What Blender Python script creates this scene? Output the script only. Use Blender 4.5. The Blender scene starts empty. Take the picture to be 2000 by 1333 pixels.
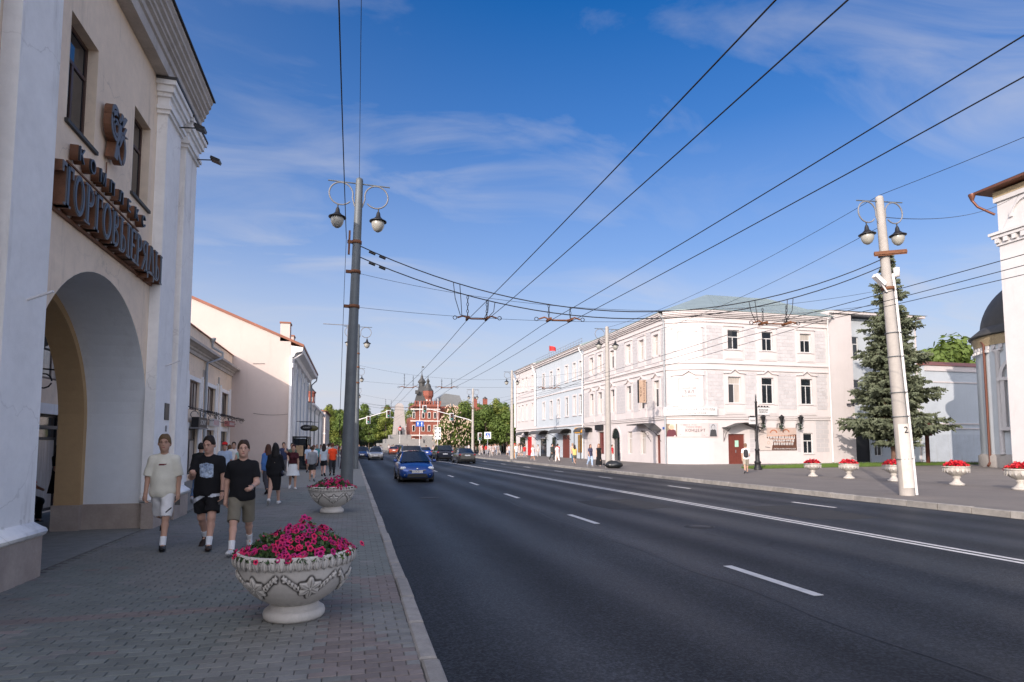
import bpy, math, random
import numpy as np
from mathutils import Vector, Matrix
R = math.radians
random.seed(7); rng = np.random.default_rng(11)
SC = bpy.context.scene
COL = SC.collection

# ------------------------------------------------------------------ camera
cd = bpy.data.cameras.new('camera'); cam = bpy.data.objects.new('camera', cd); COL.objects.link(cam)
cd.sensor_width = 36; cd.lens = 21.6; cd.shift_y = 0.05575; cd.clip_end = 3000
cam.location = (0, 0, 1.68); cam.rotation_euler = (R(90 + 4.289), 0, R(-14.535))
SC.camera = cam
# ------------------------------------------------------------------ sky and sun
SUN_EL, SUN_AZ = 20.0, 222.0      # azimuth clockwise from +Y
w = bpy.data.worlds.new('World'); SC.world = w; w.use_nodes = True
nt = w.node_tree; N = nt.nodes; L = nt.links
sky = N.new('ShaderNodeTexSky'); sky.sky_type = 'NISHITA'; sky.sun_disc = False
sky.sun_elevation = R(SUN_EL); sky.sun_rotation = R(SUN_AZ); sky.air_density = 1.0; sky.dust_density = 0.8; sky.ozone_density = 2.2
hs = N.new('ShaderNodeHueSaturation'); hs.inputs['Saturation'].default_value = 1.6; hs.inputs['Value'].default_value = .47
hs.inputs['Hue'].default_value = 0.513
L.new(sky.outputs[0], hs.inputs['Color'])
tc = N.new('ShaderNodeTexCoord'); sep = N.new('ShaderNodeSeparateXYZ'); L.new(tc.outputs['Generated'], sep.inputs[0])
def math_node(nt, op, a, b=None, clamp=False):
    n = nt.nodes.new('ShaderNodeMath'); n.operation = op; n.use_clamp = clamp
    for i, q in enumerate((a, b)):
        if q is None: continue
        if isinstance(q, (int, float)): n.inputs[i].default_value = q
        else: nt.links.new(q, n.inputs[i])
    return n.outputs[0]
zz = math_node(nt, 'ADD', math_node(nt, 'MAXIMUM', sep.outputs[2], 0.0), 0.16)
cb = N.new('ShaderNodeCombineXYZ')
L.new(math_node(nt, 'DIVIDE', sep.outputs[0], zz), cb.inputs[0]); L.new(math_node(nt, 'DIVIDE', sep.outputs[1], zz), cb.inputs[1])
mp = N.new('ShaderNodeMapping'); mp.inputs['Rotation'].default_value = (0, 0, R(-28)); mp.inputs['Scale'].default_value = (0.8, 1.6, 1)
mp.inputs['Location'].default_value = (2.3, 0.75, 0)
L.new(cb.outputs[0], mp.inputs['Vector'])
n1 = N.new('ShaderNodeTexNoise'); n1.inputs['Scale'].default_value = 1.7; n1.inputs['Detail'].default_value = 9; n1.inputs['Roughness'].default_value = .56; n1.inputs['Distortion'].default_value = 0.9
n2 = N.new('ShaderNodeTexNoise'); n2.inputs['Scale'].default_value = 0.9; n2.inputs['Detail'].default_value = 3
L.new(mp.outputs[0], n1.inputs['Vector']); L.new(cb.outputs[0], n2.inputs['Vector'])
def ramp(nt, fac, stops):
    r = nt.nodes.new('ShaderNodeValToRGB'); e = r.color_ramp.elements
    while len(e) < len(stops): e.new(0.5)
    for k, (p, c) in enumerate(stops):
        e[k].position = p; e[k].color = c if len(c) == 4 else (*c, 1)
    nt.links.new(fac, r.inputs[0]); return r.outputs[0]
G1 = lambda v: (v, v, v)
hz = N.new('ShaderNodeMix'); hz.data_type = 'RGBA'      # pale lavender haze towards the horizon, the same all round
L.new(ramp(nt, sep.outputs[2], [(0.0, G1(.98)), (0.07, G1(.92)), (0.17, G1(.70)), (0.30, G1(.36)), (0.46, G1(.10)), (.62, G1(0))]), hz.inputs[0])
L.new(hs.outputs[0], hz.inputs[6]); hz.inputs[7].default_value = (1.85, 1.9, 2.25, 1)
c1 = ramp(nt, n1.outputs[0], [(0.47, G1(0)), (0.88, G1(1))]); c2 = ramp(nt, n2.outputs[0], [(0.36, G1(0.06)), (0.64, G1(1))])
cl = math_node(nt, 'MULTIPLY', math_node(nt, 'MULTIPLY', c1, c2), 0.95)
mix = N.new('ShaderNodeMix'); mix.data_type = 'RGBA'
L.new(cl, mix.inputs[0]); L.new(hz.outputs[2], mix.inputs[6]); mix.inputs[7].default_value = (2.0, 1.98, 2.1, 1)
# broad glow added to the sky sunwards, behind the camera, to brighten shaded walls
_S = (math.sin(R(SUN_AZ))*math.cos(R(SUN_EL)), math.cos(R(SUN_AZ))*math.cos(R(SUN_EL)), math.sin(R(SUN_EL)))
dt = N.new('ShaderNodeVectorMath'); dt.operation = 'DOT_PRODUCT'; L.new(tc.outputs['Generated'], dt.inputs[0]); dt.inputs[1].default_value = _S
glow = math_node(nt, 'MULTIPLY', math_node(nt, 'POWER', math_node(nt, 'MULTIPLY', math_node(nt, 'ADD', dt.outputs['Value'], 1.0), .5), 4.5), 1.0)
ga = N.new('ShaderNodeMix'); ga.data_type = 'RGBA'; ga.blend_type = 'ADD'; L.new(glow, ga.inputs[0]); L.new(mix.outputs[2], ga.inputs[6]); ga.inputs[7].default_value = (9.0, 8.4, 8.0, 1)
L.new(ga.outputs[2], N['Background'].inputs[0]); N['Background'].inputs[1].default_value = 0.15
sd = bpy.data.lights.new('sun', 'SUN'); sd.energy = 2.0; sd.angle = R(0.55); sd.color = (1.0, 0.87, 0.77)
so = bpy.data.objects.new('sun', sd); COL.objects.link(so)
S = Vector((math.sin(R(SUN_AZ)) * math.cos(R(SUN_EL)), math.cos(R(SUN_AZ)) * math.cos(R(SUN_EL)), math.sin(R(SUN_EL))))
so.rotation_euler = S.to_track_quat('Z', 'Y').to_euler(); so.location = (-20, -20, 40)
SC.view_settings.view_transform = 'Standard'; SC.view_settings.look = 'None'
SC.view_settings.exposure = 1.2; SC.view_settings.gamma = 1.0; SC.view_settings.use_curve_mapping = False

# ------------------------------------------------------------------ mesh helpers
class MB:
    def __init__(s, T=None, m=0):
        s.v = []; s.f = []; s.mi = []; s.sm = []; s.M = None; s.m = m; s.T = T
        s.flip = False
        if T:
            o = Vector(T(0, 0, 0)); s.flip = (Vector(T(1, 0, 0)) - o).cross(Vector(T(0, 1, 0)) - o).dot(Vector(T(0, 0, 1)) - o) < 0
    def add(s, vs, fs, sm=False):
        b = len(s.v)
        if s.T: vs = [s.T(*p) for p in vs]
        if s.M is not None: vs = [tuple(s.M @ Vector(p)) for p in vs]
        s.v.extend(vs)
        for f in fs:
            f = [b + i for i in f]
            s.f.append(f[::-1] if s.flip else f)
        s.mi += [s.m] * len(fs); s.sm += [sm] * len(fs)
        return s
    def box(s, x0, x1, y0, y1, z0, z1):
        return s.add([(x0,y0,z0),(x1,y0,z0),(x1,y1,z0),(x0,y1,z0),(x0,y0,z1),(x1,y0,z1),(x1,y1,z1),(x0,y1,z1)],
                     [(3,2,1,0),(4,5,6,7),(0,1,5,4),(1,2,6,5),(2,3,7,6),(3,0,4,7)])
    def frust(s, x0, x1, y0, y1, z0, z1, c):       # box whose top is chamfered in by c
        return s.add([(x0,y0,z0),(x1,y0,z0),(x1,y1,z0),(x0,y1,z0),(x0,y0,z1-c),(x1,y0,z1-c),(x1,y1,z1-c),(x0,y1,z1-c),
                      (x0+c,y0+c,z1),(x1-c,y0+c,z1),(x1-c,y1-c,z1),(x0+c,y1-c,z1)],
                     [(3,2,1,0),(0,1,5,4),(1,2,6,5),(2,3,7,6),(3,0,4,7),(4,5,9,8),(5,6,10,9),(6,7,11,10),(7,4,8,11),(8,9,10,11)])
    def quad(s, *p): return s.add(list(p), [tuple(range(len(p)))])
    def prism(s, poly, ax, a, b):
        n = len(poly)
        P = {'x': lambda u, v, t: (t, u, v), 'y': lambda u, v, t: (u, t, v), 'z': lambda u, v, t: (u, v, t)}[ax]
        vs = [P(u, v, a) for u, v in poly] + [P(u, v, b) for u, v in poly]
        return s.add(vs, [tuple(range(n))[::-1], tuple(range(n, 2*n))] + [(i, (i+1) % n, n+(i+1) % n, n+i) for i in range(n)])
    def tube(s, pts, r, n=6, cap=True, closed=False):
        pts = [Vector(p) for p in pts]; k = len(pts); vs = []
        rs = r if isinstance(r, (list, tuple)) else [r] * k
        t0 = (pts[1] - pts[0]).normalized(); up = Vector((0, 0, 1)) if abs(t0.z) < .9 else Vector((1, 0, 0))
        nn = (up - t0 * up.dot(t0)).normalized()
        for i, p in enumerate(pts):
            if closed: t = (pts[(i+1) % k] - pts[i-1]).normalized()
            else: t = (pts[min(i+1, k-1)] - pts[max(i-1, 0)]).normalized()
            nn = (nn - t * nn.dot(t)).normalized(); bb = t.cross(nn)
            for j in range(n):
                a = 2 * math.pi * j / n; vs.append(tuple(p + (nn * math.cos(a) + bb * math.sin(a)) * rs[i]))
        fs = [(i*n+j, i*n+(j+1) % n, (i+1)*n+(j+1) % n, (i+1)*n+j) for i in range(k-1) for j in range(n)]
        if closed: fs += [((k-1)*n+j, (k-1)*n+(j+1) % n, (j+1) % n, j) for j in range(n)]
        s.add(vs, fs, True)
        if cap and not closed: s.add([vs[j] for j in range(n)], [tuple(range(n))[::-1]]); s.add(vs[-n:], [tuple(range(n))])
        return s
    def lathe(s, prof, n=24, c=(0, 0, 0), sx=1, sy=1, sm=True, a0=0, a1=2*math.pi):
        full = abs(a1 - a0 - 2*math.pi) < 1e-6; cols = n if full else n + 1
        vs = [(c[0]+sx*r*math.cos(a0+(a1-a0)*j/n), c[1]+sy*r*math.sin(a0+(a1-a0)*j/n), c[2]+z) for r, z in prof for j in range(cols)]
        fs = [(i*cols+j, i*cols+(j+1) % cols, (i+1)*cols+(j+1) % cols, (i+1)*cols+j) for i in range(len(prof)-1) for j in range(n)]
        return s.add(vs, fs, sm)
    def ball(s, c, r, n=10, m=6):
        r = r if isinstance(r, (tuple, list)) else (r, r, r); vs = []
        for i in range(m+1):
            t = math.pi * i / m
            for j in range(n):
                a = 2*math.pi*j/n; vs.append((c[0]+r[0]*math.sin(t)*math.cos(a), c[1]+r[1]*math.sin(t)*math.sin(a), c[2]-r[2]*math.cos(t)))
        return s.add(vs, [(i*n+j, i*n+(j+1) % n, (i+1)*n+(j+1) % n, (i+1)*n+j) for i in range(m) for j in range(n)], True)
    def mesh(s, name, mats=None):
        me = bpy.data.meshes.new(name); me.from_pydata(s.v, [], s.f)
        me.polygons.foreach_set('material_index', s.mi); me.polygons.foreach_set('use_smooth', s.sm)
        for m in (mats if isinstance(mats, (list, tuple)) else [mats] if mats else []): me.materials.append(m)
        me.update(); return me
    def build(s, name, mats, parent=None, world=True, **kw):
        if parent is not None and world:
            o = parent
            off = Vector((0, 0, 0))
            while o is not None: off += o.location; o = o.parent
            s.v = [(p[0]-off[0], p[1]-off[1], p[2]-off[2]) for p in s.v]
        ob = bpy.data.objects.new(name, s.mesh(name, mats)); COL.objects.link(ob); ob.parent = parent
        return tag(ob, **kw)
def tag(o, label=None, cat=None, group=None, kind=None):
    if label: o['label'] = label
    if cat: o['category'] = cat
    if group: o['group'] = group
    if kind: o['kind'] = kind
    return o
def root(name, loc, label=None, cat=None, group=None, rz=0, parent=None, kind=None):
    o = bpy.data.objects.new(name, None); COL.objects.link(o); o.location = loc; o.rotation_euler = (0, 0, rz)
    o.empty_display_size = .2; o.parent = parent
    return tag(o, label, cat, group, kind)
def piece(name, me, loc=(0, 0, 0), parent=None, rot=(0, 0, 0), sc=1, mat=None):
    o = bpy.data.objects.new(name, me); COL.objects.link(o); o.parent = parent
    o.location = loc; o.rotation_euler = rot; o.scale = (sc, sc, sc) if isinstance(sc, (int, float)) else sc
    if mat: o.material_slots[0].link = 'OBJECT'; o.material_slots[0].material = mat
    return o
def copy_tree(o, parent=None):
    c = o.copy(); COL.objects.link(c)
    if parent is not None: c.parent = parent
    for ch in list(o.children): copy_tree(ch, c)
    return c

# ------------------------------------------------------------------ materials
def mat(name, col, rough=.7, var=.12, scale=1.5, bump=0, bscale=25, metal=0, spec=.4, col2=None, c2amt=.5, stain=0, rnd=0, coat=0, emit=None, alpha=None, trans=0, aniso=None, crack=0):
    m = bpy.data.materials.new(name); m.use_nodes = True; nt = m.node_tree; b = nt.nodes['Principled BSDF']
    b.inputs['Roughness'].default_value = rough; b.inputs['Metallic'].default_value = metal; b.inputs['Specular IOR Level'].default_value = spec
    b.inputs['Coat Weight'].default_value = coat; b.inputs['Coat Roughness'].default_value = .05; b.inputs['Transmission Weight'].default_value = trans
    if emit: b.inputs['Emission Color'].default_value = (*emit[:3], 1); b.inputs['Emission Strength'].default_value = emit[3]
    geo = nt.nodes.new('ShaderNodeNewGeometry'); pos = geo.outputs['Position']
    if aniso:
        mpn = nt.nodes.new('ShaderNodeMapping'); mpn.inputs['Scale'].default_value = aniso; nt.links.new(pos, mpn.inputs[0]); pos = mpn.outputs[0]
    def noise(sc, det=4, ro=.6):
        n = nt.nodes.new('ShaderNodeTexNoise'); n.inputs['Scale'].default_value = sc; n.inputs['Detail'].default_value = det; n.inputs['Roughness'].default_value = ro
        nt.links.new(pos, n.inputs['Vector']); return n.outputs[0]
    def mixc(f, a, bb, mode='MIX'):
        x = nt.nodes.new('ShaderNodeMix'); x.data_type = 'RGBA'; x.blend_type = mode
        for i, q in ((0, f), (6, a), (7, bb)):
            if isinstance(q, (int, float)): x.inputs[i].default_value = q
            elif isinstance(q, tuple): x.inputs[i].default_value = (*q[:3], 1)
            else: nt.links.new(q, x.inputs[i])
        return x.outputs[2]
    cur = tuple(col)
    if col2:
        cur = mixc(ramp(nt, noise(scale*.6, 6), [(.5-.28*c2amt, G1(0)), (.5+.28*(1-c2amt)+.1, G1(1))]), cur, tuple(col2))
    if var:
        f = ramp(nt, noise(scale, 5), [(.25, G1(1-var)), (.75, G1(1+var))])
        cur = mixc(1.0, cur, f, 'MULTIPLY')
        f2 = ramp(nt, noise(scale*9, 3), [(.25, G1(1-var*.5)), (.75, G1(1+var*.5))])
        cur = mixc(1.0, cur, f2, 'MULTIPLY')
    if rnd:
        oi = nt.nodes.new('ShaderNodeObjectInfo')
        cur = mixc(1.0, cur, ramp(nt, oi.outputs['Random'], [(0, G1(1-rnd)), (1, G1(1+rnd))]), 'MULTIPLY')
    if stain:                       # runs of rain dirt, stretched downwards
        mpn = nt.nodes.new('ShaderNodeMapping'); mpn.inputs['Scale'].default_value = (2.2, 2.2, .28); nt.links.new(geo.outputs['Position'], mpn.inputs[0])
        n = nt.nodes.new('ShaderNodeTexNoise'); n.inputs['Scale'].default_value = 1.3; n.inputs['Detail'].default_value = 7; n.inputs['Roughness'].default_value = .68; nt.links.new(mpn.outputs[0], n.inputs['Vector'])
        cur = mixc(ramp(nt, n.outputs[0], [(.56, G1(0)), (.82, G1(stain))]), cur, (.22, .18, .14))
    if crack:                       # hairline cracks in patches
        vo = nt.nodes.new('ShaderNodeTexVoronoi'); vo.feature = 'DISTANCE_TO_EDGE'; vo.inputs['Scale'].default_value = .75
        va = nt.nodes.new('ShaderNodeVectorMath'); va.operation = 'ADD'; nn = nt.nodes.new('ShaderNodeTexNoise'); nn.inputs['Scale'].default_value = 1.4; nn.inputs['Detail'].default_value = 7
        nt.links.new(geo.outputs['Position'], nn.inputs['Vector']); nt.links.new(geo.outputs['Position'], va.inputs[0]); nt.links.new(nn.outputs['Color'], va.inputs[1]); nt.links.new(va.outputs[0], vo.inputs['Vector'])
        msk = ramp(nt, noise(.35, 2), [(.47, G1(0)), (.58, G1(1))]); ck = ramp(nt, vo.outputs['Distance'], [(0, G1(crack)), (.004, G1(crack*.8)), (.009, G1(0))])
        cur = mixc(math_node(nt, 'MULTIPLY', ck, msk), cur, (.16, .13, .11))
        cur = mixc(ramp(nt, noise(2.2, 6), [(.60, G1(0)), (.66, G1(crack*.5))]), cur, tuple(min(1, c*1.12) for c in col))
    if isinstance(cur, tuple): b.inputs['Base Color'].default_value = (*cur[:3], 1)
    else: nt.links.new(cur, b.inputs['Base Color'])
    if bump:
        bn = nt.nodes.new('ShaderNodeBump'); bn.inputs['Strength'].default_value = bump; bn.inputs['Distance'].default_value = .01
        nt.links.new(noise(bscale, 5), bn.inputs['Height']); nt.links.new(bn.outputs[0], b.inputs['Normal'])
    return m
m_cream = mat('cream plaster', (.88, .71, .54), .85, .10, .8, .3, 40, stain=.5, crack=.28)
m_white = mat('whitewashed plaster', (.92, .90, .87), .85, .08, .9, .3, 40, stain=.5, crack=.22)
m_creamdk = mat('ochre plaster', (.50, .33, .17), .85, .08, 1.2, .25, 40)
m_cornice = mat('weathered cornice plaster', (.50, .45, .40), .85, .16, 2.5, .3, 30, stain=.75)
m_gran = mat('plinth granite', (.42, .35, .30), .6, .14, 3, .2, 90, col2=(.32, .26, .225))
m_pink = mat('pale yellow plaster', (.58, .485, .44), .88, .04, .5, .2, 30, stain=.2)
m_wb = mat('white facade paint', (.57, .525, .515), .8, .04, .7, .15, 35, stain=.16)
m_block = mat('grey painted block', (.475, .455, .46), .8, .06, 1.2, .2, 50, rnd=.07)
m_blue = mat('pale blue facade paint and wing shade', (.45, .49, .525), .8, .04, .7, .15, 35, stain=.14)
m_grnroof = mat('green sheet roof', (.30, .36, .345), .45, .12, .8, metal=.3)
m_dkroof = mat('dark sheet roof', (.06, .058, .056), .65, .2, 1.2)
m_rust = mat('rusty sheet roof', (.27, .10, .06), .6, .2, 1.5)
m_brown = mat('brown window frame', (.075, .04, .03), .5, .15, 3)
m_pvc = mat('white window frame', (.56, .55, .54), .4, 0)
m_glass = mat('dark window glass', (.015, .019, .024), .04, 0, spec=.8)
m_curt = mat('pale curtain behind glass', (.42, .38, .34), .25, .25, 3, spec=.7, aniso=(4, 4, .3))
m_iron = mat('black wrought iron', (.012, .012, .014), .5, 0)
m_dark = mat('black void', (.008, .008, .009), .9, 0)
m_galv = mat('galvanised pole steel', (.125, .14, .15), .55, .14, 3, .1, 40, metal=.25)
m_conc = mat('concrete pole', (.37, .34, .31), .75, .10, 4, .2, 60, stain=.25)
m_rustm = mat('rusted steel', (.16, .065, .03), .75, .35, 12, .2, 60)
m_wire = mat('wire', (.015, .015, .018), .55, 0)
m_pipe = mat('grey downpipe', (.34, .36, .37), .5, .08, 3, metal=.2)
m_pipew = mat('white downpipe', (.74, .71, .70), .5, .05, 3)
m_copper = mat('copper brown downpipe', (.15, .06, .04), .4, .15, 4, metal=.4)
m_door = mat('brown wooden door', (.14, .035, .025), .45, .2, 4, aniso=(6, 6, .6))
m_grey = mat('grey metal', (.2, .2, .21), .5, .05)
m_blk = mat('black paint', (.014, .014, .016), .45, 0)
m_redp = mat('red paint', (.45, .02, .02), .5, .05)
m_yel = mat('yellow sign paint', (.62, .30, .04), .5, .1, 6)
m_lampg = mat('frosted lamp glass', (.36, .35, .31), .25, .1, 8, spec=.6)
m_green = mat('green lens', (.05, .35, .25), .3, 0)

def text_mb(body, size, M4, mats, name, parent=None, depth=.004, sx=1.0, align='CENTER', **kw):
    c = bpy.data.curves.new('t', 'FONT'); c.body = body; c.size = size; c.align_x = align; c.align_y = 'CENTER'; c.extrude = depth
    c.resolution_u = 2
    o = bpy.data.objects.new('t', c)
    me = bpy.data.meshes.new_from_object(o)
    bpy.data.objects.remove(o); bpy.data.curves.remove(c)
    me.transform(M4 @ Matrix.Diagonal((sx, 1, 1, 1)))
    off = Vector((0, 0, 0)); q = parent
    while q is not None: off += q.location; q = q.parent
    me.transform(Matrix.Translation(-off)); me.materials.clear(); me.materials.append(mats); me.name = name
    ob = bpy.data.objects.new(name, me); COL.objects.link(ob); ob.parent = parent
    return tag(ob, **kw)
def face_px(x, y, z):      # text frame on a wall that faces +x
    return Matrix(((0, 0, 1, x), (1, 0, 0, y), (0, 1, 0, z), (0, 0, 0, 1)))
def face_mx(x, y, z):      # wall that faces -x
    return Matrix(((0, 0, -1, x), (-1, 0, 0, y), (0, 1, 0, z), (0, 0, 0, 1)))
def face_my(x, y, z):      # wall that faces -y
    return Matrix(((1, 0, 0, x), (0, 0, -1, y), (0, 1, 0, z), (0, 0, 0, 1)))

# facade frames: (u along the wall, v up, d outwards)
T_px = lambda x: (lambda u, v, d: (x + d, u, v))
T_mx = lambda x: (lambda u, v, d: (x - d, u, v))
T_my = lambda y: (lambda u, v, d: (u, y - d, v))
def holed(mb, u0, u1, v0, v1, holes, depth=.25):
    """wall sheet in facade coordinates with rectangular openings and their reveals"""
    us = sorted({u0, u1, *[h[0] for h in holes], *[h[1] for h in holes]}); vs = sorted({v0, v1, *[h[2] for h in holes], *[h[3] for h in holes]})
    for a, b in zip(us, us[1:]):
        run = None
        for c, d in zip(vs, vs[1:]):
            inside = any(h[0] <= (a+b)/2 <= h[1] and h[2] <= (c+d)/2 <= h[3] for h in holes)
            if inside:
                if run is not None: mb.quad((a, run, 0), (b, run, 0), (b, c, 0), (a, c, 0)); run = None
            elif run is None: run = c
        if run is not None: mb.quad((a, run, 0), (b, run, 0), (b, v1, 0), (a, v1, 0))
    for h in holes:
        a, b, c, d = h; D = -depth
        mb.quad((a, c, 0), (a, c, D), (a, d, D), (a, d, 0)); mb.quad((b, c, D), (b, c, 0), (b, d, 0), (b, d, D))
        mb.quad((a, d, 0), (a, d, D), (b, d, D), (b, d, 0)); mb.quad((a, c, D), (a, c, 0), (b, c, 0), (b, c, D))
def window(par, T, h, dep=.2, fw=.06, frame=None, cols=2, trans=.35, glass=None, curtain=0, sill=None, sillout=.08):
    """casement window in the opening h: frame with panes as sub-parts"""
    a, b, c, d = h; frame = frame or m_pvc
    f = MB(T)
    def bar(u0, u1, v0, v1): f.box(u0, u1, v0, v1, -dep, -dep + .05)
    bar(a, a+fw, c, d); bar(b-fw, b, c, d); bar(a+fw, b-fw, c, c+fw); bar(a+fw, b-fw, d-fw, d)
    tz = d - (d-c)*trans if trans else d - fw
    if trans: bar(a+fw, b-fw, tz-fw/2, tz+fw/2)
    cells = []
    cw = (b-a-2*fw)/cols
    for k in range(cols):
        u0 = a+fw+k*cw; u1 = u0+cw
        if k: f.box(u0-fw/2, u0+fw/2, c+fw, tz-(fw/2 if trans else 0), -dep+.002, -dep+.047)
        cells.append((u0+(fw/2 if k else 0), u1-(fw/2 if k < cols-1 else 0), c+fw, tz-(fw/2 if trans else 0)))
    if trans: cells.append((a+fw, b-fw, tz+fw/2, d-fw))
    fo = f.build('window', frame, par)
    for k, (u0, u1, v0, v1) in enumerate(cells):
        g = MB(T); g.box(u0, u1, v0, v1, -dep+.015, -dep+.03)
        g.build('pane', m_curt if (curtain and random.random() < curtain) else (glass or m_glass), fo)
    if sill:
        s_ = MB(T); s_.box(a-.06, b+.06, c-.06, c-.003, -dep+.06, sillout); s_.build('sill', sill, fo)
    return fo
# ------------------------------------------------------------------ ground, road, pavements
m_earth = mat('bare ground', (.16, .14, .11), .95, .2, .2)
m_asph = mat('asphalt', (.027, .030, .035), .5, .14, 2.2, .6, 210, spec=.16, col2=(.019, .021, .025), aniso=(1, .25, 1))
def road_wear(m):
    nt = m.node_tree; b = nt.nodes['Principled BSDF']; src = b.inputs['Base Color'].links[0].from_socket
    geo = nt.nodes.new('ShaderNodeNewGeometry'); sp = nt.nodes.new('ShaderNodeSeparateXYZ'); nt.links.new(geo.outputs['Position'], sp.inputs[0])
    def noise(sc, stretch, det=5):
        mp = nt.nodes.new('ShaderNodeMapping'); mp.inputs['Scale'].default_value = stretch; nt.links.new(geo.outputs['Position'], mp.inputs[0])
        n = nt.nodes.new('ShaderNodeTexNoise'); n.inputs['Scale'].default_value = sc; n.inputs['Detail'].default_value = det; nt.links.new(mp.outputs[0], n.inputs['Vector']); return n.outputs[0]
    wob = math_node(nt, 'ADD', sp.outputs[0], math_node(nt, 'MULTIPLY', noise(.25, (1, .3, 1)), .7))
    tr = math_node(nt, 'SINE', math_node(nt, 'MULTIPLY', wob, 2*math.pi/1.72))          # tyre paths polished dark
    trk = math_node(nt, 'ADD', 1.0, math_node(nt, 'MULTIPLY', tr, .06))
    big = ramp(nt, noise(.45, (1, .35, 1), 4), [(.3, G1(.74)), (.5, G1(1.0)), (.72, G1(1.35))])
    spk = ramp(nt, noise(38, (1, 1, 1), 6), [(.34, G1(.45)), (.5, G1(.95)), (.68, G1(2.1))])
    vo = nt.nodes.new('ShaderNodeTexVoronoi'); vo.feature = 'DISTANCE_TO_EDGE'; vo.inputs['Scale'].default_value = .33; vo.inputs['Randomness'].default_value = 1
    mpv = nt.nodes.new('ShaderNodeMapping'); mpv.inputs['Scale'].default_value = (1, .45, 1)
    ad = nt.nodes.new('ShaderNodeVectorMath'); ad.operation = 'ADD'; nn = nt.nodes.new('ShaderNodeTexNoise'); nn.inputs['Scale'].default_value = 1.6; nn.inputs['Detail'].default_value = 6; nt.links.new(geo.outputs['Position'], nn.inputs['Vector'])
    nt.links.new(geo.outputs['Position'], ad.inputs[0]); nt.links.new(nn.outputs['Color'], ad.inputs[1]); nt.links.new(ad.outputs[0], mpv.inputs[0]); nt.links.new(mpv.outputs[0], vo.inputs['Vector'])
    crk = ramp(nt, vo.outputs['Distance'], [(.0, G1(.45)), (.006, G1(.55)), (.010, G1(1))])
    cmask = ramp(nt, noise(.16, (1, .5, 1), 2), [(.50, G1(1)), (.56, G1(0))]); 
    crk2 = math_node(nt, 'MAXIMUM', crk, cmask)
    cur = src
    for f in (trk, big, spk, crk2):
        x = nt.nodes.new('ShaderNodeMix'); x.data_type = 'RGBA'; x.blend_type = 'MULTIPLY'; x.inputs[0].default_value = 1; nt.links.new(cur, x.inputs[6]); nt.links.new(f, x.inputs[7]); cur = x.outputs[2]
    nt.links.new(cur, b.inputs['Base Color'])
    nt.links.new(math_node(nt, 'ADD', .58, math_node(nt, 'MULTIPLY', tr, -.07)), b.inputs['Roughness'])
road_wear(m_asph)
m_asph2 = mat('far asphalt', (.05, .05, .052), .7, .12, .4)
m_paint = mat('road paint', (.55, .54, .53), .6, .10, 8, .3, 150, col2=(.44, .44, .44), c2amt=.3)
m_joint = mat('sandy paving joint', (.11, .10, .09), .95, .3, 12)
m_pv = [mat('grey paver', (.185, .185, .17), .75, .16, 2.2, .35, 120, rnd=.16), mat('greenish grey paver', (.168, .18, .166), .75, .16, 2.2, .35, 120, rnd=.16),
        mat('dull red paver', (.20, .168, .155), .75, .16, 2.2, .35, 120, rnd=.16), mat('worn pale paver', (.205, .202, .19), .75, .16, 2.2, .35, 120, rnd=.12)]
m_kerb = mat('kerb stone', (.30, .28, .255), .8, .2, 5, .5, 60, rnd=.12, col2=(.22, .21, .2), c2amt=.3)
m_tile = mat('right pavement slabs', (.165, .145, .13), .85, .1, .8, .2, 60, col2=(.135, .12, .11))
m_grass = mat('lawn', (.06, .095, .018), .9, .3, 3)
def struct(name, mb, m, parent=None, kind='structure'): return mb.build(name, m, parent, kind=kind if parent is None else None)
struct('ground', MB().quad((-1500, -300, -.42), (1500, -300, -.42), (1500, 2500, -.42), (-1500, 2500, -.42)), m_earth)
road = struct('road', MB().box(.60, 16.10, -40, 104, -.40, -.17), m_asph)
struct('square', MB().box(-60, 90, 104, 168, -.40, -.172), m_asph2)
for x0, x1, y0, y1 in [(5.50, 5.64, 6.5+7.05*k, 8.4+7.05*k) for k in range(-1, 12)] + [(13.64, 13.76, 7.2+8*k, 9.0+8*k) for k in range(-1, 11)] + \
        []:
    n = 1 if y1-y0 < 5 else 40
    MB().box(x0, x1, y0, y1, -.175, -.1655).build('lane_marking', m_paint, road)
for off in (10.08, 10.31):
    dl = MB(); ys_ = [-38+2*k for k in range(54)]; fx = lambda y: off-.0009*max(0, y-18)**1.9*.72
    for a, b in zip(ys_, ys_[1:]): dl.quad((fx(a), a, -.1655), (fx(a)+.12, a, -.1655), (fx(b)+.12, b, -.1655), (fx(b), b, -.1655))
    dl.build('centre_line', m_paint, road)
sm = MB(); px = [(4.90+.05*math.sin(k*.7)+random.uniform(-.012, .012), 3+k*.35) for k in range(190)]
for (a, b), (c, d) in zip(px, px[1:]): sm.quad((a-.011, b, -.1662), (a+.011, b, -.1662), (c+.011, d, -.1662), (c-.011, d, -.1662))
sm.build('tar_seam', mat('tar', (.012, .012, .013), .5, 0), road)
m_mh = mat('cast iron cover', (.035, .032, .03), .6, .2, 20, .4, 60)
for x, y in ((7.6, 12.5), (2.6, 21.5), (12.2, 25.5)):
    q = MB(); q.lathe([(0, 0), (.27, 0), (.275, -.004), (.30, -.004), (.305, .001), (.34, .001), (.345, -.01)], 28, (x, y, -.166)); mo_ = q.build('manhole_cover', m_mh, road)
q = MB(); q.prism([(7.2, 16.4), (8.1, 16.2), (9.2, 16.5), (9.3, 18.1), (9.0, 19.3), (7.1, 19.0), (7.0, 17.6)], 'z', -.171, -.1675)
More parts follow.
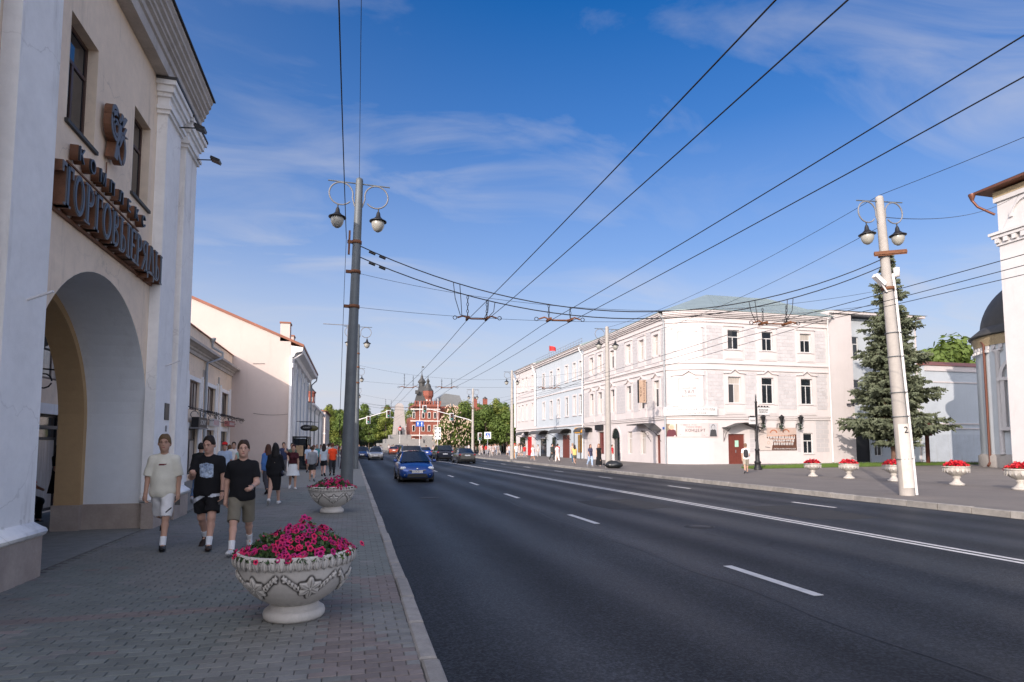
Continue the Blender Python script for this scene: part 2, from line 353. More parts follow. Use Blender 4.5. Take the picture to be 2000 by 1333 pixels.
q.prism([(11.0, 13.0), (12.1, 12.7), (12.9, 12.9), (13.1, 14.5), (12.8, 16.1), (11.1, 16.2)], 'z', -.171, -.1675); q.build('repair_patch', mat('darker asphalt patch', (.024, .024, .025), .8, .3, 3, .6, 120), road, kind='stuff')
pl = struct('pavement_left', MB().box(-30, .545, -40, 104, -.40, -.014), m_joint)
pr = struct('pavement_right', MB().box(16.2, 60, -30, 104, -.40, -.002), m_tile)
mk = MB(); mk.box(-7.29, .545, 25.5, 104, -.014, -.001); mk.box(-7.29, -4.02, 5, 25.5, -.014, -.003); mk.build('paved_strip', mat('far pavers', (.205, .205, .19), .8, .2, 5, .3, 30), pl)
# pavers: the nearest ones are single stones, the rest one joined layer
cells = []
row = 0; y = 2.9
while y < 25.4:
    off = .1025 if row % 2 else 0
    for k in range(-21, 4):
        x0 = .54 - .205*(k+20+1) + off; x1 = x0 + .199
        x1 = min(x1, .54)
        if x0 < -4.02 or x1 - x0 < .05: continue
        h = x0*.251 + y*.968; u = (x0*.968 - y*.251)/h
        if h < 4.0 or u < -.93: continue
        n_ = math.sin(x0*1.9+2)*math.sin(y*.83)+.7*math.sin(x0*.7-y*.45)
        mi = 2 if (x0 > -.35 and math.sin(y*1.6+x0*4) > -.25 and y < 8.2) or 6.82 < y < 6.98 else 1 if n_ > .35 else 3 if (n_ < -.75 and y > 4) else 0
        if random.random() < .06: mi = random.choice((0, 1, 2, 3))
        cells.append((h, x0, x1, y, mi))
    y += .1045; row += 1
cells.sort()
pm = {}
for n, (h, x0, x1, y, mi) in enumerate(cells[:300]):
    key = (round(x1-x0, 3), mi)
    if key not in pm: pm[key] = MB().frust(0, x1-x0, 0, .0985, -.03, 0, .005).mesh('paver', m_pv[mi])
    piece('paver', pm[key], (x0, y, random.uniform(-.0035, .0015)), pl, rot=(random.uniform(-.012, .012), random.uniform(-.008, .008), 0))
mb = MB()
for h, x0, x1, y, mi in cells[300:]:
    mb.m = mi; dz = random.uniform(-.004, .0015); mb.frust(x0, x1, y, y+.0985, -.03+dz, dz, .005)
mb.build('paver_field', m_pv, pl, kind='stuff')
kl = root('kerb_left', (.6, 0, 0), kind='structure'); kr = root('kerb_right', (16.1, 0, 0), kind='structure')
ks = [MB().frust(-.072, .072, 0, l, -.3, .012, .016).mesh('kerb_stone', m_kerb) for l in (.975, .97, .965)]
for k in range(2, 100): piece('kerb_stone', random.choice(ks), (.0175+random.uniform(-.008, .008), k, random.uniform(-.014, .006)), kl, rot=(0, random.uniform(-.02, .02), random.uniform(-.006, .006)))
for k in range(6, 100): piece('kerb_stone', random.choice(ks), (.03+random.uniform(-.01, .01), k, random.uniform(-.01, .005)), kr, rot=(0, random.uniform(-.02, .02), random.uniform(-.006, .006)))

# ------------------------------------------------------------------ arch portico of the trading arcade (left)
YC, RA, ZS = 11.6, 2.45, 2.05
ab = root('arcade_portico', (-4.1, 11.6, 0), 'tall cream and white arcade building with a deep archway and pilasters', 'building')
T = T_px(-4.1); wins = [(9.92, 10.9, 6.38, 8.04), (12.62, 13.55, 6.40, 8.08)]
wm = MB(T); holed(wm, 6.6, 16.5, 4.62, 9.4, wins, .24)
wm.quad((6.6, 0, 0), (YC-RA, 0, 0), (YC-RA, 4.62, 0), (6.6, 4.62, 0)); wm.quad((YC+RA, 0, 0), (16.5, 0, 0), (16.5, 4.62, 0), (YC+RA, 4.62, 0))
arc = [(YC+RA*math.cos(math.pi*k/32), ZS+RA*math.sin(math.pi*k/32)) for k in range(33)]
for (a, b), (c, d) in zip(arc, arc[1:]): wm.quad((a, b, 0), (a, 4.62, 0), (c, 4.62, 0), (c, d, 0))
wm.quad((16.5, 0, 0), (16.5, 0, -1.45), (16.5, 9.4, -1.45), (16.5, 9.4, 0)); wm.quad((6.6, 0, -1.45), (6.6, 0, 0), (6.6, 9.4, 0), (6.6, 9.4, -1.45))
wm.build('wall', m_cream, ab)
im = MB(T)
jam = [(YC+RA, 0)] + arc + [(YC-RA, 0)]
for (a, b), (c, d) in zip(jam, jam[1:]): im.add([(a, b, 0), (c, d, 0), (c, d, -1.05), (a, b, -1.05)], [(0, 1, 2, 3)], True)
im.build('arch_reveal', mat('pale grey plaster', (.78, .80, .82), .85, .05, .9, .25, 40, stain=.2), ab)
r2 = RA - .14
a2 = [(YC+r2*math.cos(math.pi*k/32), ZS+r2*math.sin(math.pi*k/32)) for k in range(33)]; jam2 = [(YC+r2, 0)] + a2 + [(YC-r2, 0)]
im = MB(T)
for (a, b), (c, d), (e, f), (g, h) in zip(jam, jam[1:], jam2, jam2[1:]):
    im.quad((a, b, -1.05), (c, d, -1.05), (g, h, -1.05), (e, f, -1.05)); im.add([(e, f, -1.05), (g, h, -1.05), (g, h, -1.5), (e, f, -1.5)], [(0, 1, 2, 3)], True)
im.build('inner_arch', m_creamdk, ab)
bk = MB(T)      # rear face of the arch wall
for (a, b), (c, d) in zip(a2, a2[1:]): bk.quad((a, b, -1.5), (c, d, -1.5), (c, 6.2, -1.5), (a, 6.2, -1.5))
bk.quad((6.6, 0, -1.5), (YC-r2, 0, -1.5), (YC-r2, 6.2, -1.5), (6.6, 6.2, -1.5)); bk.quad((YC+r2, 0, -1.5), (16.5, 0, -1.5), (16.5, 6.2, -1.5), (YC+r2, 6.2, -1.5))
bk.quad((6.6, 6.2, -1.5), (16.5, 6.2, -1.5), (16.5, 6.2, -3.2), (6.6, 6.2, -3.2))
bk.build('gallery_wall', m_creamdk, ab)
up = MB(); up.box(-16, -5.62, 6.62, 16.48, 6.24, 10.45); up.build('upper_storey', m_cream, ab)
rf = MB(); rf.prism([(-3.66, 10.52), (-10, 13.4), (-16.4, 10.52)], 'y', 6.3, 16.8); rf.build('roof', m_dkroof, ab)
prof = [(-4.15, 9.36), (-3.86, 9.36), (-3.86, 9.60), (-3.82, 9.63), (-3.82, 9.68), (-3.90, 9.70), (-3.90, 9.92), (-3.84, 9.96), (-3.84, 10.02), (-3.80, 10.05), (-3.80, 10.13), (-3.74, 10.18), (-3.74, 10.26), (-3.69, 10.30), (-3.69, 10.38), (-3.65, 10.44), (-3.65, 10.505), (-4.15, 10.505)]
MB().prism(prof, 'y', 6.36, 16.74).build('cornice', m_cornice, ab)
MB().box(-4.2, -3.60, 6.3, 16.8, 10.508, 10.54).build('cornice_flashing', m_dkroof, ab)
for y0, y1 in ((6.75, 7.75), (8.2, 9.18), (13.92, 14.95), (15.42, 16.42)):
    p_ = MB(); p_.box(-4.098, -3.9, y0, y1, .56, 8.62); po = p_.build('pilaster', m_white, ab)
    c_ = MB()
    for z0, z1, o_ in ((8.62, 8.70, .05), (8.70, 8.78, .09), (8.78, 8.98, .03), (8.98, 9.06, .08), (9.06, 9.20, .13), (9.20, 9.30, .18)): c_.box(-4.097, -3.9+o_, y0-o_, y1+o_, z0, z1)
    c_.build('capital', m_white, po)
    c_ = MB(); c_.box(-4.095, -3.9+.2, y0-.2, y1+.2, 9.30, 9.355); c_.build('capital_flashing', m_dkroof, po)
    b_ = MB(); pr_ = [(.06, .50), (.10, .53), (.115, .57), (.10, .61), (.06, .64), (.0, .70)]
    for (o0, z0), (o1, z1) in zip(pr_, pr_[1:]):
        A = [(-4.09, y0-o0), (-3.9+o0, y0-o0), (-3.9+o0, y1+o0), (-4.09, y1+o0)]; B = [(-4.09, y0-o1), (-3.9+o1, y0-o1), (-3.9+o1, y1+o1), (-4.09, y1+o1)]
        b_.add([(x, y, z0) for x, y in A] + [(x, y, z1) for x, y in B], [(0, 1, 5, 4), (1, 2, 6, 5), (2, 3, 7, 6), (3, 0, 4, 7)], True)
    b_.build('base_moulding', m_white, po)
    n = 2
    MB().box(-4.05, -3.83, y0-.08, y1+.08, -.01, .505).build('plinth_block', m_gran, po)
for y0, y1, x0, x1 in ((YC+RA-.05, 16.55, -4.14, -4.04), (YC+RA-.052, YC+RA+.1, -5.14, -4.142), (YC+r2-.06, YC+RA+.1, -5.62, -5.142), (6.6, YC-RA+.05, -4.14, -4.04), (YC-RA-.1, YC-RA+.05, -5.2, -4.142)):
    MB().box(x0, x1, y0, y1, -.01, .49).build('plinth_block', m_gran, ab)
for h in wins: window(ab, T, h, .20, .06, m_brown, 2, .33, sill=m_dkroof, sillout=.05)
MB().box(-3.898, -3.885, 14.55, 14.87, 2.2, 2.56).build('plaque', m_blk, ab)
MB().box(-3.898, -3.885, 14.66, 14.74, 1.95, 2.08).build('plaque', m_grey, ab)
for y, z in ((8.7, 3.45), (14.5, 3.35)): MB().tube([(-3.9, y, z), (-3.62, y-.02, z+.12)], .018, 6).build('flag_holder', m_pipew, ab)
wing = root('arcade_wing', (-4.1, 0, 0), 'lower cream arcade wing beside the camera, left of the portico', 'building')
MB().box(-14, -4.1, -22, 6.58, 0, 6.25).build('wall', m_cream, wing); MB().prism([(-3.7, 6.27), (-9, 8.2), (-14.3, 6.27)], 'y', -22.3, 6.29).build('roof', m_dkroof, wing)

# the sign: letters with deep rusty sides
m_lside = mat('rust brown letter side', (.18, .08, .042), .6, .3, 6)
m_lface = mat('grey letter rim', (.14, .13, .13), .5, .1, 6, metal=.3); m_lcore = mat('dark letter face', (.035, .038, .045), .35, 0)
TK, TN = .20, .10
def arcs(cu, cv, ru, rv, w, a0, a1, n=14): return ('a', cu, cv, ru, rv, w, a0, a1, n)
LET = {
 'Т': (.62, [('r', .22, 0, .40, 1), ('r', 0, .91, .62, 1), ('r', 0, .74, .07, .91), ('r', .55, .74, .62, .91), ('r', .12, 0, .50, .06)]),
 'О': (.66, [arcs(.33, .5, .33, .5, .17, 0, 360, 26)]),
 'Р': (.58, [('r', .08, 0, .26, 1), ('r', 0, 0, .34, .06), arcs(.26, .73, .30, .27, .14, -90, 90), ('r', .0, .94, .26, 1)]),
 'Г': (.54, [('r', .08, 0, .26, 1), ('r', 0, 0, .34, .06), ('r', .0, .91, .54, 1), ('r', .47, .72, .54, .91)]),
 'В': (.60, [('r', .08, 0, .26, 1), ('r', 0, .94, .26, 1), ('r', 0, 0, .26, .06), arcs(.26, .755, .27, .245, .13, -90, 90), arcs(.26, .265, .32, .265, .13, -90, 90)]),
 'Ы': (.86, [('r', .08, 0, .26, 1), ('r', 0, 0, .26, .06), ('r', 0, .94, .34, 1), arcs(.26, .27, .28, .27, .13, -90, 90), ('r', .66, 0, .82, 1), ('r', .60, 0, .88, .06), ('r', .60, .94, .88, 1)]),
 'Е': (.56, [('r', .08, 0, .26, 1), ('r', 0, 0, .56, .09), ('r', 0, .91, .55, 1), ('r', .26, .46, .46, .55), ('r', .48, .73, .55, .91), ('r', .49, .09, .56, .27)]),
 'Я': (.60, [('r', .36, 0, .54, 1), ('r', .28, 0, .62, .06), arcs(.36, .73, .31, .27, .14, 90, 270), ('d', .04, 0, .32, .48, .15), ('r', .36, .94, .62, 1)]),
 'Д': (.70, [('d', .10, .10, .30, 1, .13), ('d', .60, .10, .40, 1, .17), ('r', .0, .06, .70, .15), ('r', 0, -.12, .08, .06), ('r', .62, -.12, .70, .06), ('r', .26, .93, .46, 1)]),
}
def letter_mesh(ch, h, dep):
    wd, st = LET[ch]; mb = MB(T_px(0))
    for s_ in st:
        def lay(ins, d0, d1, m):
            mb.m = m
            if s_[0] == 'r':
                _, a, b, c, d = s_
                if c-a > 2*ins+.01 and d-b > 2*ins+.01: mb.box((a+ins)*h, (c-ins)*h, (b+ins)*h, (d-ins)*h, d0, d1)
            elif s_[0] == 'd':
                _, a, b, c, d, w_ = s_; w2 = w_/2-ins
                if w2 > .005: mb.prism([((a-w2)*h, (b+ins)*h), ((a+w2)*h, (b+ins)*h), ((c+w2)*h, (d-ins)*h), ((c-w2)*h, (d-ins)*h)], 'z', d0, d1)
            else:
                _, cu, cv, ru, rv, w_, a0, a1, n = s_
                if w_ > 2*ins+.01:
                    ri = [(k/n) for k in range(n+1)]
                    for p, q in zip(ri, ri[1:]):
                        A = [R(a0+(a1-a0)*t) for t in (p, q)]
                        P = lambda a, i: ((cu+(ru-i)*math.cos(a))*h, (cv+(rv-i*.8)*math.sin(a))*h)
                        mb.prism([P(A[0], ins), P(A[1], ins), P(A[1], w_-ins), P(A[0], w_-ins)], 'z', d0, d1)
        lay(0, 0, dep, 0); lay(.001, dep+.001, dep+.014, 1); lay(.042, dep+.015, dep+.02, 2)
    return mb.mesh('letter', [m_lside, m_lface, m_lcore]), wd*h
sg = root('arcade_sign', (-4.1, 9.42, 4.95), 'large sign of deep brown serif letters along the cream wall above the archway', 'sign')
text = 'ТОРГОВЫЕРЯДЫ'; tot = sum(LET[c][0] for c in text); gap = (4.55 - tot*.57)/(len(text)-1); u = 0; cache = {}
for ch in text:
    if ch not in cache: cache[ch] = letter_mesh(ch, .60, .17)
    me, wd = cache[ch]; piece('letter', me, (.02, u, .02), sg, sc=(1, .95, 1)); u += wd*.95+gap
MB(T_px(-4.1)).box(9.42, 13.9, 4.92, 4.965, .004, .05).build('rail', m_lside, sg)
MB(T_px(-4.1)).box(9.42, 13.9, 5.20, 5.26, .004, .018).build('rail', m_lside, sg)
sg2 = root('arcade_small_sign', (-4.1, 10.4, 5.88), 'row of small spaced brown letters above the large sign letters', 'sign')
for k, ch in enumerate('КОМПЛЕКС'):
    y = 10.12 + k*.40
    text_mb(ch, .30, face_px(-3.965, y, 5.93), m_lcore, 'letter', sg2, depth=.02)
    text_mb(ch, .32, face_px(-4.03, y, 5.93), m_lside, 'letter_side', sg2, depth=.055)
MB(T_px(-4.1)).box(9.98, 13.05, 5.775, 5.795, .004, .03).build('rail', m_lside, sg2)
eg = root('arcade_emblem', (-4.1, 11.4, 6.9), 'dark monogram emblem with rusty sides between the two upper windows', 'emblem')
e_ = MB(T_px(-4.1))
def ring(cu, cv, ru, rv, w_, a0, a1, n=20, lay=((0, .11, 0), (.111, .125, 1))):
    for d0, d1, m in lay:
        e_.m = m
        for k in range(n):
            A = [R(a0+(a1-a0)*(k+t)/n) for t in (0, 1)]
            e_.prism([(cu+ru*math.cos(A[0]), cv+rv*math.sin(A[0])), (cu+ru*math.cos(A[1]), cv+rv*math.sin(A[1])), (cu+(ru-w_)*math.cos(A[1]), cv+(rv-w_)*math.sin(A[1])), (cu+(ru-w_)*math.cos(A[0]), cv+(rv-w_)*math.sin(A[0]))], 'z', d0+.05, d1+.05)
OY, OZ = -.42, -.2; e_.M = Matrix.Translation((0, 11.4, 6.9)) @ Matrix.Diagonal((1, .8, .86, 1)) @ Matrix.Translation((0, -11.4, -6.9))
for (cu, cv, ru, rv, w_, a0, a1) in ((11.70, 7.22, .30, .30, .09, 20, 340), (11.62, 7.42, .20, .19, .08, 0, 300), (12.04, 6.92, .24, .34, .09, -60, 280), (11.7, 7.2, .15, .17, .06, 0, 360)): ring(cu+OY, cv+OZ, ru, rv, w_, a0, a1)
for (a, b, c, d, w_) in ((11.72, 6.58, 11.98, 7.60, .09), (11.86, 6.9, 12.22, 7.42, .07), (11.95, 7.35, 12.20, 7.62, .10), (12.0, 7.2, 12.32, 7.26, .07)):
    for d0, d1, m in ((.031, .164, 0), (.166, .178, 1)):
        e_.m = m; e_.prism([(a-w_+OY, b+OZ), (a+w_+OY, b+OZ), (c+w_*.6+OY, d+OZ), (c-w_*.6+OY, d+OZ)], 'z', d0, d1)
e_.build('monogram', [m_lside, m_lface], eg); MB().tube([(-4.08, 11.38, 6.4), (-4.08, 11.38, 5.95)], .01, 5).build('cable', m_lside, eg)
for y in (14.6, 16.2):
    fl = root('floodlight', (-3.72, y, 8.66), 'black floodlight on an arm below the %s capital of the portico' % ('inner' if y < 15 else 'outermost'), 'floodlight', 'floodlights on the portico')
    MB().tube([(-3.86, y, 8.70), (-3.52, y-.02, 8.72)], .015, 5).build('arm', m_blk, fl); q = MB(); q.M = Matrix.Translation((-3.42, y-.02, 8.72)) @ Matrix.Rotation(.35, 4, 'Y'); q.box(-.11, .11, -.13, .13, -.03, .03); q.build('lamp_head', m_blk, fl)

# ------------------------------------------------------------------ low arcade building behind (x = -7.3)
b2 = root('arcade_house', (-7.3, 24, 0), 'low two-storey cream house with white window bands, set back behind the archway', 'building')
T = T_px(-7.3); cs = [39.0-3.6*k for k in range(9)]
ups = [(c-1.0, c+1.0, 3.28, 4.66) for c in cs]; los = [(c-.95, c+.95, .28 if k % 3 else .02, 2.42) for k, c in enumerate(cs)]
wm = MB(T); holed(wm, 6.62, 41, 0, 7.15, ups+los, .2); wm.build('wall', m_cream, b2)
MB().box(-16.02, -7.72, 16.52, 40.9, 0, 7.1).build('rear_wall', m_cream, b2)
MB().prism([(-7.35, 7.17), (-12, 8.4), (-16.4, 7.17)], 'y', 16.85, 40.95).build('roof', m_rust, b2)
fr = MB(T)
for c in cs:
    for (a, b, z0, z1) in ((c-1.0, c+1.0, 3.28, 4.66), (c-.95, c+.95, 0, 2.42)):
        fr.box(a-.22, a-.001, z0-.0, z1+.2, .002, .06); fr.box(b+.001, b+.22, z0, z1+.2, .002, .06); fr.box(a-.001, b+.001, z1+.001, z1+.2, .002, .059)
    fr.box(c-1.5, c-1.3, 0, 5.0, .003, .09); fr.box(c+1.3, c+1.5, 0, 5.0, .003, .09)
    fr.box(c-1.3, c+1.3, 2.62, 2.68, .002, .05)
fr.build('white_trim', m_white, b2)
for c in cs: MB(T).box(c-1.78-.16, c-1.78+.16, 4.95, 5.4, .002, .04).build('relief_panel', m_cornice, b2)
MB().prism([(-7.35, 5.85), (-7.2, 5.85), (-7.2, 6.0), (-7.12, 6.05), (-7.12, 6.12), (-6.95, 6.2), (-6.82, 6.22), (-6.82, 6.34), (-7.35, 6.42)], 'y', 16.7, 40.98).build('cornice', m_cornice, b2)
MB().box(-7.6, -7.22, 16.7, 40.98, 7.152, 7.2).build('parapet_flashing', m_rust, b2)
for h in ups: window(b2, T, h, .15, .07, m_brown, 4, 0, curtain=.5)
for k, h in enumerate(los): window(b2, T, h, .15, .07, m_brown if k % 2 else m_iron, 2, .25, curtain=.2)
dp = MB(); dp.tube([(-7.2, 34.9, 7.0), (-7.2, 34.9, 6.75), (-6.75, 35.2, 6.5), (-6.75, 35.2, 6.25), (-7.16, 33.6, 5.75), (-7.16, 33.6, .2)], .065, 8); dp.lathe([(.06, 7.0), (.16, 7.15), (.16, 7.25)], 8, (-7.2, 34.9, 0)); dp.build('downpipe', m_pipe, b2)
for k, (c, lab) in enumerate(((35.4, 'over the middle shop window'), (39.0, 'over the shop window next to the tall gable'), (31.8, 'over the shop window beside the portico'))):
    ic = root('iron_canopy', (-7.3, c, 3.1), 'black wrought iron scroll bracket ' + lab, 'bracket', 'wrought iron scroll brackets')
    q = MB()
    for y in (c-1.25, c+1.25):
        q.tube([(-7.25, y, 2.75), (-7.25, y, 3.45)], .02, 5); q.tube([(-7.25, y, 3.4), (-6.7, y, 3.2), (-6.35, y, 3.12)], .018, 5)
        q.tube([(-6.95+.16*math.cos(a*.6), y, 3.02+.16*math.sin(a*.6)) for a in range(10)], .014, 5); q.tube([(-6.55+.09*math.cos(a*.7), y, 3.04+.09*math.sin(a*.7)) for a in range(9)], .012, 5)
    for z, x in ((3.4, -7.22), (3.12, -6.4), (3.2, -6.75)): q.tube([(x, c-1.25, z), (x, c+1.25, z)], .014, 5)
    for k2 in range(6): q.tube([(-6.4, c-1.1+k2*.42+.1*math.cos(a*.8), 3.12+.1*math.sin(a*.8)) for a in range(8)], .011, 4)
    q.build('scrollwork', m_iron, ic)
s1 = root('shop_sign', (-7.1, 31.8, 2.5), 'black box sign with white capital letters beside the portico', 'sign')
MB().box(-7.15, -6.85, 30.95, 32.65, 2.46, 2.93).build('panel', m_blk, s1)
MB().box(-7.3, -6.8, 30.9, 32.7, 2.40, 2.455).build('bracket', m_grey, s1)
text_mb('SONY', .34, face_px(-6.845, 31.85, 2.69), m_pvc, 'lettering', s1, sx=1.25)
s2 = root('shop_sign', (-7.1, 35.4, 2.7), 'pale sign with pink marks under the middle iron bracket', 'sign')
MB().box(-7.15, -7.0, 34.6, 36.3, 2.62, 3.0).build('panel', m_pvc, s2); q = MB()
for k in range(4): q.prism([(34.9+k*.32, 2.68), (34.97+k*.32, 2.68), (35.08+k*.32, 2.94), (35.01+k*.32, 2.94)], 'x', -6.998, -6.99)
q.build('small_print', mat('pink print', (.6, .22, .24), .6, 0), s2, kind='stuff')
s3 = root('shop_sign', (-7.1, 39.2, 2.75), 'small red and white box sign next to the tall gable wall', 'sign')
MB().box(-7.15, -6.9, 38.4, 40.2, 2.72, 3.02).build('panel', mat('faded red', (.42, .16, .15), .6, .2, 8), s3); q = MB()
for k in range(5): q.box(-6.899, -6.89, 38.6+k*.3, 38.75+k*.3, 2.79, 2.95)
q.build('small_print', m_pvc, s3, kind='stuff')
# gallery furniture seen through the archway
bo = root('gallery_sign', (-7.3, 15.2, 2.9), 'dark metal letters on the cream wall seen through the archway', 'sign')
for k in range(5): MB().box(-7.28, -7.2, 14.5+k*.2, 14.66+k*.2, 2.72, 2.9).build('letter', m_iron, bo)
gl = root('hanging_lantern_bracket', (-7.3, 16.3, 3.5), 'black scroll bracket on the wall seen through the archway', 'bracket')
q = MB(); q.tube([(-7.28, 16.5, 2.85), (-7.28, 16.5, 3.5)], .03, 6); q.tube([(-7.28, 16.5, 3.45), (-6.6, 16.5, 3.4)], .02, 5); q.tube([(-6.98+.17*math.cos(a*.6), 16.5, 3.15+.17*math.sin(a*.6)) for a in range(11)], .018, 5); q.build('scroll', m_iron, gl)
sp = root('spotlight', (-6.3, 14.9, 4.0), 'black spotlight on two rails seen through the top of the archway', 'spotlight')
q = MB(); q.tube([(-6.4, 12.5, 3.72), (-6.4, 16.6, 3.72)], .025, 5); q.tube([(-6.4, 12.5, 4.02), (-6.4, 16.6, 4.02)], .025, 5); q.build('rail', m_iron, sp); q = MB(); q.M = Matrix.Translation((-6.3, 14.6, 3.9)) @ Matrix.Rotation(.4, 4, 'X'); q.box(-.12, .12, -.22, .22, -.2, .2); q.build('lamp_head', m_iron, sp)
aw = root('awning', (-7.3, 15.5, 2.1), 'thin dark flat awning over a shop door seen through the archway', 'awning')
MB().box(-7.29, -6.5, 14.0, 16.45, 2.02, 2.09).build('sheet', m_grey, aw); MB().tube([(-6.55, 14.1, 2.02), (-6.55, 14.1, 0)], .025, 6).build('post', m_grey, aw)

# ------------------------------------------------------------------ gable house (y 41..58), arcade row beyond, far houses on the left
b3 = root('gable_house', (-3.9, 49, 0), 'tall pale yellow house with a blank sunlit gable wall and deep eaves', 'building')
T = T_px(-3.9); yc3 = [42.4, 45.6, 48.8, 52.0, 55.2]
h3 = [(c-.5, c+.5, 3.7, 6.2) for c in yc3] + [(c-.6, c+.6, .5, 2.5) for c in yc3[1:]]
wm = MB(T); holed(wm, 41, 58, 0, 7.7, h3, .1); wm.build('front_wall', mat('pale blue grey plaster', (.56, .58, .60), .85, .05, .8, .2, 40, stain=.3), b3)
gp = [(-24, 0), (-3.9, 0), (-3.9, 8.3), (-4.6, 8.62), (-12.5, 11.75), (-24, 7.3)]
MB().prism(gp, 'y', 41, 41.35).build('gable_wall', m_pink, b3)
MB().prism(gp, 'y', 57.7, 58).build('gable_wall', m_pink, b3)
MB().box(-4.6, -3.868, 40.962, 40.998, 0, 1.95).build('gable_panel', m_pink, b3)
q = MB(); q.prism([(-3.1, 7.86), (-12.5, 11.78), (-24.4, 7.15), (-24.4, 7.3), (-12.5, 11.95), (-3.1, 8.02)], 'y', 40.9, 58.15); q.build('roof', m_rust, b3)
q = MB(); q.prism([(-3.95, 7.2), (-3.7, 7.25), (-3.6, 7.5), (-3.2, 7.6), (-3.15, 7.85), (-3.95, 7.95)], 'y', 41.02, 58.1); q.build('cornice', m_white, b3)
for c in yc3:
    q = MB(T); q.box(c-1.75, c-1.4, 0, 7.19, .002, .14); q.box(c-1.8, c-1.35, 6.5, 6.75, .142, .2); q.build('pilaster', m_white, b3)
for h in h3: window(b3, T, h, .07, .07, m_brown, 2, .3)
for x0, x1, y0, z0, z1 in ((-4.55, -3.98, 41.0, 8.2, 9.35), (-4.5, -4.1, 45, 8.2, 9.2)):
    c_ = MB(); c_.box(x0, x1, y0, y0+.9, z0, z1); co = c_.build('chimney', m_pink, b3); MB().box(x0-.05, x1+.05, y0-.05, y0+.95, z1+.001, z1+.09).build('chimney_cap', m_rust, co)
q = MB(); q.tube([(-3.2, 41.3, 7.7), (-3.25, 41.3, 7.45), (-3.72, 41.15, 7.1), (-3.74, 41.15, .1)], .06, 8); q.build('downpipe', m_pipew, b3)
q = MB(); q.tube([(-3.15, 57.2, 7.7), (-3.2, 57.2, 7.3), (-3.6, 57.2, 6.9), (-3.62, 57.2, .1)], .06, 8); q.build('downpipe', m_pipe, b3)
q = MB()
q.tube([(-6+.12*k, 40.97, 3.5+.012*(k-9)**2*.1) for k in range(18)], .008, 4); q.tube([(-6.1, 40.97, 6.7), (-5.4, 40.97, 6.72)], .012, 4); q.build('wall_cable', m_wire, b3)
vs_ = root('shop_vestibule', (-3.4, 45, 0), 'glazed shop vestibule with black frame at the foot of the gable house', 'shopfront')
q = MB()
for y in (43.2, 45, 46.8): q.box(-2.98, -2.9, y-.04, y+.04, 0, 2.12)
for z in (.0, 2.04): q.box(-2.98, -2.9, 43.2, 46.8, z, z+.09)
for x in (-3.85, -2.98): q.box(x, x+.08, 43.16, 43.24, 0, 2.12)
q.box(-3.88, -2.88, 43.1, 46.9, 2.13, 2.2); q.build('frame', m_blk, vs_)
MB().box(-3.85, -2.96, 43.19, 43.21, .05, 2.05).build('pane', m_glass, vs_); MB().box(-2.95, -2.93, 43.25, 44.9, .1, 2.0).build('pane', m_glass, vs_); MB().box(-3.6, -3.15, 43.12, 43.15, .9, 1.6).build('poster', mat('tan poster', (.42, .28, .16), .6, .3, 14), vs_)
for k, (x, y, lab, c) in enumerate(((-3.2, 46.2, 'black oval hanging sign with small white mark on the gable house', m_blk), (-2.85, 47.6, 'olive oval hanging sign behind the black one', mat('olive paint', (.09, .08, .02), .4, 0)))):
    o_ = root('oval_sign', (x, y, 2.85), lab, 'sign'); q = MB(); q.M = Matrix.Translation((x, y, 2.85)) @ Matrix.Rotation(R(90), 4, 'X'); q.lathe([(0, -.05), (.36, -.05), (.40, -.03), (.40, .03), (.36, .05), (0, .05)], 24, sx=1, sy=.55); q.build('board', c, o_)
    MB().tube([(-3.88, y, 3.3), (x+.4, y, 3.3)], .02, 5).build('arm', m_iron, o_); MB().tube([(x, y, 3.3), (x, y, 3.06)], .012, 5).build('hanger', m_iron, o_)
    text_mb('▲' if k else 'АЛМАЗ', .12, face_my(x, y-.052, 2.85), m_pvc, 'print', o_) if not k else None
b4 = root('arcade_row', (-3.9, 70, 0), 'long low white arcade row with narrow pilasters beyond the gable house', 'building')
MB().box(-14, -3.9, 58.02, 82, 0, 5.0).build('wall', m_white, b4); MB().prism([(-3.5, 5.42), (-8.5, 7.0), (-14.2, 5.42)], 'y', 58.05, 82.3).build('roof', m_rust, b4)
MB().prism([(-3.95, 4.9), (-3.75, 4.95), (-3.6, 5.2), (-3.4, 5.25), (-3.4, 5.41), (-3.95, 5.41)], 'y', 58.04, 82.2).build('cornice', m_white, b4)
T = T_px(-3.9)
for k in range(9): y = 59.6+k*2.6; MB(T).box(y-.22, y+.22, 0, 4.88, .002, .2).build('pilaster', m_white, b4)
for k in range(8):
    y = 60.9+k*2.6; MB(T).box(y-.8, y+.8, .1, 3.6, .002, .03).build('shop_opening', m_glass, b4)
for y in (63.4, 71.2, 79.0, 81.9): MB().tube([(-3.45, y, 5.3), (-3.62, y, 4.9), (-3.64, y, .1)], .06, 6).build('downpipe', m_pipe, b4)
b5 = root('corner_house', (-6, 112, 0), 'far pale pink corner house at the end of the left pavement', 'building')
MB().box(-26, -4.4, 106, 125, 0, 7.1).build('wall', m_pink, b5); MB().prism([(-4.0, 7.12), (-15, 9.2), (-26.4, 7.12)], 'y', 105.6, 125.4).build('roof', m_rust, b5)
T = T_my(106)
for k in range(3):
    for z in (1.0, 4.2): window(b5, T, (-6.0-1.9*k, -5.1-1.9*k, z, z+1.7), -.06, .07, m_pvc, 2, .3)
MB(T).box(-7.6, -4.36, 3.3, 3.5, .002, .15).build('string_course', m_white, b5)
for k in range(6):
    for z in (1.0, 4.2): window(b5, T_px(-4.4), (107+3*k, 108+3*k, z, z+1.7), -.06, .07, m_pvc, 2, .3)
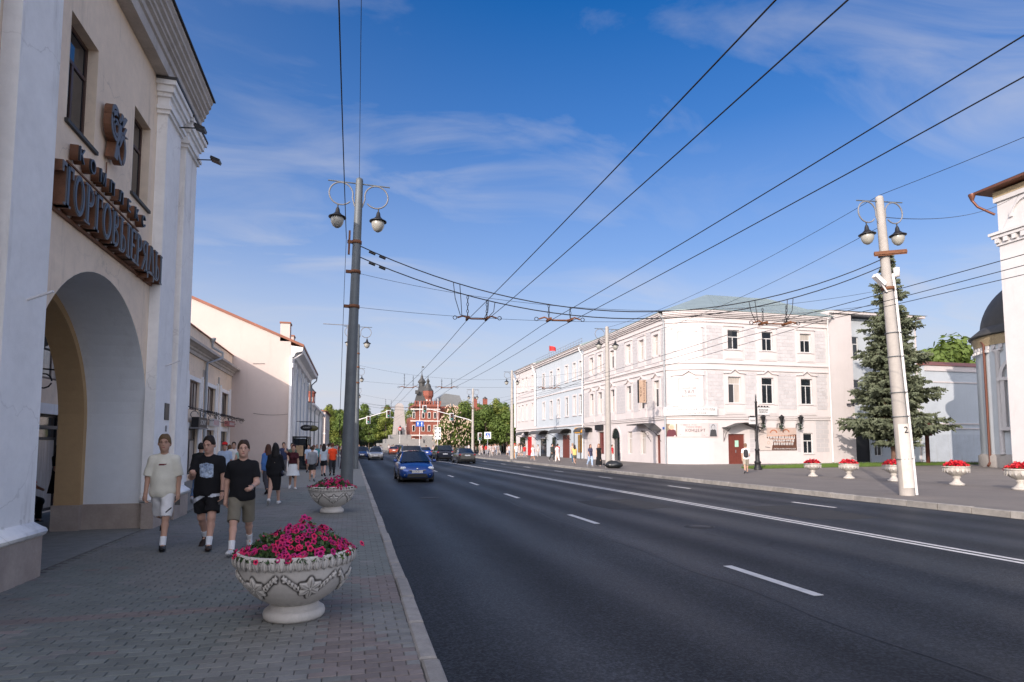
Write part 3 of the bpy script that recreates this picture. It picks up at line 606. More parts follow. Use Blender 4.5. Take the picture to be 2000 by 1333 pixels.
m_brick = mat('red brick', (.27, .085, .058), .85, .14, 3, .3, 40, col2=(.21, .07, .05)); m_stone = mat('pale trim stone', (.62, .55, .50), .85, .08, 2)
bt = root('brick_tower', (-8.3, 120, 8), 'red brick turret with thin spire rising above the arcade roofs on the left', 'tower')
q = MB(); q.lathe([(1.0, -8), (1.0, 3.7), (1.15, 3.8), (1.15, 4.1), (.9, 4.15)], 8, (-8.3, 128, 8), sm=False); q.build('shaft', m_brick, bt)
q = MB(); q.lathe([(1.0, 4.12), (.35, 4.9), (.06, 6.4), (.03, 7.6)], 8, (-8.3, 128, 8), sm=False); q.build('spire', m_dkroof, bt)
for k in range(8):
    a = math.pi/4*k+math.pi/8; q = MB(); q.M = Matrix.Translation((-8.3+.93*math.cos(a), 128+.93*math.sin(a), 10.6)) @ Matrix.Rotation(a, 4, 'Z'); q.prism([(-.18, -.5), (.18, -.5), (.18, .3), (0, .5), (-.18, .3)], 'x', -.02, .02); q.build('window', m_stone, bt)
# ------------------------------------------------------------------ white corner house (right)
wb = root('corner_concert_house', (29, 47, 0), 'white three-storey corner house with grey painted blocks, pediments and green roof', 'building')
def yf(u): return 46 + (.139*(29.5-u)**2 if u < 29.5 else 0)
def T_f(u, v, d):
    s_ = -.278*(29.5-u) if u < 29.5 else 0
    n = math.hypot(s_, 1); return (u + d*s_/n, yf(u) - d/n, v)
US = [26, 26.5, 27, 27.5, 28, 28.5, 29, 29.5]
W3 = [(31.05, 32.2, 9.82, 11.5), (34.45, 35.55, 9.82, 11.5), (38.38, 39.52, 9.82, 11.5)]
W2 = [(31.0, 32.25, 5.18, 7.45), (34.3, 35.5, 5.18, 7.45), (38.3, 39.5, 5.18, 7.45)]
W1 = [(38.4, 39.4, .85, 2.66)]; DR = [(30.9, 32.5, 0, 2.55)]
BL = [(26.85, 28.3, 9.75, 11.3), (26.85, 28.3, 5.0, 7.25)]
wm = MB(T_f)
for a, b in zip(US, US[1:]): wm.quad((a, 0, 0), (b, 0, 0), (b, 13, 0), (a, 13, 0))
holed(wm, 29.5, 41.4, 0, 13, W3+W2+W1+DR, .22); wm.build('front_wall', m_wb, wb)
T = T_mx(26.0)
CW = [49.2, 52.0, 54.8, 58.7, 62.0, 64.4]
S3 = [(y-.5, y+.5, 9.55, 11.4) for y in CW]; S2 = [(y-.5, y+.5, 4.95, 7.3) for y in CW]
S1 = [(54.3, 55.3, .75, 2.9), (51.5, 52.55, .75, 2.9), (61.2, 62.7, .62, 3.0)]; SD = [(48.75, 49.45, 0, 2.5), (57.0, 59.0, 0, 2.3)]
wm = MB(T); holed(wm, 47.7, 66.9, 0, 13, S3+S2+S1+SD, .28); wm.build('side_wall', m_wb, wb)
q = MB(); q.quad((41.4, 46, 0), (41.4, 60, 0), (41.4, 60, 13), (41.4, 46, 13)); q.quad((26, 66.9, 0), (41.4, 66.9, 0), (41.4, 66.9, 13), (26, 66.9, 13)); q.quad((41.4, 60, 0), (41.4, 66.9, 0), (41.4, 66.9, 13), (41.4, 60, 13)); q.build('rear_wall', m_wb, wb)
for h in W3: window(wb, T_f, h, .16, .07, m_pvc, 2, .35, curtain=.3, sill=m_wb)
for h in W2: window(wb, T_f, h, .16, .07, m_pvc, 2, .27, curtain=.3, sill=m_wb)
window(wb, T_f, W1[0], .16, .08, m_pvc, 2, .38, sill=m_wb)
for h in S3+S2+S1[:2]: window(wb, T, h, .22, .07, m_pvc, 2, .3, curtain=.7)
window(wb, T, S1[2], .2, .07, m_brown, 1, 0, glass=mat('red lit shop glass', (.13, .03, .03), .1, .3, 3))
# doors
def door(par, T, h, m, leaf=2):
    a, b, c, d = h; q = MB(T)
    q.box(a, b, c, d, -.2, -.14); do = q.build('door', m, par)
    w_ = (b-a)/leaf
    for k in range(leaf):
        for z0, z1 in ((.2, .95), (1.1, 2.0)):
            MB(T).box(a+k*w_+.1, a+(k+1)*w_-.1, c+z0, c+min(z1, d-c-.15), -.139, -.12).build('door_panel', m, do)
    MB(T).box(a+(w_-.06 if leaf > 1 else .08), a+(w_-.02 if leaf > 1 else .12), c+.95, c+1.2, -.12, -.07).build('handle', m_grey, do)
door(wb, T_f, DR[0], m_door); door(wb, T, SD[0], m_door, 1)
MB(T_f).box(31.6, 31.95, 1.45, 2.0, -.118, -.11).build('notice', mat('pale green notice', (.38, .62, .48), .6, .1, 12), wb)
# archway on the side front
q = MB(T); n = 12
ar = [(58+1.0*math.cos(math.pi*k/n), 2.3+1.0*math.sin(math.pi*k/n)) for k in range(n+1)]
for (a, b), (c, d) in zip(ar, ar[1:]): q.box(min(a, c), max(a, c), 2.3, (b+d)/2, .004, .008)
q.build('arch_head', m_glass, wb)
q = MB(T); q.box(57.0, 59.0, 0, 2.3, -.27, -.25); q.build('passage_gate', m_glass, wb)
q = MB(T)
for k in range(n):
    A = [math.pi*(k+t)/n for t in (0, 1)]; q.prism([(58+r*math.cos(a), 2.3+r*math.sin(a)) for a, r in ((A[0], 1.0), (A[0], 1.25), (A[1], 1.25), (A[1], 1.0))], 'z', .003, .08)
q.box(56.75, 57, 0, 2.3, .003, .08); q.box(59, 59.25, 0, 2.3, .003, .08); q.build('arch_surround', m_wb, wb)
# string courses and cornice follow the bent front
def course(T, us, z0, z1, d, name, m, par):
    q = MB(T)
    for a, b in zip(us, us[1:]): q.box(a, b, z0, z1, .002, d)
    return q.build(name, m, par)
FU = US + [41.4]
for z0, z1, d in ((3.96, 4.06, .16), (3.80, 3.955, .10), (8.02, 8.14, .10), (8.55, 8.66, .10), (12.1, 12.2, .10)):
    course(T_f, FU, z0, z1, d, 'string_course', m_wb, wb); course(T, [47.75, 66.88], z0, z1, d, 'string_course', m_wb, wb)
for z0, z1, d in ((4.062, 4.085, .17),):
    course(T_f, FU, z0, z1, d, 'course_flashing', m_dkroof, wb); course(T, [47.75, 66.88], z0, z1, d, 'course_flashing', m_dkroof, wb)
for z0, z1, d in ((12.55, 12.68, .14), (12.682, 12.80, .26), (12.802, 12.93, .38), (12.932, 13.06, .46)):
    course(T_f, FU, z0, z1, d, 'cornice', m_wb, wb); course(T, [47.9, 66.88], z0, z1, d, 'cornice', m_wb, wb)
course(T_f, FU, 13.062, 13.11, .52, 'gutter', m_grnroof, wb); course(T, [47.9, 66.88], 13.062, 13.11, .52, 'gutter', m_grnroof, wb)
# hipped roof
e = [(25.5, 47.4), (27.2, 46.2), (29.4, 45.5), (41.8, 45.5), (41.8, 67), (25.5, 67)]
ra, rb_, rc = (33.8, 53.4, 16.5), (41.0, 53.4, 16.5), (33.8, 67, 16.4)
z = 13.115
q = MB(); E_ = [(x, y, z) for x, y in e]
q.quad(E_[5], E_[0], ra, rc); q.quad(E_[0], E_[1], ra); q.quad(E_[1], E_[2], ra); q.quad(E_[2], E_[3], rb_, ra); q.quad(E_[3], E_[4], rc, ra, rb_); q.quad(E_[4], E_[5], rc)
ro = q.build('roof', m_grnroof, wb)
sm_ = MB()
for k in range(17):
    t = (k+.5)/17; a = Vector(E_[2]).lerp(Vector(E_[3]), t); b = Vector(ra).lerp(Vector(rb_), t); sm_.tube([a+Vector((0, 0, .01)), b+Vector((0, 0, .01))], .022, 4)
for k in range(18):
    t = (k+.5)/18; a = Vector(E_[5]).lerp(Vector(E_[0]), t); b = Vector(rc).lerp(Vector(ra), t); sm_.tube([a+Vector((0, 0, .01)), b+Vector((0, 0, .01))], .022, 4)
sm_.build('standing_seams', m_grnroof, ro, kind='stuff')
q = MB()
for k in range(26): x = 29.6+k*.47; q.tube([(x, 45.62, 13.1), (x, 45.62, 13.34)], .012, 4)
q.tube([(29.4, 45.62, 13.33), (41.6, 45.62, 13.33)], .012, 4); q.build('snow_rail', m_grey, ro, kind='stuff')
# window surrounds, pediments, panels
for T_, hs3, hs2 in ((T_f, W3+BL[:1], W2+BL[1:]), (T, S3, S2)):
    for a, b, c, d in hs3:
        q = MB(T_); w_ = .33 if T_ is T_f else .26
        q.box(a-w_, a-.002, c-.1, d+.3, .003, .07); q.box(b+.002, b+w_, c-.1, d+.3, .003, .07); q.box(a-.002, b+.002, d+.002, d+.3, .003, .069); q.box(a-w_-.08, b+w_+.08, d+.302, d+.40, .003, .15)
        q.box(a-w_, b+w_, c-.9, c-.18, .003, .05); q.box(a-w_+.12, b+w_-.12, c-.8, c-.28, .052, .075); q.build('window_surround', m_wb, wb)
    for a, b, c, d in hs2:
        q = MB(T_); w_ = .36 if T_ is T_f else .26; m_ = (a+b)/2
        q.box(a-w_, a-.002, c-.1, d+.25, .003, .07); q.box(b+.002, b+w_, c-.1, d+.25, .003, .07); q.box(a-.002, b+.002, d+.002, d+.25, .003, .069)
        q.prism([(a-w_-.1, d+.26), (m_-.45, d+.30), (m_, d+.62), (m_+.45, d+.30), (b+w_+.1, d+.26), (b+w_+.1, d+.36), (m_+.47, d+.40), (m_, d+.73), (m_-.47, d+.40), (a-w_-.1, d+.36)], 'z', .003, .17)
        q.box(a-w_, b+w_, c-.95, c-.16, .003, .06); q.box(a-w_+.14, b+w_-.14, c-.84, c-.26, .062, .085); q.build('window_surround', m_wb, wb)
for k in (0, 1):
    a, b, c, d = BL[k]; MB(T_f).box(a+.01, b-.01, c, d-.01, .004, .012).build('blind_panel', mat('white blind panel', (.50, .45, .445), .7, .03), wb)
    MB(T_f).box(a, b, d-.009, d-.001, .004, .05).build('panel_lip', m_brown, wb)
# grey blocks: front ones single pieces, side ones joined
bmesh_cache = {}
cnt = 0
for u0, u1 in ((29.05, 30.55), (32.72, 33.82), (36.0, 37.85), (39.98, 41.1), (28.7, 29.02)):
    for z0, z1 in ((4.75, 7.98), (9.0, 12.05)):
        r_ = 0; z = z0
        while z + .3 < z1+.02:
            u = u0 - (.26 if r_ % 2 else 0)
            while u < u1-.03:
                a = max(u, u0); b = min(u+.5, u1)
                if b-a > .1:
                    key = round(b-a, 2)
                    if key not in bmesh_cache: bmesh_cache[key] = MB(T_my(0)).box(0, key, 0, .285, 0, .022).mesh('block', m_block)
                    piece('block', bmesh_cache[key], Vector((a, yf((a+b)/2)-.001, z)) - wb.location, wb); cnt += 1
                u += .53
            z += .318; r_ += 1
q = MB(T_f)
for z0, z1 in ((4.75, 7.98), (9.0, 12.05)):
    z = z0; r_ = 0
    while z+.3 < z1: 
        u = 26.02
        while u < 26.5: q.box(u, min(u+.24, 26.5), z, z+.285, .003, .02); u += .27
        z += .318; r_ += 1
for u0, u1 in ((33.0, 34.0), (37.75, 38.1), (39.75, 41.1)):
    z = 1.0; r_ = 0
    while z < 3.5:
        u = u0-(.4 if r_ % 2 else 0)
        while u < u1-.05:
            if min(u+.8, u1)-max(u, u0) > .08: q.box(max(u, u0), min(u+.8, u1), z, z+.36, .003, .014)
            u += .84
        z += .4; r_ += 1
q.T = None; q.flip = False
sideq = MB(T)
for u0, u1 in ((47.95, 48.35), (50.1, 51.1), (52.9, 53.95), (55.75, 57.8), (59.6, 61.1), (62.85, 63.55), (65.3, 66.7)):
    for z0, z1 in ((4.75, 7.9), (9.0, 12.0)):
        z = z0; r_ = 0
        while z+.3 < z1:
            u = u0-(.26 if r_ % 2 else 0)
            while u < u1-.03:
                a = max(u, u0); b = min(u+.5, u1)
                if b-a > .08: sideq.box(a, b, z, z+.285, .003, .022)
                u += .53
            z += .318; r_ += 1
b0 = len(q.v); q.v += sideq.v; q.f += [[b0+i for i in f] for f in sideq.f]; q.mi += sideq.mi; q.sm += sideq.sm
q.build('block_field', m_block, wb, kind='stuff')
MB(T).box(47.76, 66.88, .0, 3.78, .002, .02).build('ground_floor_render', m_blue, wb) if False else None
# downpipes
for pts, m in (([(41.0, 45.4, 12.9), (41.0, 45.5, 12.7), (41.3, 45.85, 12.3), (41.32, 45.85, .1)], m_pipew), ([(25.55, 47.6, 12.9), (25.85, 47.55, 12.4), (25.86, 47.55, .1)], m_pipe), ([(25.4, 66.9, 13.0), (25.4, 66.9, 12.7), (25.8, 66.9, 12.1), (25.8, 66.9, .1)], m_pipew)):
    MB().tube(pts, .075, 8).build('downpipe', m, wb)
# canopy over the concert-hall door
cn = root('door_canopy', (32, 45.4, 3.0), 'curved dark sheet canopy on scroll brackets over the brown double door', 'canopy')
pf = [(30.3, 3.05), (30.7, 3.10), (31.15, 3.25), (31.6, 3.42), (32.0, 3.46), (32.4, 3.42), (32.85, 3.25), (33.3, 3.10), (33.7, 3.05)]
q = MB(); q.prism(pf + [(a, b+.05) for a, b in pf[::-1]], 'y', 44.95, 45.99); q.build('sheet', m_dkroof, cn)
for x in (30.45, 33.5):
    q = MB(); q.tube([(x, 45.97, 1.9), (x, 45.97, 3.05)], .02, 5); q.tube([(x, 45.97, 1.95), (x, 45.6, 2.6), (x, 45.0, 3.0)], .02, 5); q.tube([(x, 45.75+.14*math.cos(a*.6), 2.75+.14*math.sin(a*.6)) for a in range(11)], .016, 5); q.tube([(x, 45.4+.1*math.cos(a*.6), 2.9+.1*math.sin(a*.6)) for a in range(11)], .014, 5); q.build('bracket', m_iron, cn)
# signs on the front
m_print = mat('grey print', (.10, .09, .10), .7, 0); m_printr = mat('red print', (.28, .04, .035), .7, 0)
bs = root('hall_name_sign', (27.7, 46, 4.1), 'long white sign board with faint grey lettering below the blind corner window', 'sign')
q = MB(T_f)
us = [25.95, 26.6, 27.2, 27.8, 28.4, 29.0, 29.7]
for a, b in zip(us, us[1:]): q.box(a, b, 4.1, 4.82, .18, .34)
q.build('board', m_pvc, bs)
def curved_text(body, size, u, v, d, par, m, sx=1):
    n = len(body); st = size*.62*sx
    for k, ch in enumerate(body):
        if ch == ' ': continue
        uu = u + (k-(n-1)/2)*st; p = T_f(uu, v, d); s_ = -.278*(29.5-uu) if uu < 29.5 else 0
        a = math.atan2(s_, 1)
        text_mb(ch, size, Matrix.Translation(p) @ Matrix.Rotation(a, 4, 'Z') @ face_my(0, 0, 0), m, 'letter', par, sx=sx*.85)
m_faint = mat('faded grey lettering', (.22, .20, .21), .7, 0)
curved_text('ВЛАДИМИРСКАЯ КАПЕЛЛА', .25, 27.8, 4.58, .345, bs, m_faint, 1.1); curved_text('ХОР МАЛЬЧИКОВ', .22, 27.8, 4.28, .345, bs, m_faint, 1.1)
hl = root('hall_window_lettering', (27.5, 46.6, 5.5), 'painted lettering on the white blind window at the corner of the house', 'lettering')
curved_text('КОНЦЕРТНЫЙ', .17, 27.58, 6.42, .016, hl, m_faint); curved_text('ЗАЛ', .38, 27.58, 6.1, .016, hl, m_print, 1.1); curved_text('ФИЛАРМОНИИ', .17, 27.58, 5.75, .016, hl, m_faint)
bn = root('concert_banner', (27.8, 46, 2.3), 'wide pale concert banner with two portraits beside the brown double door', 'banner')
us = [25.98, 26.6, 27.2, 27.8, 28.4, 29.0, 29.9]; q = MB(T_f)
for a, b in zip(us, us[1:]): q.box(a, b, 2.28, 3.46, .03, .06)
q.build('sheet', mat('pale pink banner', (.50, .43, .42), .7, .04, 3), bn)
curved_text('КОНЦЕРТ', .34, 28.0, 2.82, .063, bn, mat('near black print', (.012, .011, .012), .7, 0), 1.05)
curved_text('5 ИЮНЯ В 19.00', .13, 27.5, 3.30, .063, bn, m_print); curved_text('РУССКАЯ МУЗЫКА', .13, 27.9, 3.12, .063, bn, m_printr)
q = MB(T_f); q.box(26.9, 28.9, 2.5, 2.53, .061, .064); q.box(27.1, 28.7, 2.42, 2.44, .061, .064); q.build('small_print', m_print, bn, kind='stuff')
def portrait(u, v, s_, par, ms, nm):
    q = MB(T_f)
    d = .062
    def disc(cu, cv, ru, rv, m, dd, n=16):
        q.m = m; q.add([(cu+ru*math.cos(2*math.pi*k/n), cv+rv*math.sin(2*math.pi*k/n), dd) for k in range(n)], [tuple(range(n))])
    q.m = 0; q.quad((u-.36*s_, v-.55*s_, d), (u+.36*s_, v-.55*s_, d), (u+.36*s_, v+.55*s_, d), (u-.36*s_, v+.55*s_, d))
    q.m = 1; q.add([(u-.34*s_, v-.55*s_, d+.002), (u+.34*s_, v-.55*s_, d+.002), (u+.26*s_, v-.02*s_, d+.002), (u+.08*s_, v+.08*s_, d+.002), (u-.08*s_, v+.08*s_, d+.002), (u-.26*s_, v-.02*s_, d+.002)], [(0, 1, 2, 3, 4, 5)])
    disc(u, v+.27*s_, .19*s_, .23*s_, 3, d+.003); disc(u, v+.22*s_, .14*s_, .19*s_, 2, d+.005)
    q.build(nm, ms, par)
sk = mat('printed skin', (.56, .33, .24), .7, .1, 20); gy = mat('printed grey', (.42, .42, .43), .7, .2, 12)
portrait(26.36, 2.87, .98, bn, [mat('printed brown', (.22, .17, .12), .7, .3, 9), mat('printed maroon', (.10, .02, .03), .7, .2, 12), sk, mat('printed fair hair', (.55, .42, .30), .7, 0)], 'portrait')
portrait(29.45, 2.87, .98, bn, [gy, mat('printed black', (.05, .05, .055), .7, .2, 12), gy, mat('printed dark grey', (.16, .16, .17), .7, 0)], 'portrait')
cp = root('choir_poster', (36.2, 46, 1.2), 'dark choir poster with rows of white-collared singers on the ground floor wall', 'poster')
MB(T_f).box(34.66, 37.66, 1.15, 3.1, .02, .05).build('sheet', mat('poster brown', (.10, .045, .03), .6, .3, 4), cp)
q = MB(T_f); q.m = 0; q.prism([(34.67, 2.3), (37.65, 2.55), (37.65, 3.09), (34.67, 3.09)], 'z', .051, .053)
for u, v in ((35.35, 2.75), (36.6, 2.8)):
    for k in range(5): q.m = 1; q.prism([(u+.38*math.cos(R(180*(k+t)/5))*r, v-.1+.3*math.sin(R(180*(k+t)/5))*r) for t, r in ((0, 1), (1, 1), (1, .7), (0, .7))], 'z', .054, .056)
for r_, (v, n) in enumerate(((2.35, 18), (2.08, 17), (1.82, 14))):
    for k in range(n):
        u = 34.82+r_*.12+k*(2.75-r_*.2)/n + random.uniform(-.02, .02)
        q.m = 2; q.prism([(u-.035, v-.22), (u+.035, v-.22), (u+.05, v), (u-.05, v)], 'z', .054, .058); q.m = 3; q.prism([(u+.055*math.cos(a), v+.06+.065*math.sin(a)) for a in [k2*math.pi/4 for k2 in range(8)]], 'z', .054, .058)
q.build('choir_print', [mat('poster pale', (.46, .35, .30), .7, .1, 4), mat('poster orange', (.36, .12, .05), .7, .2, 8), m_pvc, sk], cp, kind='stuff')
text_mb('ХОР МАЛЬЧИКОВ И ЮНОШЕЙ', .15, face_my(36.4, 45.93, 1.27), m_pvc, 'lettering', cp)
pb = root('notice_panel', (34.3, 46, 1.2), 'pale notice panel with round emblems left of the choir poster', 'panel')
MB(T_f).prism([(33.9, 1.15), (35.1, 1.15), (35.25, 2.0), (34.64, 2.2), (34.64, 3.1), (33.9, 3.1)], 'z', .053, .072).build('sheet', mat('cream panel', (.52, .45, .41), .7, .04, 3), pb)
for u, v in ((34.2, 2.75), (34.8, 1.8)):
    q = MB(T_f)
    for k in range(18): q.prism([(u+r*math.cos(R(20*(k+t))), v+r*math.sin(R(20*(k+t)))) for t, r in ((0, .13), (1, .13), (1, .10), (0, .10))], 'z', .073, .076)
    q.build('emblem', mat('tan print', (.42, .26, .18), .7, 0), pb)
q = MB(T_f); q.prism([(34.45, 1.42), (34.95, 1.35), (34.95, 1.40), (34.45, 1.48)], 'z', .073, .076); q.build('print', m_print, pb)
for k, (x, lab) in enumerate(((34.05, 'left of the choir poster, behind the signpost'), (35.9, 'above the middle of the choir poster'), (37.85, 'above the right end of the choir poster'))):
    ln = root('wall_lantern', (x, 45.8, 3.3), 'black wall lantern with hanging greenery ' + lab, 'lantern', 'wall lanterns over the poster')
    q = MB(); q.lathe([(.12, 0), (.2, .42), (.26, .44), (.26, .48), (.1, .6), (.02, .68)], 6, (x, 45.55, 3.55), sm=False); q.lathe([(.04, -.1), (.12, 0)], 6, (x, 45.55, 3.55)); q.build('cage', m_iron, ln)
    MB().lathe([(.10, .04), (.17, .38)], 6, (x, 45.55, 3.56), sm=False).build('pane', m_lampg, ln); MB().tube([(x-.2, 45.98, 2.9), (x-.2, 45.9, 3.45), (x, 45.55, 3.5)], .025, 5).build('arm', m_iron, ln)
    q = MB()
    for j in range(70):
        a = random.uniform(0, 6.28); r_ = random.uniform(0, .25); c = Vector((x+r_*math.cos(a), 45.6+r_*math.sin(a)*.8, random.uniform(2.95, 3.5))); d1 = Vector((random.uniform(-1, 1), random.uniform(-1, 1), random.uniform(-1, .3))).normalized()*.09; d2 = d1.orthogonal()*.5
        q.quad(c-d1, c+d2, c+d1, c-d2)
    q.build('greenery', mat('dull greenery', (.03, .05, .03), .8, .3, 8), ln)
# side front: projecting choir sign, gabled door hood
hs_ = root('projecting_sign', (25.5, 51.1, 5.4), 'tall brown projecting sign with stacked letters on the side front', 'sign')
MB().box(25.15, 25.85, 51.0, 51.22, 5.45, 7.5).build('box', mat('tan sign face', (.42, .30, .22), .6, .15, 6), hs_); MB().box(25.12, 25.15, 50.98, 51.24, 5.42, 7.53).build('edge', m_blk, hs_)
for z in (5.6, 7.3): MB().tube([(25.85, 51.1, z), (25.99, 51.1, z)], .03, 5).build('arm', m_iron, hs_)
for k, ch in enumerate('ХОР'): text_mb(ch, .30, face_my(25.34, 50.995, 6.75-.33*k), m_brown, 'letter', hs_)
for k, ch in enumerate('МАЛЬЧИКОВ'): text_mb(ch, .23, face_my(25.66, 50.995, 7.36-.215*k), m_brown, 'letter', hs_)
gh = root('gabled_hood', (25.4, 50.5, 2.9), 'dark gabled sheet hood over the side door of the corner house', 'canopy')
q = MB(); q.prism([(48.5, 2.95), (49.8, 3.55), (53.2, 3.5), (53.2, 3.42), (49.8, 3.47), (48.5, 2.87)], 'x', 24.9, 25.99); q.build('sheet', m_dkroof, gh)
for y in (48.55, 50.4):
    q = MB(); q.tube([(25.97, y, 1.9), (25.5, y, 2.6), (25.0, y, 2.9)], .02, 5); q.tube([(25.6+.15*math.cos(a*.6), y, 2.55+.15*math.sin(a*.6)) for a in range(11)], .014, 5); q.build('bracket', m_iron, gh)
st_ = MB(T); st_.box(47.85, 48.25, 2.95, 3.15, .004, .03); st_.build('street_plate', mat('blue enamel', (.03, .09, .35), .4, 0), wb)
sb_ = root('black_wall_sign', (25.9, 62, 3.1), 'small black box sign over the red shop window', 'sign'); MB().box(25.7, 25.98, 61.2, 63.0, 3.2, 3.75).build('box', m_blk, sb_)

# neighbours along the side street
def row_house(name, lab, y0, y1, top, m, ws, wz3, wz2, x=26.0):
    r_ = root(name, (x, (y0+y1)/2, 0), lab, 'building'); T = T_mx(x)
    hs_ = [(y-.45, y+.45, *wz3) for y in ws] + [(y-.45, y+.45, *wz2) for y in ws]
    q = MB(T); holed(q, y0, y1, 0, top, hs_, .25); q.build('wall', m, r_)
    q = MB(); q.quad((x, y1, 0), (x+14, y1, 0), (x+14, y1, top), (x, y1, top)); q.quad((x+14, y0, 0), (x+14, y1, 0), (x+14, y1, top), (x+14, y0, top)); q.build('rear_wall', m, r_)
    for h in hs_: window(r_, T, h, .2, .06, m_pvc, 2, .3, curtain=.6)
    q = MB(T)
    for a, b, c, d in hs_: q.box(a-.2, a-.002, c-.05, d+.2, .003, .05); q.box(b+.002, b+.2, c-.05, d+.2, .003, .05); q.box(a-.002, b+.002, d+.002, d+.2, .003, .049); q.box(a-.25, b+.25, c-.14, c-.052, .003, .1)
    q.build('window_trim', m_wb, r_, kind='stuff')
    for z0, z1, d in ((3.9, 4.05, .14), (8.3, 8.45, .1), (top-.5, top-.3, .2), (top-.298, top-.1, .36), (top-.098, top, .46)): MB(T).box(y0+.02, y1-.02, z0, z1, .003, d).build('string_course', m_wb, r_)
    MB().prism([(x-.55, top+.01), (x+7, top+2.6), (x+14.4, top+.01)], 'y', y0+.02, y1-.02).build('roof', m_grnroof, r_)
    return r_
hb = row_house('blue_row_house', 'pale blue three-storey row house with six narrow windows per floor', 66.92, 86.2, 13.3, m_blue, [82.4, 79.0, 76.0, 72.8, 70.0, 67.9], (9.5, 11.5), (5.2, 7.5))
ha = row_house('white_end_house', 'farthest white three-storey house at the end of the right terrace', 86.22, 97.6, 13.6, m_wb, [95.6, 93.4, 91.2, 88.0], (10.0, 12.0), (5.4, 7.8))
for h_, y in ((hb, 86.0), (ha, 97.4)): MB().tube([(25.4, y, 13.1), (25.45, y, 12.7), (25.8, y, 12.0), (25.8, y, 4.4)], .14, 8).build('downpipe', m_pipew, h_)
q = MB()
for k in range(20): q.tube([(25.9, 67.2+k*.95, 13.4), (25.9, 67.2+k*.95, 14.1)], .02, 4)
for z in (13.75, 14.1): q.tube([(25.9, 67, z), (25.9, 86, z)], .02, 4)
q.build('roof_rail', m_grey, hb, kind='stuff')
for k, (y0, y1, lab) in enumerate(((71.3, 76.3, 'over the brown shop door'), (80.2, 85.4, 'left of the brown shop door'), (89.2, 92.6, 'at the far end house'), (64.4, 66.6, 'on two posts beside the yellow shop'))):
    c = root('barrel_canopy', (25.2, (y0+y1)/2, 3), 'dark barrel-shaped canopy ' + lab, 'canopy', 'barrel canopies over shop doors'); n = 10
    a_ = [(25.4+.9*math.cos(math.pi*j/n), 3.05+.55*math.sin(math.pi*j/n)) for j in range(n+1)]
    a_ = [(min(x, 25.99), z) for x, z in a_]
    q = MB(); q.prism(a_ + [(min(25.4+.84*math.cos(math.pi*j/n), 25.985), 3.03+.5*math.sin(math.pi*j/n)) for j in range(n, -1, -1)], 'y', y0, y1); q.build('sheet', m_dkroof, c)
    if k == 3:
        for y in (y0+.1, y1-.1): MB().tube([(24.6, y, 0), (24.6, y, 3.05)], .045, 6).build('post', m_iron, c)
    else:
        q = MB()
        for y in (y0+.15, y1-.15): q.tube([(25.97, y, 2.2), (25.2, y, 2.8), (24.6, y, 3.05)], .03, 5); q.tube([(25.6+.2*math.cos(a*.6), y, 2.75+.2*math.sin(a*.6)) for a in range(11)], .02, 5)
        q.build('bracket', m_iron, c)
T = T_mx(26.0)
for h, m, par in (((71.9, 74.3, 0, 2.8), m_door, hb), ((77.2, 78.6, 0, 2.6), m_glass, hb), ((81.2, 83.8, 0, 2.7), m_glass, hb), ((88.5, 90.5, 0, 2.8), m_redp, ha), ((92, 95, .5, 2.8), m_glass, ha)):
    MB(T).box(*h, .004, .05).build('shop_door', m, par)
MB(T).box(67.3, 68.9, .7, 2.8, .004, .05).build('shop_window', mat('warm lit shop window', (.28, .16, .05), .15, .5, 4), hb)
ys = root('yellow_shop_sign', (25.8, 69, 3.1), 'yellow orange shop sign over the narrow lit shop window', 'sign'); MB(T).box(67.6, 69.8, 3.0, 3.65, .004, .12).build('board', m_yel, ys); MB(T).box(68.0, 69.2, 3.2, 3.45, .121, .13).build('lettering', mat('dark orange print', (.35, .10, .02), .5, .3, 8), ys)
fg = root('red_flag', (27, 84, 14), 'small red flag on a pole on the terrace roof', 'flag'); MB().tube([(27, 83, 13.6), (27, 83, 15.8)], .03, 5).build('pole', m_grey, fg)
q = MB(); n = 8
for k in range(n):
    f = lambda t: (27+1.0*t, 83-.15+.14*math.sin(t*7), 15.7-.25*t*t)
    a, b = f(k/n), f((k+1)/n); q.add([a, b, (b[0], b[1], b[2]-.75+.2*(k+1)/n), (a[0], a[1], a[2]-.75+.2*k/n)], [(0, 1, 2, 3)], True)
q.build('cloth', mat('red flag cloth', (.62, .03, .03), .8, 0), fg)

# wing behind the spruce and blank wall house
we = root('white_wing', (46.5, 46.5, 0), 'plain white wing behind the spruce with a dark doorway', 'building')
T = T_my(46.6); hw = [(44.2, 45.3, 9.4, 11.6), (44.2, 45.3, 5.2, 7.6), (47.5, 48.6, 9.4, 11.6), (47.5, 48.6, 5.2, 7.6), (44.5, 46.2, .02, 2.9), (46.6, 47.5, .6, 2.8)]
q = MB(T); holed(q, 43.9, 51.8, 0, 13.3, hw, .25); q.build('wall', m_blue, we)  # white wall; the bluish shade of the recess is put into its colour
for h in hw[:4]+hw[5:]: window(we, T, h, .2, .07, m_pvc, 2, .3)
MB(T).box(44.5, 46.2, .02, 2.9, -.22, -.18).build('door', m_blk, we)
q = MB(); q.box(41.42, 43.9, 45.9, 47.5, 0, 13.5); q.build('corner_bay', m_wb, we); MB().box(51.8, 52, 46.6, 60, 0, 13.3).build('end_wall', m_wb, we)
MB().box(41.45, 52.2, 45.7, 47.4, 13.52, 13.75).build('cornice', m_wb, we); MB().prism([(45.6, 13.76), (52, 15.2), (60, 13.76)], 'x', 41.85, 52.4).build('roof', m_grnroof, we)
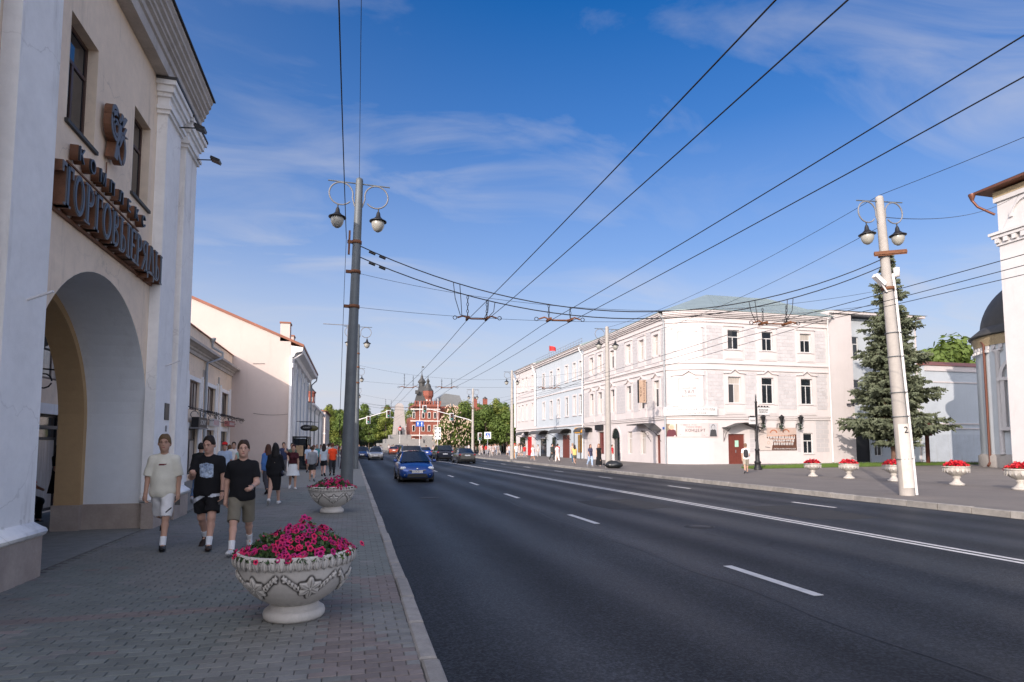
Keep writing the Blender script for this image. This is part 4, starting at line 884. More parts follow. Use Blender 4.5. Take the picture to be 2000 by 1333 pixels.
cam_ = root('security_camera', (43.4, 45.8, 5.3), 'tiny dark security camera on the white wing wall', 'camera'); q = MB(); q.tube([(43.9, 45.88, 5.2), (43.1, 45.7, 5.25)], .03, 5); q.box(42.9, 43.2, 45.55, 45.75, 5.2, 5.32); q.box(43.4, 43.6, 45.55, 45.7, 5.25, 5.4); q.build('body', m_blk, cam_)
bw = root('blank_wall_house', (56, 46, 0), 'blank pale blue house wall with white string courses between spruce and church', 'building')
MB().box(52.05, 66, 46, 58, 0, 9.1).build('wall', m_blue, bw)
for z0, z1, d in ((8.6, 9.1, .1), (7.5, 7.62, .06), (3.55, 3.68, .08), (3.1, 3.2, .08)): MB(T_my(46)).box(52.1, 66.1, z0, z1, .003, d).build('string_course', m_wb, bw)
MB().prism([(45.8, 9.12), (52, 10.5), (58.2, 9.12)], 'x', 51.9, 66).build('roof', m_rust, bw)
MB(T_my(46)).box(52.1, 66, .02, 2.6, .003, .03).build('plinth_render', mat('grey blue render', (.40, .44, .48), .85, .1, 1.2, stain=.4), bw)
# ------------------------------------------------------------------ church on the right edge
ch = root('church', (46, 30, 0), 'white church apse with dark dome and tall tower at the right edge', 'church')
m_ch = mat('church whitewash', (.54, .52, .515), .85, .05, .8, .2, 40, stain=.2); m_chb = mat('church pale blue wash', (.50, .54, .565), .85, .05, .8, .2, 40, stain=.2); m_gold = mat('ochre frieze', (.36, .28, .17), .6, .4, 14)
AX, AY, AR = 49.6, 33.2, 4.6
MB().lathe([(AR, .0), (AR, 9.2)], 48, (AX, AY, 0)).build('apse_wall', m_chb, ch); MB().lathe([(AR+.18, 0), (AR+.18, .8), (AR, .95)], 48, (AX, AY, 0)).build('plinth', m_conc, ch)
MB().lathe([(AR+.1, 8.9), (AR+.12, 9.2), (AR+.2, 9.35), (AR+.2, 9.62)], 48, (AX, AY, 0)).build('frieze', m_gold, ch)
MB().lathe([(AR+.2, 9.62), (AR+.42, 9.66), (AR+.42, 9.76), (AR-.3, 10.4)], 48, (AX, AY, 0)).build('eaves', m_dkroof, ch)
MB().lathe([(AR*.93*math.cos(R(a)), 10.1+4.3*math.sin(R(a))) for a in range(0, 91, 6)], 48, (AX, AY, 0)).build('dome', m_dkroof, ch)
for k in range(26):
    a = R(120+k*7.0); q = MB(); q.M = Matrix.Translation((AX+AR*math.cos(a), AY+AR*math.sin(a), 0)) @ Matrix.Rotation(a, 4, 'Z')
    q.box(-.02, .12, -.14, .14, 8.62, 8.88); q.box(-.02, .2, -.10, .10, 8.4, 8.6); q.build('corbel', m_ch, ch)
for a in (172, 205, 238, 262): 
    q = MB(); c = (AX+(AR+.02)*math.cos(R(a)), AY+(AR+.02)*math.sin(R(a)), 0); q.lathe([(.22, .95), (.18, 1.1), (.17, 8.2), (.26, 8.35), (.26, 8.5)], 10, c); q.build('half_column', m_ch, ch)
for a in (189, 221, 250):
    q = MB(); q.M = Matrix.Translation((AX+AR*math.cos(R(a)), AY+AR*math.sin(R(a)), 0)) @ Matrix.Rotation(R(a), 4, 'Z')
    for s_ in (-1, 1): q.box(-.1, .22, s_*.95-.13, s_*.95+.13, 2.9, 6.2)
    q.box(-.1, .3, -1.25, 1.25, 6.2, 6.45); q.box(-.1, .3, -1.25, 1.25, 2.65, 2.9)
    for k in range(12):
        A = [math.pi*(k+t)/12 for t in (0, 1)]; q.prism([(r*math.cos(x), 6.45+r*math.sin(x)*1.25) for x, r in ((A[0], .95), (A[0], 1.15), (A[1], 1.15), (A[1], .95))], 'x', -.1, .22)
    fo = q.build('window_frame', m_ch, ch); q2 = MB(); q2.M = q.M; q2.prism([(-.5, 3.1), (.5, 3.1), (.5, 5.3), (.35, 5.7), (0, 5.9), (-.35, 5.7), (-.5, 5.3)], 'x', -.05, .04); q2.build('blind_niche', mat('niche grey', (.50, .54, .57), .85, .04), fo)
MB().tube([(AX-(AR+.55)*.80, AY+(AR+.55)*.6-.9, 9.5), (AX-(AR+.12)*.93, AY+(AR+.12)*.37, 9.0), (AX-(AR+.12)*.93, AY+(AR+.12)*.37, .4), (AX-(AR+.5)*.93, AY+(AR+.1)*.35, .1)], .09, 8).build('downpipe', m_copper, ch)
q = MB(); q.box(42, 52, 22, 31, 0, 18.3); q.build('tower_wall', m_ch, ch)
for z0, z1, o_ in ((15.0, 15.15, .12), (15.5, 15.7, .3), (15.72, 15.9, .42), (18.0, 18.3, .15)): MB().box(42-o_, 52, 22, 31+o_, z0, z1).build('tower_course', m_ch, ch)
for k in range(16):
    q = MB(); q.box(41.72, 41.99, 30.85-k*.55, 31.1-k*.55, 15.17, 15.48); q.build('dentil', m_ch, ch)
MB().box(41.85, 52, 22, 31.15, 18.31, 18.7).build('frieze', m_gold, ch); MB().box(41.1, 52, 22, 31.9, 18.81, 18.95).build('eaves', m_copper, ch)
q = MB(); q.prism([(41.1, 18.96), (47, 21.5), (52, 18.96)], 'y', 22, 31.9); q.build('tower_roof', m_dkroof, ch)
q = MB(); q.lathe([(.08, -.5), (.22, -.1), (.22, 0)], 8, (41.0, 31.9, 18.85)); q.tube([(41.0, 31.9, 18.4), (41.2, 31.7, 17.9), (41.9, 31.1, 17.2)], .08, 8); q.build('downpipe', m_copper, ch)
q = MB()
for k in range(12):
    A = [math.pi*(k+t)/12 for t in (0, 1)]; q.prism([(29.0+r*math.cos(x), 16.7+r*math.sin(x)) for x, r in ((A[0], 1.0), (A[0], 1.2), (A[1], 1.2), (A[1], 1.0))], 'x', 41.85, 42.0)
q.build('arch_moulding', m_ch, ch)
cx = root('wooden_cross', (46.6, 41.2, 0), 'tall dark red Orthodox cross beside the spruce', 'cross')
q = MB(); q.box(46.48, 46.72, 41.1, 41.3, 0, 4.0); q.box(46.1, 47.1, 41.09, 41.31, 3.3, 3.5); q.build('post_and_beam', mat('red brown timber', (.10, .03, .022), .7, .2, 4), cx); q = MB(); q.prism([(46.15, 2.72), (47.05, 2.38), (47.05, 2.58), (46.15, 2.92)], 'y', 41.08, 41.32); q.build('slanted_beam', mat('red brown timber2', (.10, .03, .022), .7, .2, 4), cx)
# lawn strip
q = MB(); q.prism([(26.3, 36.5), (33, 37.4), (52, 40.0), (52, 43.8), (40, 43.5), (27, 38.2)], 'z', -.002, .03); lw = q.build('lawn', m_grass, None, kind='stuff')
q = MB(); pts = rng.uniform(0, 1, (9000, 6))
for a, b, c, d, e_, f_ in pts:
    x = 26.5+25*a; lo = 36.5+(x-26.3)*.137; hi = min(38.2+(x-27)*.41, 43.6); y = lo+(hi-lo)*b; h_ = .10+.14*c; q.add([(x-.02, y, 0), (x+.02, y+.01*d, 0), (x+.08*(e_-.5), y+.08*(f_-.5), h_)], [(0, 1, 2)])
q.build('grass_blades', mat('grass blades', (.10, .16, .03), .85, .3, 2), lw, kind='stuff')
# ------------------------------------------------------------------ lamp posts, trolley wires
def lamp_post(name, lab, m, r0, r1, h=10.0, grp='double-armed street lamp posts'):
    o = root(name, (0, 0, 0), lab, 'lamp post', grp)
    q = MB(); q.tube([(0, 0, -.05), (0, 0, h*.3), (0, 0, h*.65), (0, 0, h)], [r0, r0+(r1-r0)*.3, r0+(r1-r0)*.65, r1], 16); q.build('shaft', m, o)
    q = MB(); q.lathe([(r1*1.02, h-.02), (r1*.9, h+.06), (r1*.3, h+.1), (0, h+.1)], 12); q.build('cap', m, o)
    q = MB(); q.tube([(-.95, 0, h-.1), (.95, 0, h-.1)], .022, 6); q.build('crossbar', m_galv, o)
    for s_ in (-1, 1):
        cx_, cz = s_*(r1+.43), h-.48; n = 26
        pts = [(cx_+s_*.36*math.cos(R(195-335*k/n)), 0, cz+.36*math.sin(R(195-335*k/n))) for k in range(n+1)]
        q = MB(); q.tube([(s_*(r1+.0), 0, h-.85)] + pts, .024, 6); q.build('scroll_arm', m_grey, o)
        lx = cx_+s_*.08
        q = MB(); q.tube([(lx, 0, cz-.34), (lx, 0, cz-.5)], .02, 6); q.lathe([(.035, -.46), (.06, -.52), (.075, -.62), (.15, -.70), (.27, -.765), (.27, -.79), (.20, -.785)], 18, (lx, 0, cz)); lo = q.build('lamp_hood', m_blk, o)
        q = MB(); q.lathe([(.195, -.79), (.205, -.86), (.185, -.96), (.13, -1.06), (.05, -1.115), (.0, -1.12)], 18, (lx, 0, cz)); q.build('lamp_globe', m_lampg, lo)
    return o
pL = lamp_post('lamp_post', 'grey steel lamp post with two scroll lamps, behind the second planter', m_galv, .195, .112)
pL.location = (-.16, 19.5, 0); pL.rotation_euler = (0, R(1.3), 0)
for z, in ((8.0,), (7.05,), (5.95,)):
    q = MB(); r_ = .195-.083*z/10; q.lathe([(r_+.005, z-.05), (r_+.022, z-.05), (r_+.022, z+.05), (r_+.005, z+.05)], 14); q.box(-r_-.16, -r_-.01, -.04, .04, z-.045, z+.045); q.build('clamp', m_rustm, pL, world=False)
MB().box(-.26, -.2, -.05, .05, 7.6, 8.35).build('bracket', m_rustm, pL, world=False)
for k, (y, lab) in enumerate(((44, 'second grey lamp post along the left kerb, half hidden by the first'), (68.5, 'third grey lamp post along the left kerb, far off'), (93, 'farthest grey lamp post on the left kerb'))):
    c = copy_tree(pL); c.location = (.25, y, 0); c.rotation_euler = (0, 0, 0); c['label'] = lab
pR = lamp_post('lamp_post', 'pale concrete lamp post on the far pavement with two scroll lamps, seen against the terrace', m_conc, .225, .125)
poles = []
for k, (x, y, lab) in enumerate(((17.5, 40.4, None), (17.5, 67.5, 'concrete lamp post farther along the right kerb, at the end of the terrace'), (17.5, 91, 'farthest concrete lamp post on the right, by the traffic light'))):
    c = pR if k == 0 else copy_tree(pR); c.location = (x, y, 0)
    if lab: c['label'] = lab
p1_ = copy_tree(pR); p1_['label'] = 'leaning concrete lamp post with number 2, nearest on the right pavement'
p1_.location = (17.72, 16.5, 0); p1_.rotation_euler = (0, R(-3.3), 0)
def lp(q, name, m, **k): return q.build(name, m, p1_, world=False, **k)
q = MB(); q.M = Matrix.Rotation(R(-22), 4, 'Z'); q.box(-.42, .6, -.26, -.18, 8.02, 8.10); q.box(-.42, .6, -.23, -.215, 7.98, 8.14); lp(q, 'beam', m_rustm)
for z in (8.05, 6.9):
    q = MB(); r_ = .25-.1*z/10; q.lathe([(r_+.004, z-.05), (r_+.024, z-.05), (r_+.024, z+.05), (r_+.004, z+.05)], 14); lp(q, 'clamp', m_rustm)
q = MB(); q.tube([(.27, -.12, 0), (.26, -.1, 3), (.22, -.08, 6.8), (.2, -.06, 7.4)], .045, 6); lp(q, 'conduit', m_pipew)
for z in (1.2, 2.6, 3.4, 4.6, 5.4):
    q = MB(); r_ = .25-.1*z/10; q.lathe([(r_+.003, z-.012), (r_+.012, z-.012), (r_+.012, z+.012), (r_+.003, z+.012)], 14); q.tube([(.3, -.12, z), (.18, -.16, z)], .02, 4); lp(q, 'strap', m_galv)
q = MB(); q.lathe([(.0, -.2), (.09, -.2), (.1, .1), (.0, .14)], 12, (.38, -.05, 7.5)); q.tube([(.2, -.05, 7.35), (.38, -.05, 7.3)], .03, 5); lp(q, 'camera_dome', m_pipew)
q = MB(); q.M = Matrix.Translation((-.42, -.12, 7.15)) @ Matrix.Rotation(R(42), 4, 'Y'); q.box(-.25, .2, -.09, .09, -.07, .07); q.tube([(.15, 0, -.05), (.45, .0, -.12)], .03, 5); lp(q, 'camera_box', m_pipew)
q = MB(); q.lathe([(.262, .6), (.262, 1.95)], 16, a0=R(215), a1=R(335), n=16) if False else None
q = MB(); q.lathe([(.251, .25), (.243, 2.35)], 14, a0=R(205), a1=R(330)); lp(q, 'pale_repair_patch', mat('pale cement patch', (.56, .52, .47), .8, .12, 4))
text_mb('2', .30, Matrix.Identity(4), m_blk, 'painted_number', None)
pn = bpy.data.objects['painted_number']; pn.parent = p1_; pn.location = (-.06, -.262, 2.15); pn.rotation_euler = (R(90), 0, R(-14)); 

def cat(p, q_, sag, n=18):
    p, q_ = Vector(p), Vector(q_); return [p.lerp(q_, k/n) - Vector((0, 0, sag*4*(k/n)*(1-k/n))) for k in range(n+1)]
def wire(name, lab, pts, r, grp=None, catg='wire', m=None):
    o = MB().tube(pts, r, 5).build(name, m or m_wire, None, label=lab, cat=catg, group=grp); return o
ZW = 5.6
CW_ = [(3.45, 'leftmost of the trolley contact wires over the left lanes'), (4.05, 'second trolley contact wire from the left'), (6.0, 'third trolley contact wire from the left'), (6.68, 'fourth trolley contact wire from the left'), (13.0, 'fifth trolley contact wire, over the right lanes'), (13.8, 'rightmost trolley contact wire over the right lanes')]
for k, (x, lab) in enumerate(CW_):
    pts = []
    for a in range(-1, 5):
        y0 = 19.2+24.5*(a-1); seg = cat((x, y0, ZW), (x, y0+24.5, ZW), .12, 8); pts += seg if a == -1 else seg[1:]
    wire('trolley_wire', lab, pts, .009, 'trolley contact wires')
wire('feeder_wire', 'feeder wire over the right kerb below the lamp brackets', [p for a in range(4) for p in cat((14.6, -8+24.5*a, ZW+.05), (14.6, 16.5+24.5*a, ZW+.05), .2, 8)[(1 if a else 0):]], .009)
def zat(t, zl, zm, zr): return zl*(1-t)*(1-2*t)+4*zm*t*(1-t)+zr*t*(2*t-1)
def span(xl, yl, xr, yr, near, tagx):
    P = lambda t, z: Vector((xl+(xr-xl)*t, yl+(yr-yl)*t, z))
    n = 28
    if near:
        for zl, zm, zr, lab in ((7.98, 5.95, 8.0, 'upper thick feeder cable sagging across the road between the two near lamp posts'), (7.62, 5.72, 7.75, 'lower thick feeder cable sagging across the road between the two near lamp posts')):
            pts = [P(k/n, zat(k/n, zl, zm, zr)) for k in range(n+1)]; o = wire('feeder_cable', lab, pts, .017, 'thick feeder cables')
            for k in (.8, 1.3): MB().tube([P(k/n, zat(k/n, zl, zm, zr)-.05), P((k+.3)/n, zat((k+.3)/n, zl, zm, zr)-.05)], .04, 5).build('insulator', m_iron, o)
    hi = (7.05, 6.0, 6.9) if near else (7.2, 6.2, 7.2); lo = (5.95, 5.62, 6.4) if near else (6.1, 5.66, 6.1)
    wire('span_wire', 'thin upper span wire carrying the trolley hangers ' + tagx, [P(k/n, zat(k/n, *hi)) for k in range(n+1)], .006, 'thin cross span wires')
    wire('span_wire', 'thin lower span wire through the trolley hangers ' + tagx, [P(k/n, zat(k/n, *lo)) for k in range(n+1)], .006, 'thin cross span wires')
    for a, b, nm in ((CW_[0][0], CW_[1][0], 'left'), (CW_[2][0], CW_[3][0], 'middle'), (CW_[4][0], CW_[5][0], 'right')):
        ta, tb = (a-xl)/(xr-xl), (b-xl)/(xr-xl); pa, pb = P(ta, ZW+.06), P(tb, ZW+.06)
        o = root('wire_hanger', (pa+pb)/2, 'rusty hanger holding the %s pair of trolley wires %s' % (nm, tagx), 'hanger', 'trolley wire hangers')
        q = MB(); d = (pb-pa).normalized(); up_ = Vector((0, 0, 1))
        q.tube([pa-d*.32, pa-d*.14+up_*.06, pa, pa+d*.12-up_*.03, pb-d*.12-up_*.03, pb, pb+d*.14+up_*.06, pb+d*.32], .026, 6)
        q.build('rod', m_rustm, o)
        for p, t in ((pa, ta), (pb, tb)):
            zt = zat(t, *hi); q = MB()
            nl = max(2, int((zt-p.z)/.11))
            for k in range(nl):
                z = p.z+.05+k*.11; q.tube([(p.x+(.03*math.cos(a_) if k % 2 else 0), p.y+(0 if k % 2 else .03*math.cos(a_)), z+.05+.06*math.sin(a_)) for a_ in [j*math.pi/4 for j in range(8)]], .011, 4, closed=True)
            q.build('chain', m_iron, o); q = MB(); q.box(p.x-.03, p.x+.03, p.y-.22, p.y+.22, ZW+.005, ZW+.075); q.build('clamp', m_rustm, o)
        for p, s_ in ((pa, -1), (pb, 1)):
            q = MB(); c = p+d*.40*s_; q.tube([c+d*.06*math.cos(j*math.pi/4)+up_*.06*math.sin(j*math.pi/4) for j in range(8)], .014, 4, closed=True); q.build('ring', m_iron, o)
        if near and nm != 'middle':
            for j, (dx, p) in enumerate(((-.45, pa), (-.25, pa), (.05, pb), (.25, pb))):
                t = (p.x+dx-xl)/(xr-xl); top = P(t, zat(t, 7.98, 5.95, 8.0) if j < 2 else zat(t, 7.62, 5.72, 7.75))
                MB().tube([top, top.lerp(p, .35)+Vector((-.1+.05*j, 0, -.12)), top.lerp(p, .75)+Vector((-.12, 0, -.2)), p+Vector((0, 0, .05))], .012, 5).build('jumper_cable', m_wire, o)
span(-.1, 19.5, 17.4, 16.5, True, 'nearest the camera'); span(.25, 44, 17.5, 40.4, False, 'at the second pair of posts'); span(.25, 68.5, 17.5, 67.5, False, 'at the third pair of posts')
wire('overhead_cable', 'black cable running up past the left lamp post towards the camera', cat((-.32, -6, 9.2), (-.3, 19.5, 8.1), .5), .012)
wire('overhead_cable', 'thin cable from the top of the left lamp post towards the camera', cat((-.1, -6, 10.4), (.06, 19.5, 10.05), .3), .007)
wire('overhead_cable', 'cable hanging from the left lamp post down to its base', [(-.3, 19.42, 8.1), (-.33, 19.4, 6.5), (-.4, 19.4, 1)], .008)
wire('overhead_cable', 'cable from the leaning lamp post top along the right kerb to the next post', cat((17.15, 16.5, 10.1), (17.5, 40.4, 10.0), .5), .009)
wire('overhead_cable', 'lower cable from the leaning lamp post along the right kerb', cat((17.3, 16.5, 9.1), (17.5, 40.4, 8.9), .6), .009)
wire('overhead_cable', 'cable from the leaning lamp post top towards the camera side', cat((17.15, 16.5, 10.1), (17.3, -9, 10.3), .5), .009)
wire('overhead_cable', 'cable from the leaning lamp post to the church tower eaves', cat((17.25, 16.5, 9.35), (41.9, 29.5, 18.0), .6), .012)
for k in range(2): wire('overhead_cable', ('upper' if k else 'lower') + ' of two cables along the right kerb beyond the second post', cat((17.5, 40.4, 7+.5*k), (17.5, 67.5, 6.9+.5*k), .5), .012)
for k, z in enumerate((7.0, 6.6)): wire('overhead_cable', ('upper' if k == 0 else 'lower') + ' span cable across the far crossing', cat((.25, 93, z+1), (17.5, 91, z+1), .9), .016)
# sign bracket on the second left post
fb = root('banner_bracket', (-.6, 44, 7.5), 'empty thin banner bracket on the second left lamp post', 'bracket'); MB().tube([(.25, 43.9, 9.95), (-2.1, 43.9, 9.98)], .03, 5).build('arm', m_grey, fb); MB().tube([(-.45, 43.9, 9.95), (-.55, 43.9, 5.1), (.1, 43.9, 5.1)], .025, 5).build('frame', m_grey, fb)
# signpost lantern column with direction boards (right pavement)
sp_ = root('direction_post', (25.86, 35.3, 0), 'black ornate direction post with white boards in front of the concert house', 'signpost')
q = MB(); q.lathe([(.26, 0), (.26, .12), (.2, .2), (.2, .45), (.24, .5), (.15, .6), (.13, 1.25), (.17, 1.3), (.11, 1.4), (.085, 2.0), (.07, 4.4), (.1, 4.45), (.05, 4.55), (.03, 4.9), (.0, 5.02)], 14, (25.86, 35.3, 0)); q.build('column', m_iron, sp_)
for x0, x1, z0, z1, tx in ((25.95, 26.85, 3.62, 4.12, 'ЗОЛОТЫЕ\nВОРОТА'), (25.3, 25.78, 3.0, 3.45, 'ПАРК')):
    q = MB(); q.box(x0, x1, 35.27, 35.33, z0, z1); bo = q.build('board', m_pvc, sp_); q = MB()
    for z in (z0-.04, z1+.0): q.box(x0-.03, x1+.03, 35.26, 35.34, z, z+.04)
    for j in range(4): q.box(x0+.1+j*(x1-x0-.25)/3, x0+.18+j*(x1-x0-.25)/3, 35.26, 35.34, z1+.042, z1+.1)
    q.build('frame', m_iron, bo); text_mb(tx, .15, face_my((x0+x1)/2, 35.262, (z0+z1)/2), m_blk, 'lettering', bo)
bg = root('rubbish_bag', (17.7, 40.0, 0), 'full black rubbish bag lying by the second right lamp post', 'bag')
q = MB(); q.ball((17.75, 40.0, .24), (.62, .42, .3), 20, 12)
q.v = [(x+.05*math.sin(9*y+5*z), y+.05*math.sin(8*x), max(.0, z+.03*math.sin(11*x+7*y))) for x, y, z in q.v]; q.build('sack', mat('black plastic', (.01, .012, .014), .3, 0, spec=.6), bg); MB().tube([(17.2, 39.95, .2), (17.0, 39.9, .22), (16.9, 39.85, .3)], [.1, .03, .08], 8).build('tied_neck', m_blk, bg)
# ------------------------------------------------------------------ planters with petunias (left pavement), urns (right)
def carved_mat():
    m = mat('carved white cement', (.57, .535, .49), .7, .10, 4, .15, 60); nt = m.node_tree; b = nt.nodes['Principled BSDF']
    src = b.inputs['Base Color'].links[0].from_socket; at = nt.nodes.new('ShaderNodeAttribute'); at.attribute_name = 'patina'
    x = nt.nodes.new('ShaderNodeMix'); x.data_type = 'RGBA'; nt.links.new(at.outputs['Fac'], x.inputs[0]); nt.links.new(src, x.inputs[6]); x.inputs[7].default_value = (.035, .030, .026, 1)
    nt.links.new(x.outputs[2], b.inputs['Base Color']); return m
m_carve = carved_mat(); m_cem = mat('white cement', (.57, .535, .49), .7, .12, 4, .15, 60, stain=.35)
def sstep(a, b, x): t = np.clip((x-a)/(b-a), 0, 1); return t*t*(3-2*t)
def bowl_mesh():
    # profile of the bowl between foot and rim: (r, z)
    pr_ = np.array([(.20, .115), (.23, .13), (.30, .155), (.37, .19), (.44, .235), (.50, .29), (.545, .345), (.575, .40), (.59, .45), (.60, .485), (.60, .50)])
    t = np.linspace(0, 1, 84); sl = np.concatenate([[0], np.cumsum(np.hypot(*np.diff(pr_, axis=0).T))]); sl /= sl[-1]
    rr = np.interp(t, sl, pr_[:, 0]); zz_ = np.interp(t, sl, pr_[:, 1])
    k = np.ones(7)/7; rr[3:-3] = np.convolve(rr, k, 'valid'); zz_[3:-3] = np.convolve(zz_, k, 'valid')
    n = 504; th = np.arange(n)*2*np.pi/n
    TH, RR = np.meshgrid(th, rr); _, ZZ = np.meshgrid(th, zz_); NS = 6
    ph = (TH*NS/(2*np.pi)) % 1.0; a = (ph-.5)*2*np.pi/NS
    X_ = a*.56; Z_ = (ZZ-.34)*1.25           # flat coordinates round each lily
    rho = np.hypot(X_, Z_+.015); ang = np.arctan2(Z_+.015, X_)
    h = np.zeros_like(X_)
    for j in range(6):                        # six pointed petals
        d = (ang-(np.pi/2+j*np.pi/3)+np.pi) % (2*np.pi)-np.pi; u = rho*np.cos(d); v = rho*np.sin(d)
        wd = .036*np.sin(np.clip(u/.125, 0, 1)*np.pi)**.7
        inside = (u > .012) & (u < .125) & (np.abs(v) < wd+1e-6)
        bump = np.where(inside, .5+.5*(1-(np.abs(v)/np.maximum(wd, 1e-4))**2)-.28*np.exp(-(v/.005)**2), 0)
        h = np.maximum(h, bump)
    h = np.maximum(h, np.where(rho < .022, 1.15*np.sqrt(np.maximum(0, 1-(rho/.022)**2)), 0))
    # swags rising on both sides, made of leaf scales and beads
    ax = np.abs(X_); zc = -.03+.55*np.clip(ax-.08, 0, 1)+1.1*np.clip(ax-.13, 0, 1)**1.5; wd = .040-.07*np.clip(ax-.10, 0, .35)
    sc = (Z_-zc)/np.maximum(wd, .012); ins = (ax > .085) & (ax < .262) & (np.abs(sc) < 1)
    rip = .55+.3*np.cos(ax*210+sc*2.2)+.2*np.cos(ax*105-sc*4)
    h = np.maximum(h, np.where(ins, np.clip(rip, .15, 1)*(1-sc**4)*.8, 0))
    for bx, bz in ((.25, .075), (.262, .09), (.235, .065), (.255, .055)):
        d = np.hypot(ax-bx, Z_-bz-.02); h = np.maximum(h, np.where(d < .016, .8*np.sqrt(np.maximum(0, 1-(d/.016)**2)), 0))
    fade = sstep(0.13, .18, ZZ)*(1-sstep(.47, .5, ZZ)); h = h*fade
    # patina sits in the grooves and round the edges of the relief
    def blur(x, r):
        y = x.copy()
        for _ in range(r): y = (np.roll(y, 1, 1)+np.roll(y, -1, 1)+y*2)/4; y[1:-1] = (y[:-2]+y[2:]+2*y[1:-1])/4
        return y
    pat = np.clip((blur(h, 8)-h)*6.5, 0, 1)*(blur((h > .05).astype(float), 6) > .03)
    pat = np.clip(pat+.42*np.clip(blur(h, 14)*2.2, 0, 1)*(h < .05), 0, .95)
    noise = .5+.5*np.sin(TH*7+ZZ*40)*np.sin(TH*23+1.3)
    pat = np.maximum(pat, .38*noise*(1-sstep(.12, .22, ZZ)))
    disp = .030*h; RR2 = RR+disp*.9; ZZ2 = ZZ-disp*.3*(1-sstep(.3, .5, ZZ))
    vs = np.stack([RR2*np.cos(TH), RR2*np.sin(TH), ZZ2], -1).reshape(-1, 3); m_, n_ = TH.shape
    i = np.arange(m_-1)[:, None]*n_+np.arange(n_)[None]; j = np.arange(m_-1)[:, None]*n_+(np.arange(n_)[None]+1) % n_
    fs = np.stack([i, j, j+n_, i+n_], -1).reshape(-1, 4)
    me = bpy.data.meshes.new('bowl'); me.from_pydata(vs.tolist(), [], fs.tolist()); me.polygons.foreach_set('use_smooth', [True]*len(fs))
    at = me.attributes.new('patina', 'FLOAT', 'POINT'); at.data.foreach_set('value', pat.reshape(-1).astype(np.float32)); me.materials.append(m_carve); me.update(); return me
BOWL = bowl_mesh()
def leaf_rim_mesh():
    # one acanthus leaf of the rim: pointed, ribbed, rolling over the edge
    n, m_ = 9, 9; vs = []; pa = []
    for i in range(n):
        t = i/(n-1); w_ = .040*(math.sin(min(1, t*1.25+.15)*math.pi*.62))*(1 if t < .72 else max(.06, 1-((t-.72)/.28)**1.3))
        ang_ = R(35-125*t)*1.0; r_ = .035; cx_ = .598; cz = .555
        for j in range(m_):
            s_ = -1+2*j/(m_-1); rib = .0065*math.cos(s_*math.pi*2.2)*(.4+.6*t); rr = r_+rib+.004*(1-s_*s_)
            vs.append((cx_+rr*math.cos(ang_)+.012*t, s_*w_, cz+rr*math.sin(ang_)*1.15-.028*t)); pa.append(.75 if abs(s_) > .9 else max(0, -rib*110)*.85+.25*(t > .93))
    fs = [(i*m_+j, i*m_+j+1, (i+1)*m_+j+1, (i+1)*m_+j) for i in range(n-1) for j in range(m_-1)]
    me = bpy.data.meshes.new('rim_leaf'); me.from_pydata(vs, [], fs); me.polygons.foreach_set('use_smooth', [True]*len(fs))
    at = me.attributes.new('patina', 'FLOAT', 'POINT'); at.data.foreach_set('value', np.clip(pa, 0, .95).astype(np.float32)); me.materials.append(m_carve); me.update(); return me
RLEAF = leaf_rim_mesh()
m_soil = mat('potting soil', (.02, .015, .01), .95, .3, 12)
def planter(x, y, lab, rz):
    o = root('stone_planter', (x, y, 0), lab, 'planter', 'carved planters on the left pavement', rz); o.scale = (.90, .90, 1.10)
    q = MB(); q.lathe([(.0, 0), (.30, 0), (.318, .02), (.322, .045), (.312, .075), (.285, .09), (.262, .095), (.255, .115), (.235, .135), (.20, .14)], 48); q.build('foot', m_cem, o, world=False)
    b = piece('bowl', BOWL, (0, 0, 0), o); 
    q = MB(); q.lathe([(.60, .495), (.622, .502), (.632, .515), (.622, .532), (.605, .54)], 72); q.lathe([(.605, .54), (.60, .585), (.575, .592), (.55, .585), (.545, .50), (.5, .48), (0, .48)], 72); ri = q.build('rim', m_cem, o, world=False)
    n = 46
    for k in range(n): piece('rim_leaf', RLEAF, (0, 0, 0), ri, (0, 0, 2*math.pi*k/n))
    q = MB(); q.lathe([(.545, .54), (.3, .555), (0, .56)], 32); q.build('soil', m_soil, o, world=False); return o
# petunia bloom: five-lobed funnel
def bloom_mesh(seed):
    rr_ = random.Random(seed); vs = [(0, 0, -.028)]; rings = ((.008, -.012), (.018, .0), (.030, .004), (.036, -.002)); n = 20
    for k, (r_, z) in enumerate(rings):
        for j in range(n):
            a = 2*math.pi*j/n; lob = 1+(.13*math.cos(5*a) if k >= 2 else .04*math.cos(5*a))+rr_.uniform(-.03, .03); vs.append((r_*lob*math.cos(a), r_*lob*math.sin(a), z+.004*math.sin(5*a+1)*(k >= 2)+rr_.uniform(-.002, .002)))
    fs = [(0, 1+(j+1) % n, 1+j) for j in range(n)] + [(1+i*n+j, 1+i*n+(j+1) % n, 1+(i+1)*n+(j+1) % n, 1+(i+1)*n+j) for i in range(3) for j in range(n)]
    me = bpy.data.meshes.new('bloom'); me.from_pydata(vs, [], fs)
    me.polygons.foreach_set('use_smooth', [True]*len(fs)); me.polygons.foreach_set('material_index', [1]*n+[1]*n+[0]*(2*n)); return me
m_pet = [mat('magenta petal %d' % k, c, .6, .1, 30, rnd=.18) for k, c in enumerate(((.52, .006, .11), (.60, .010, .085), (.43, .008, .15)))]
m_throat = mat('dark magenta throat', (.13, .0, .045), .6, 0); m_pleaf = mat('petunia leaf', (.035, .075, .022), .55, .3, 14); m_pleaf2 = mat('light petunia leaf', (.075, .125, .03), .55, .2, 14)
blooms = []
for k in range(6):
    b = bloom_mesh(k); b.materials.append(m_pet[k % 3]); b.materials.append(m_throat); blooms.append(b)
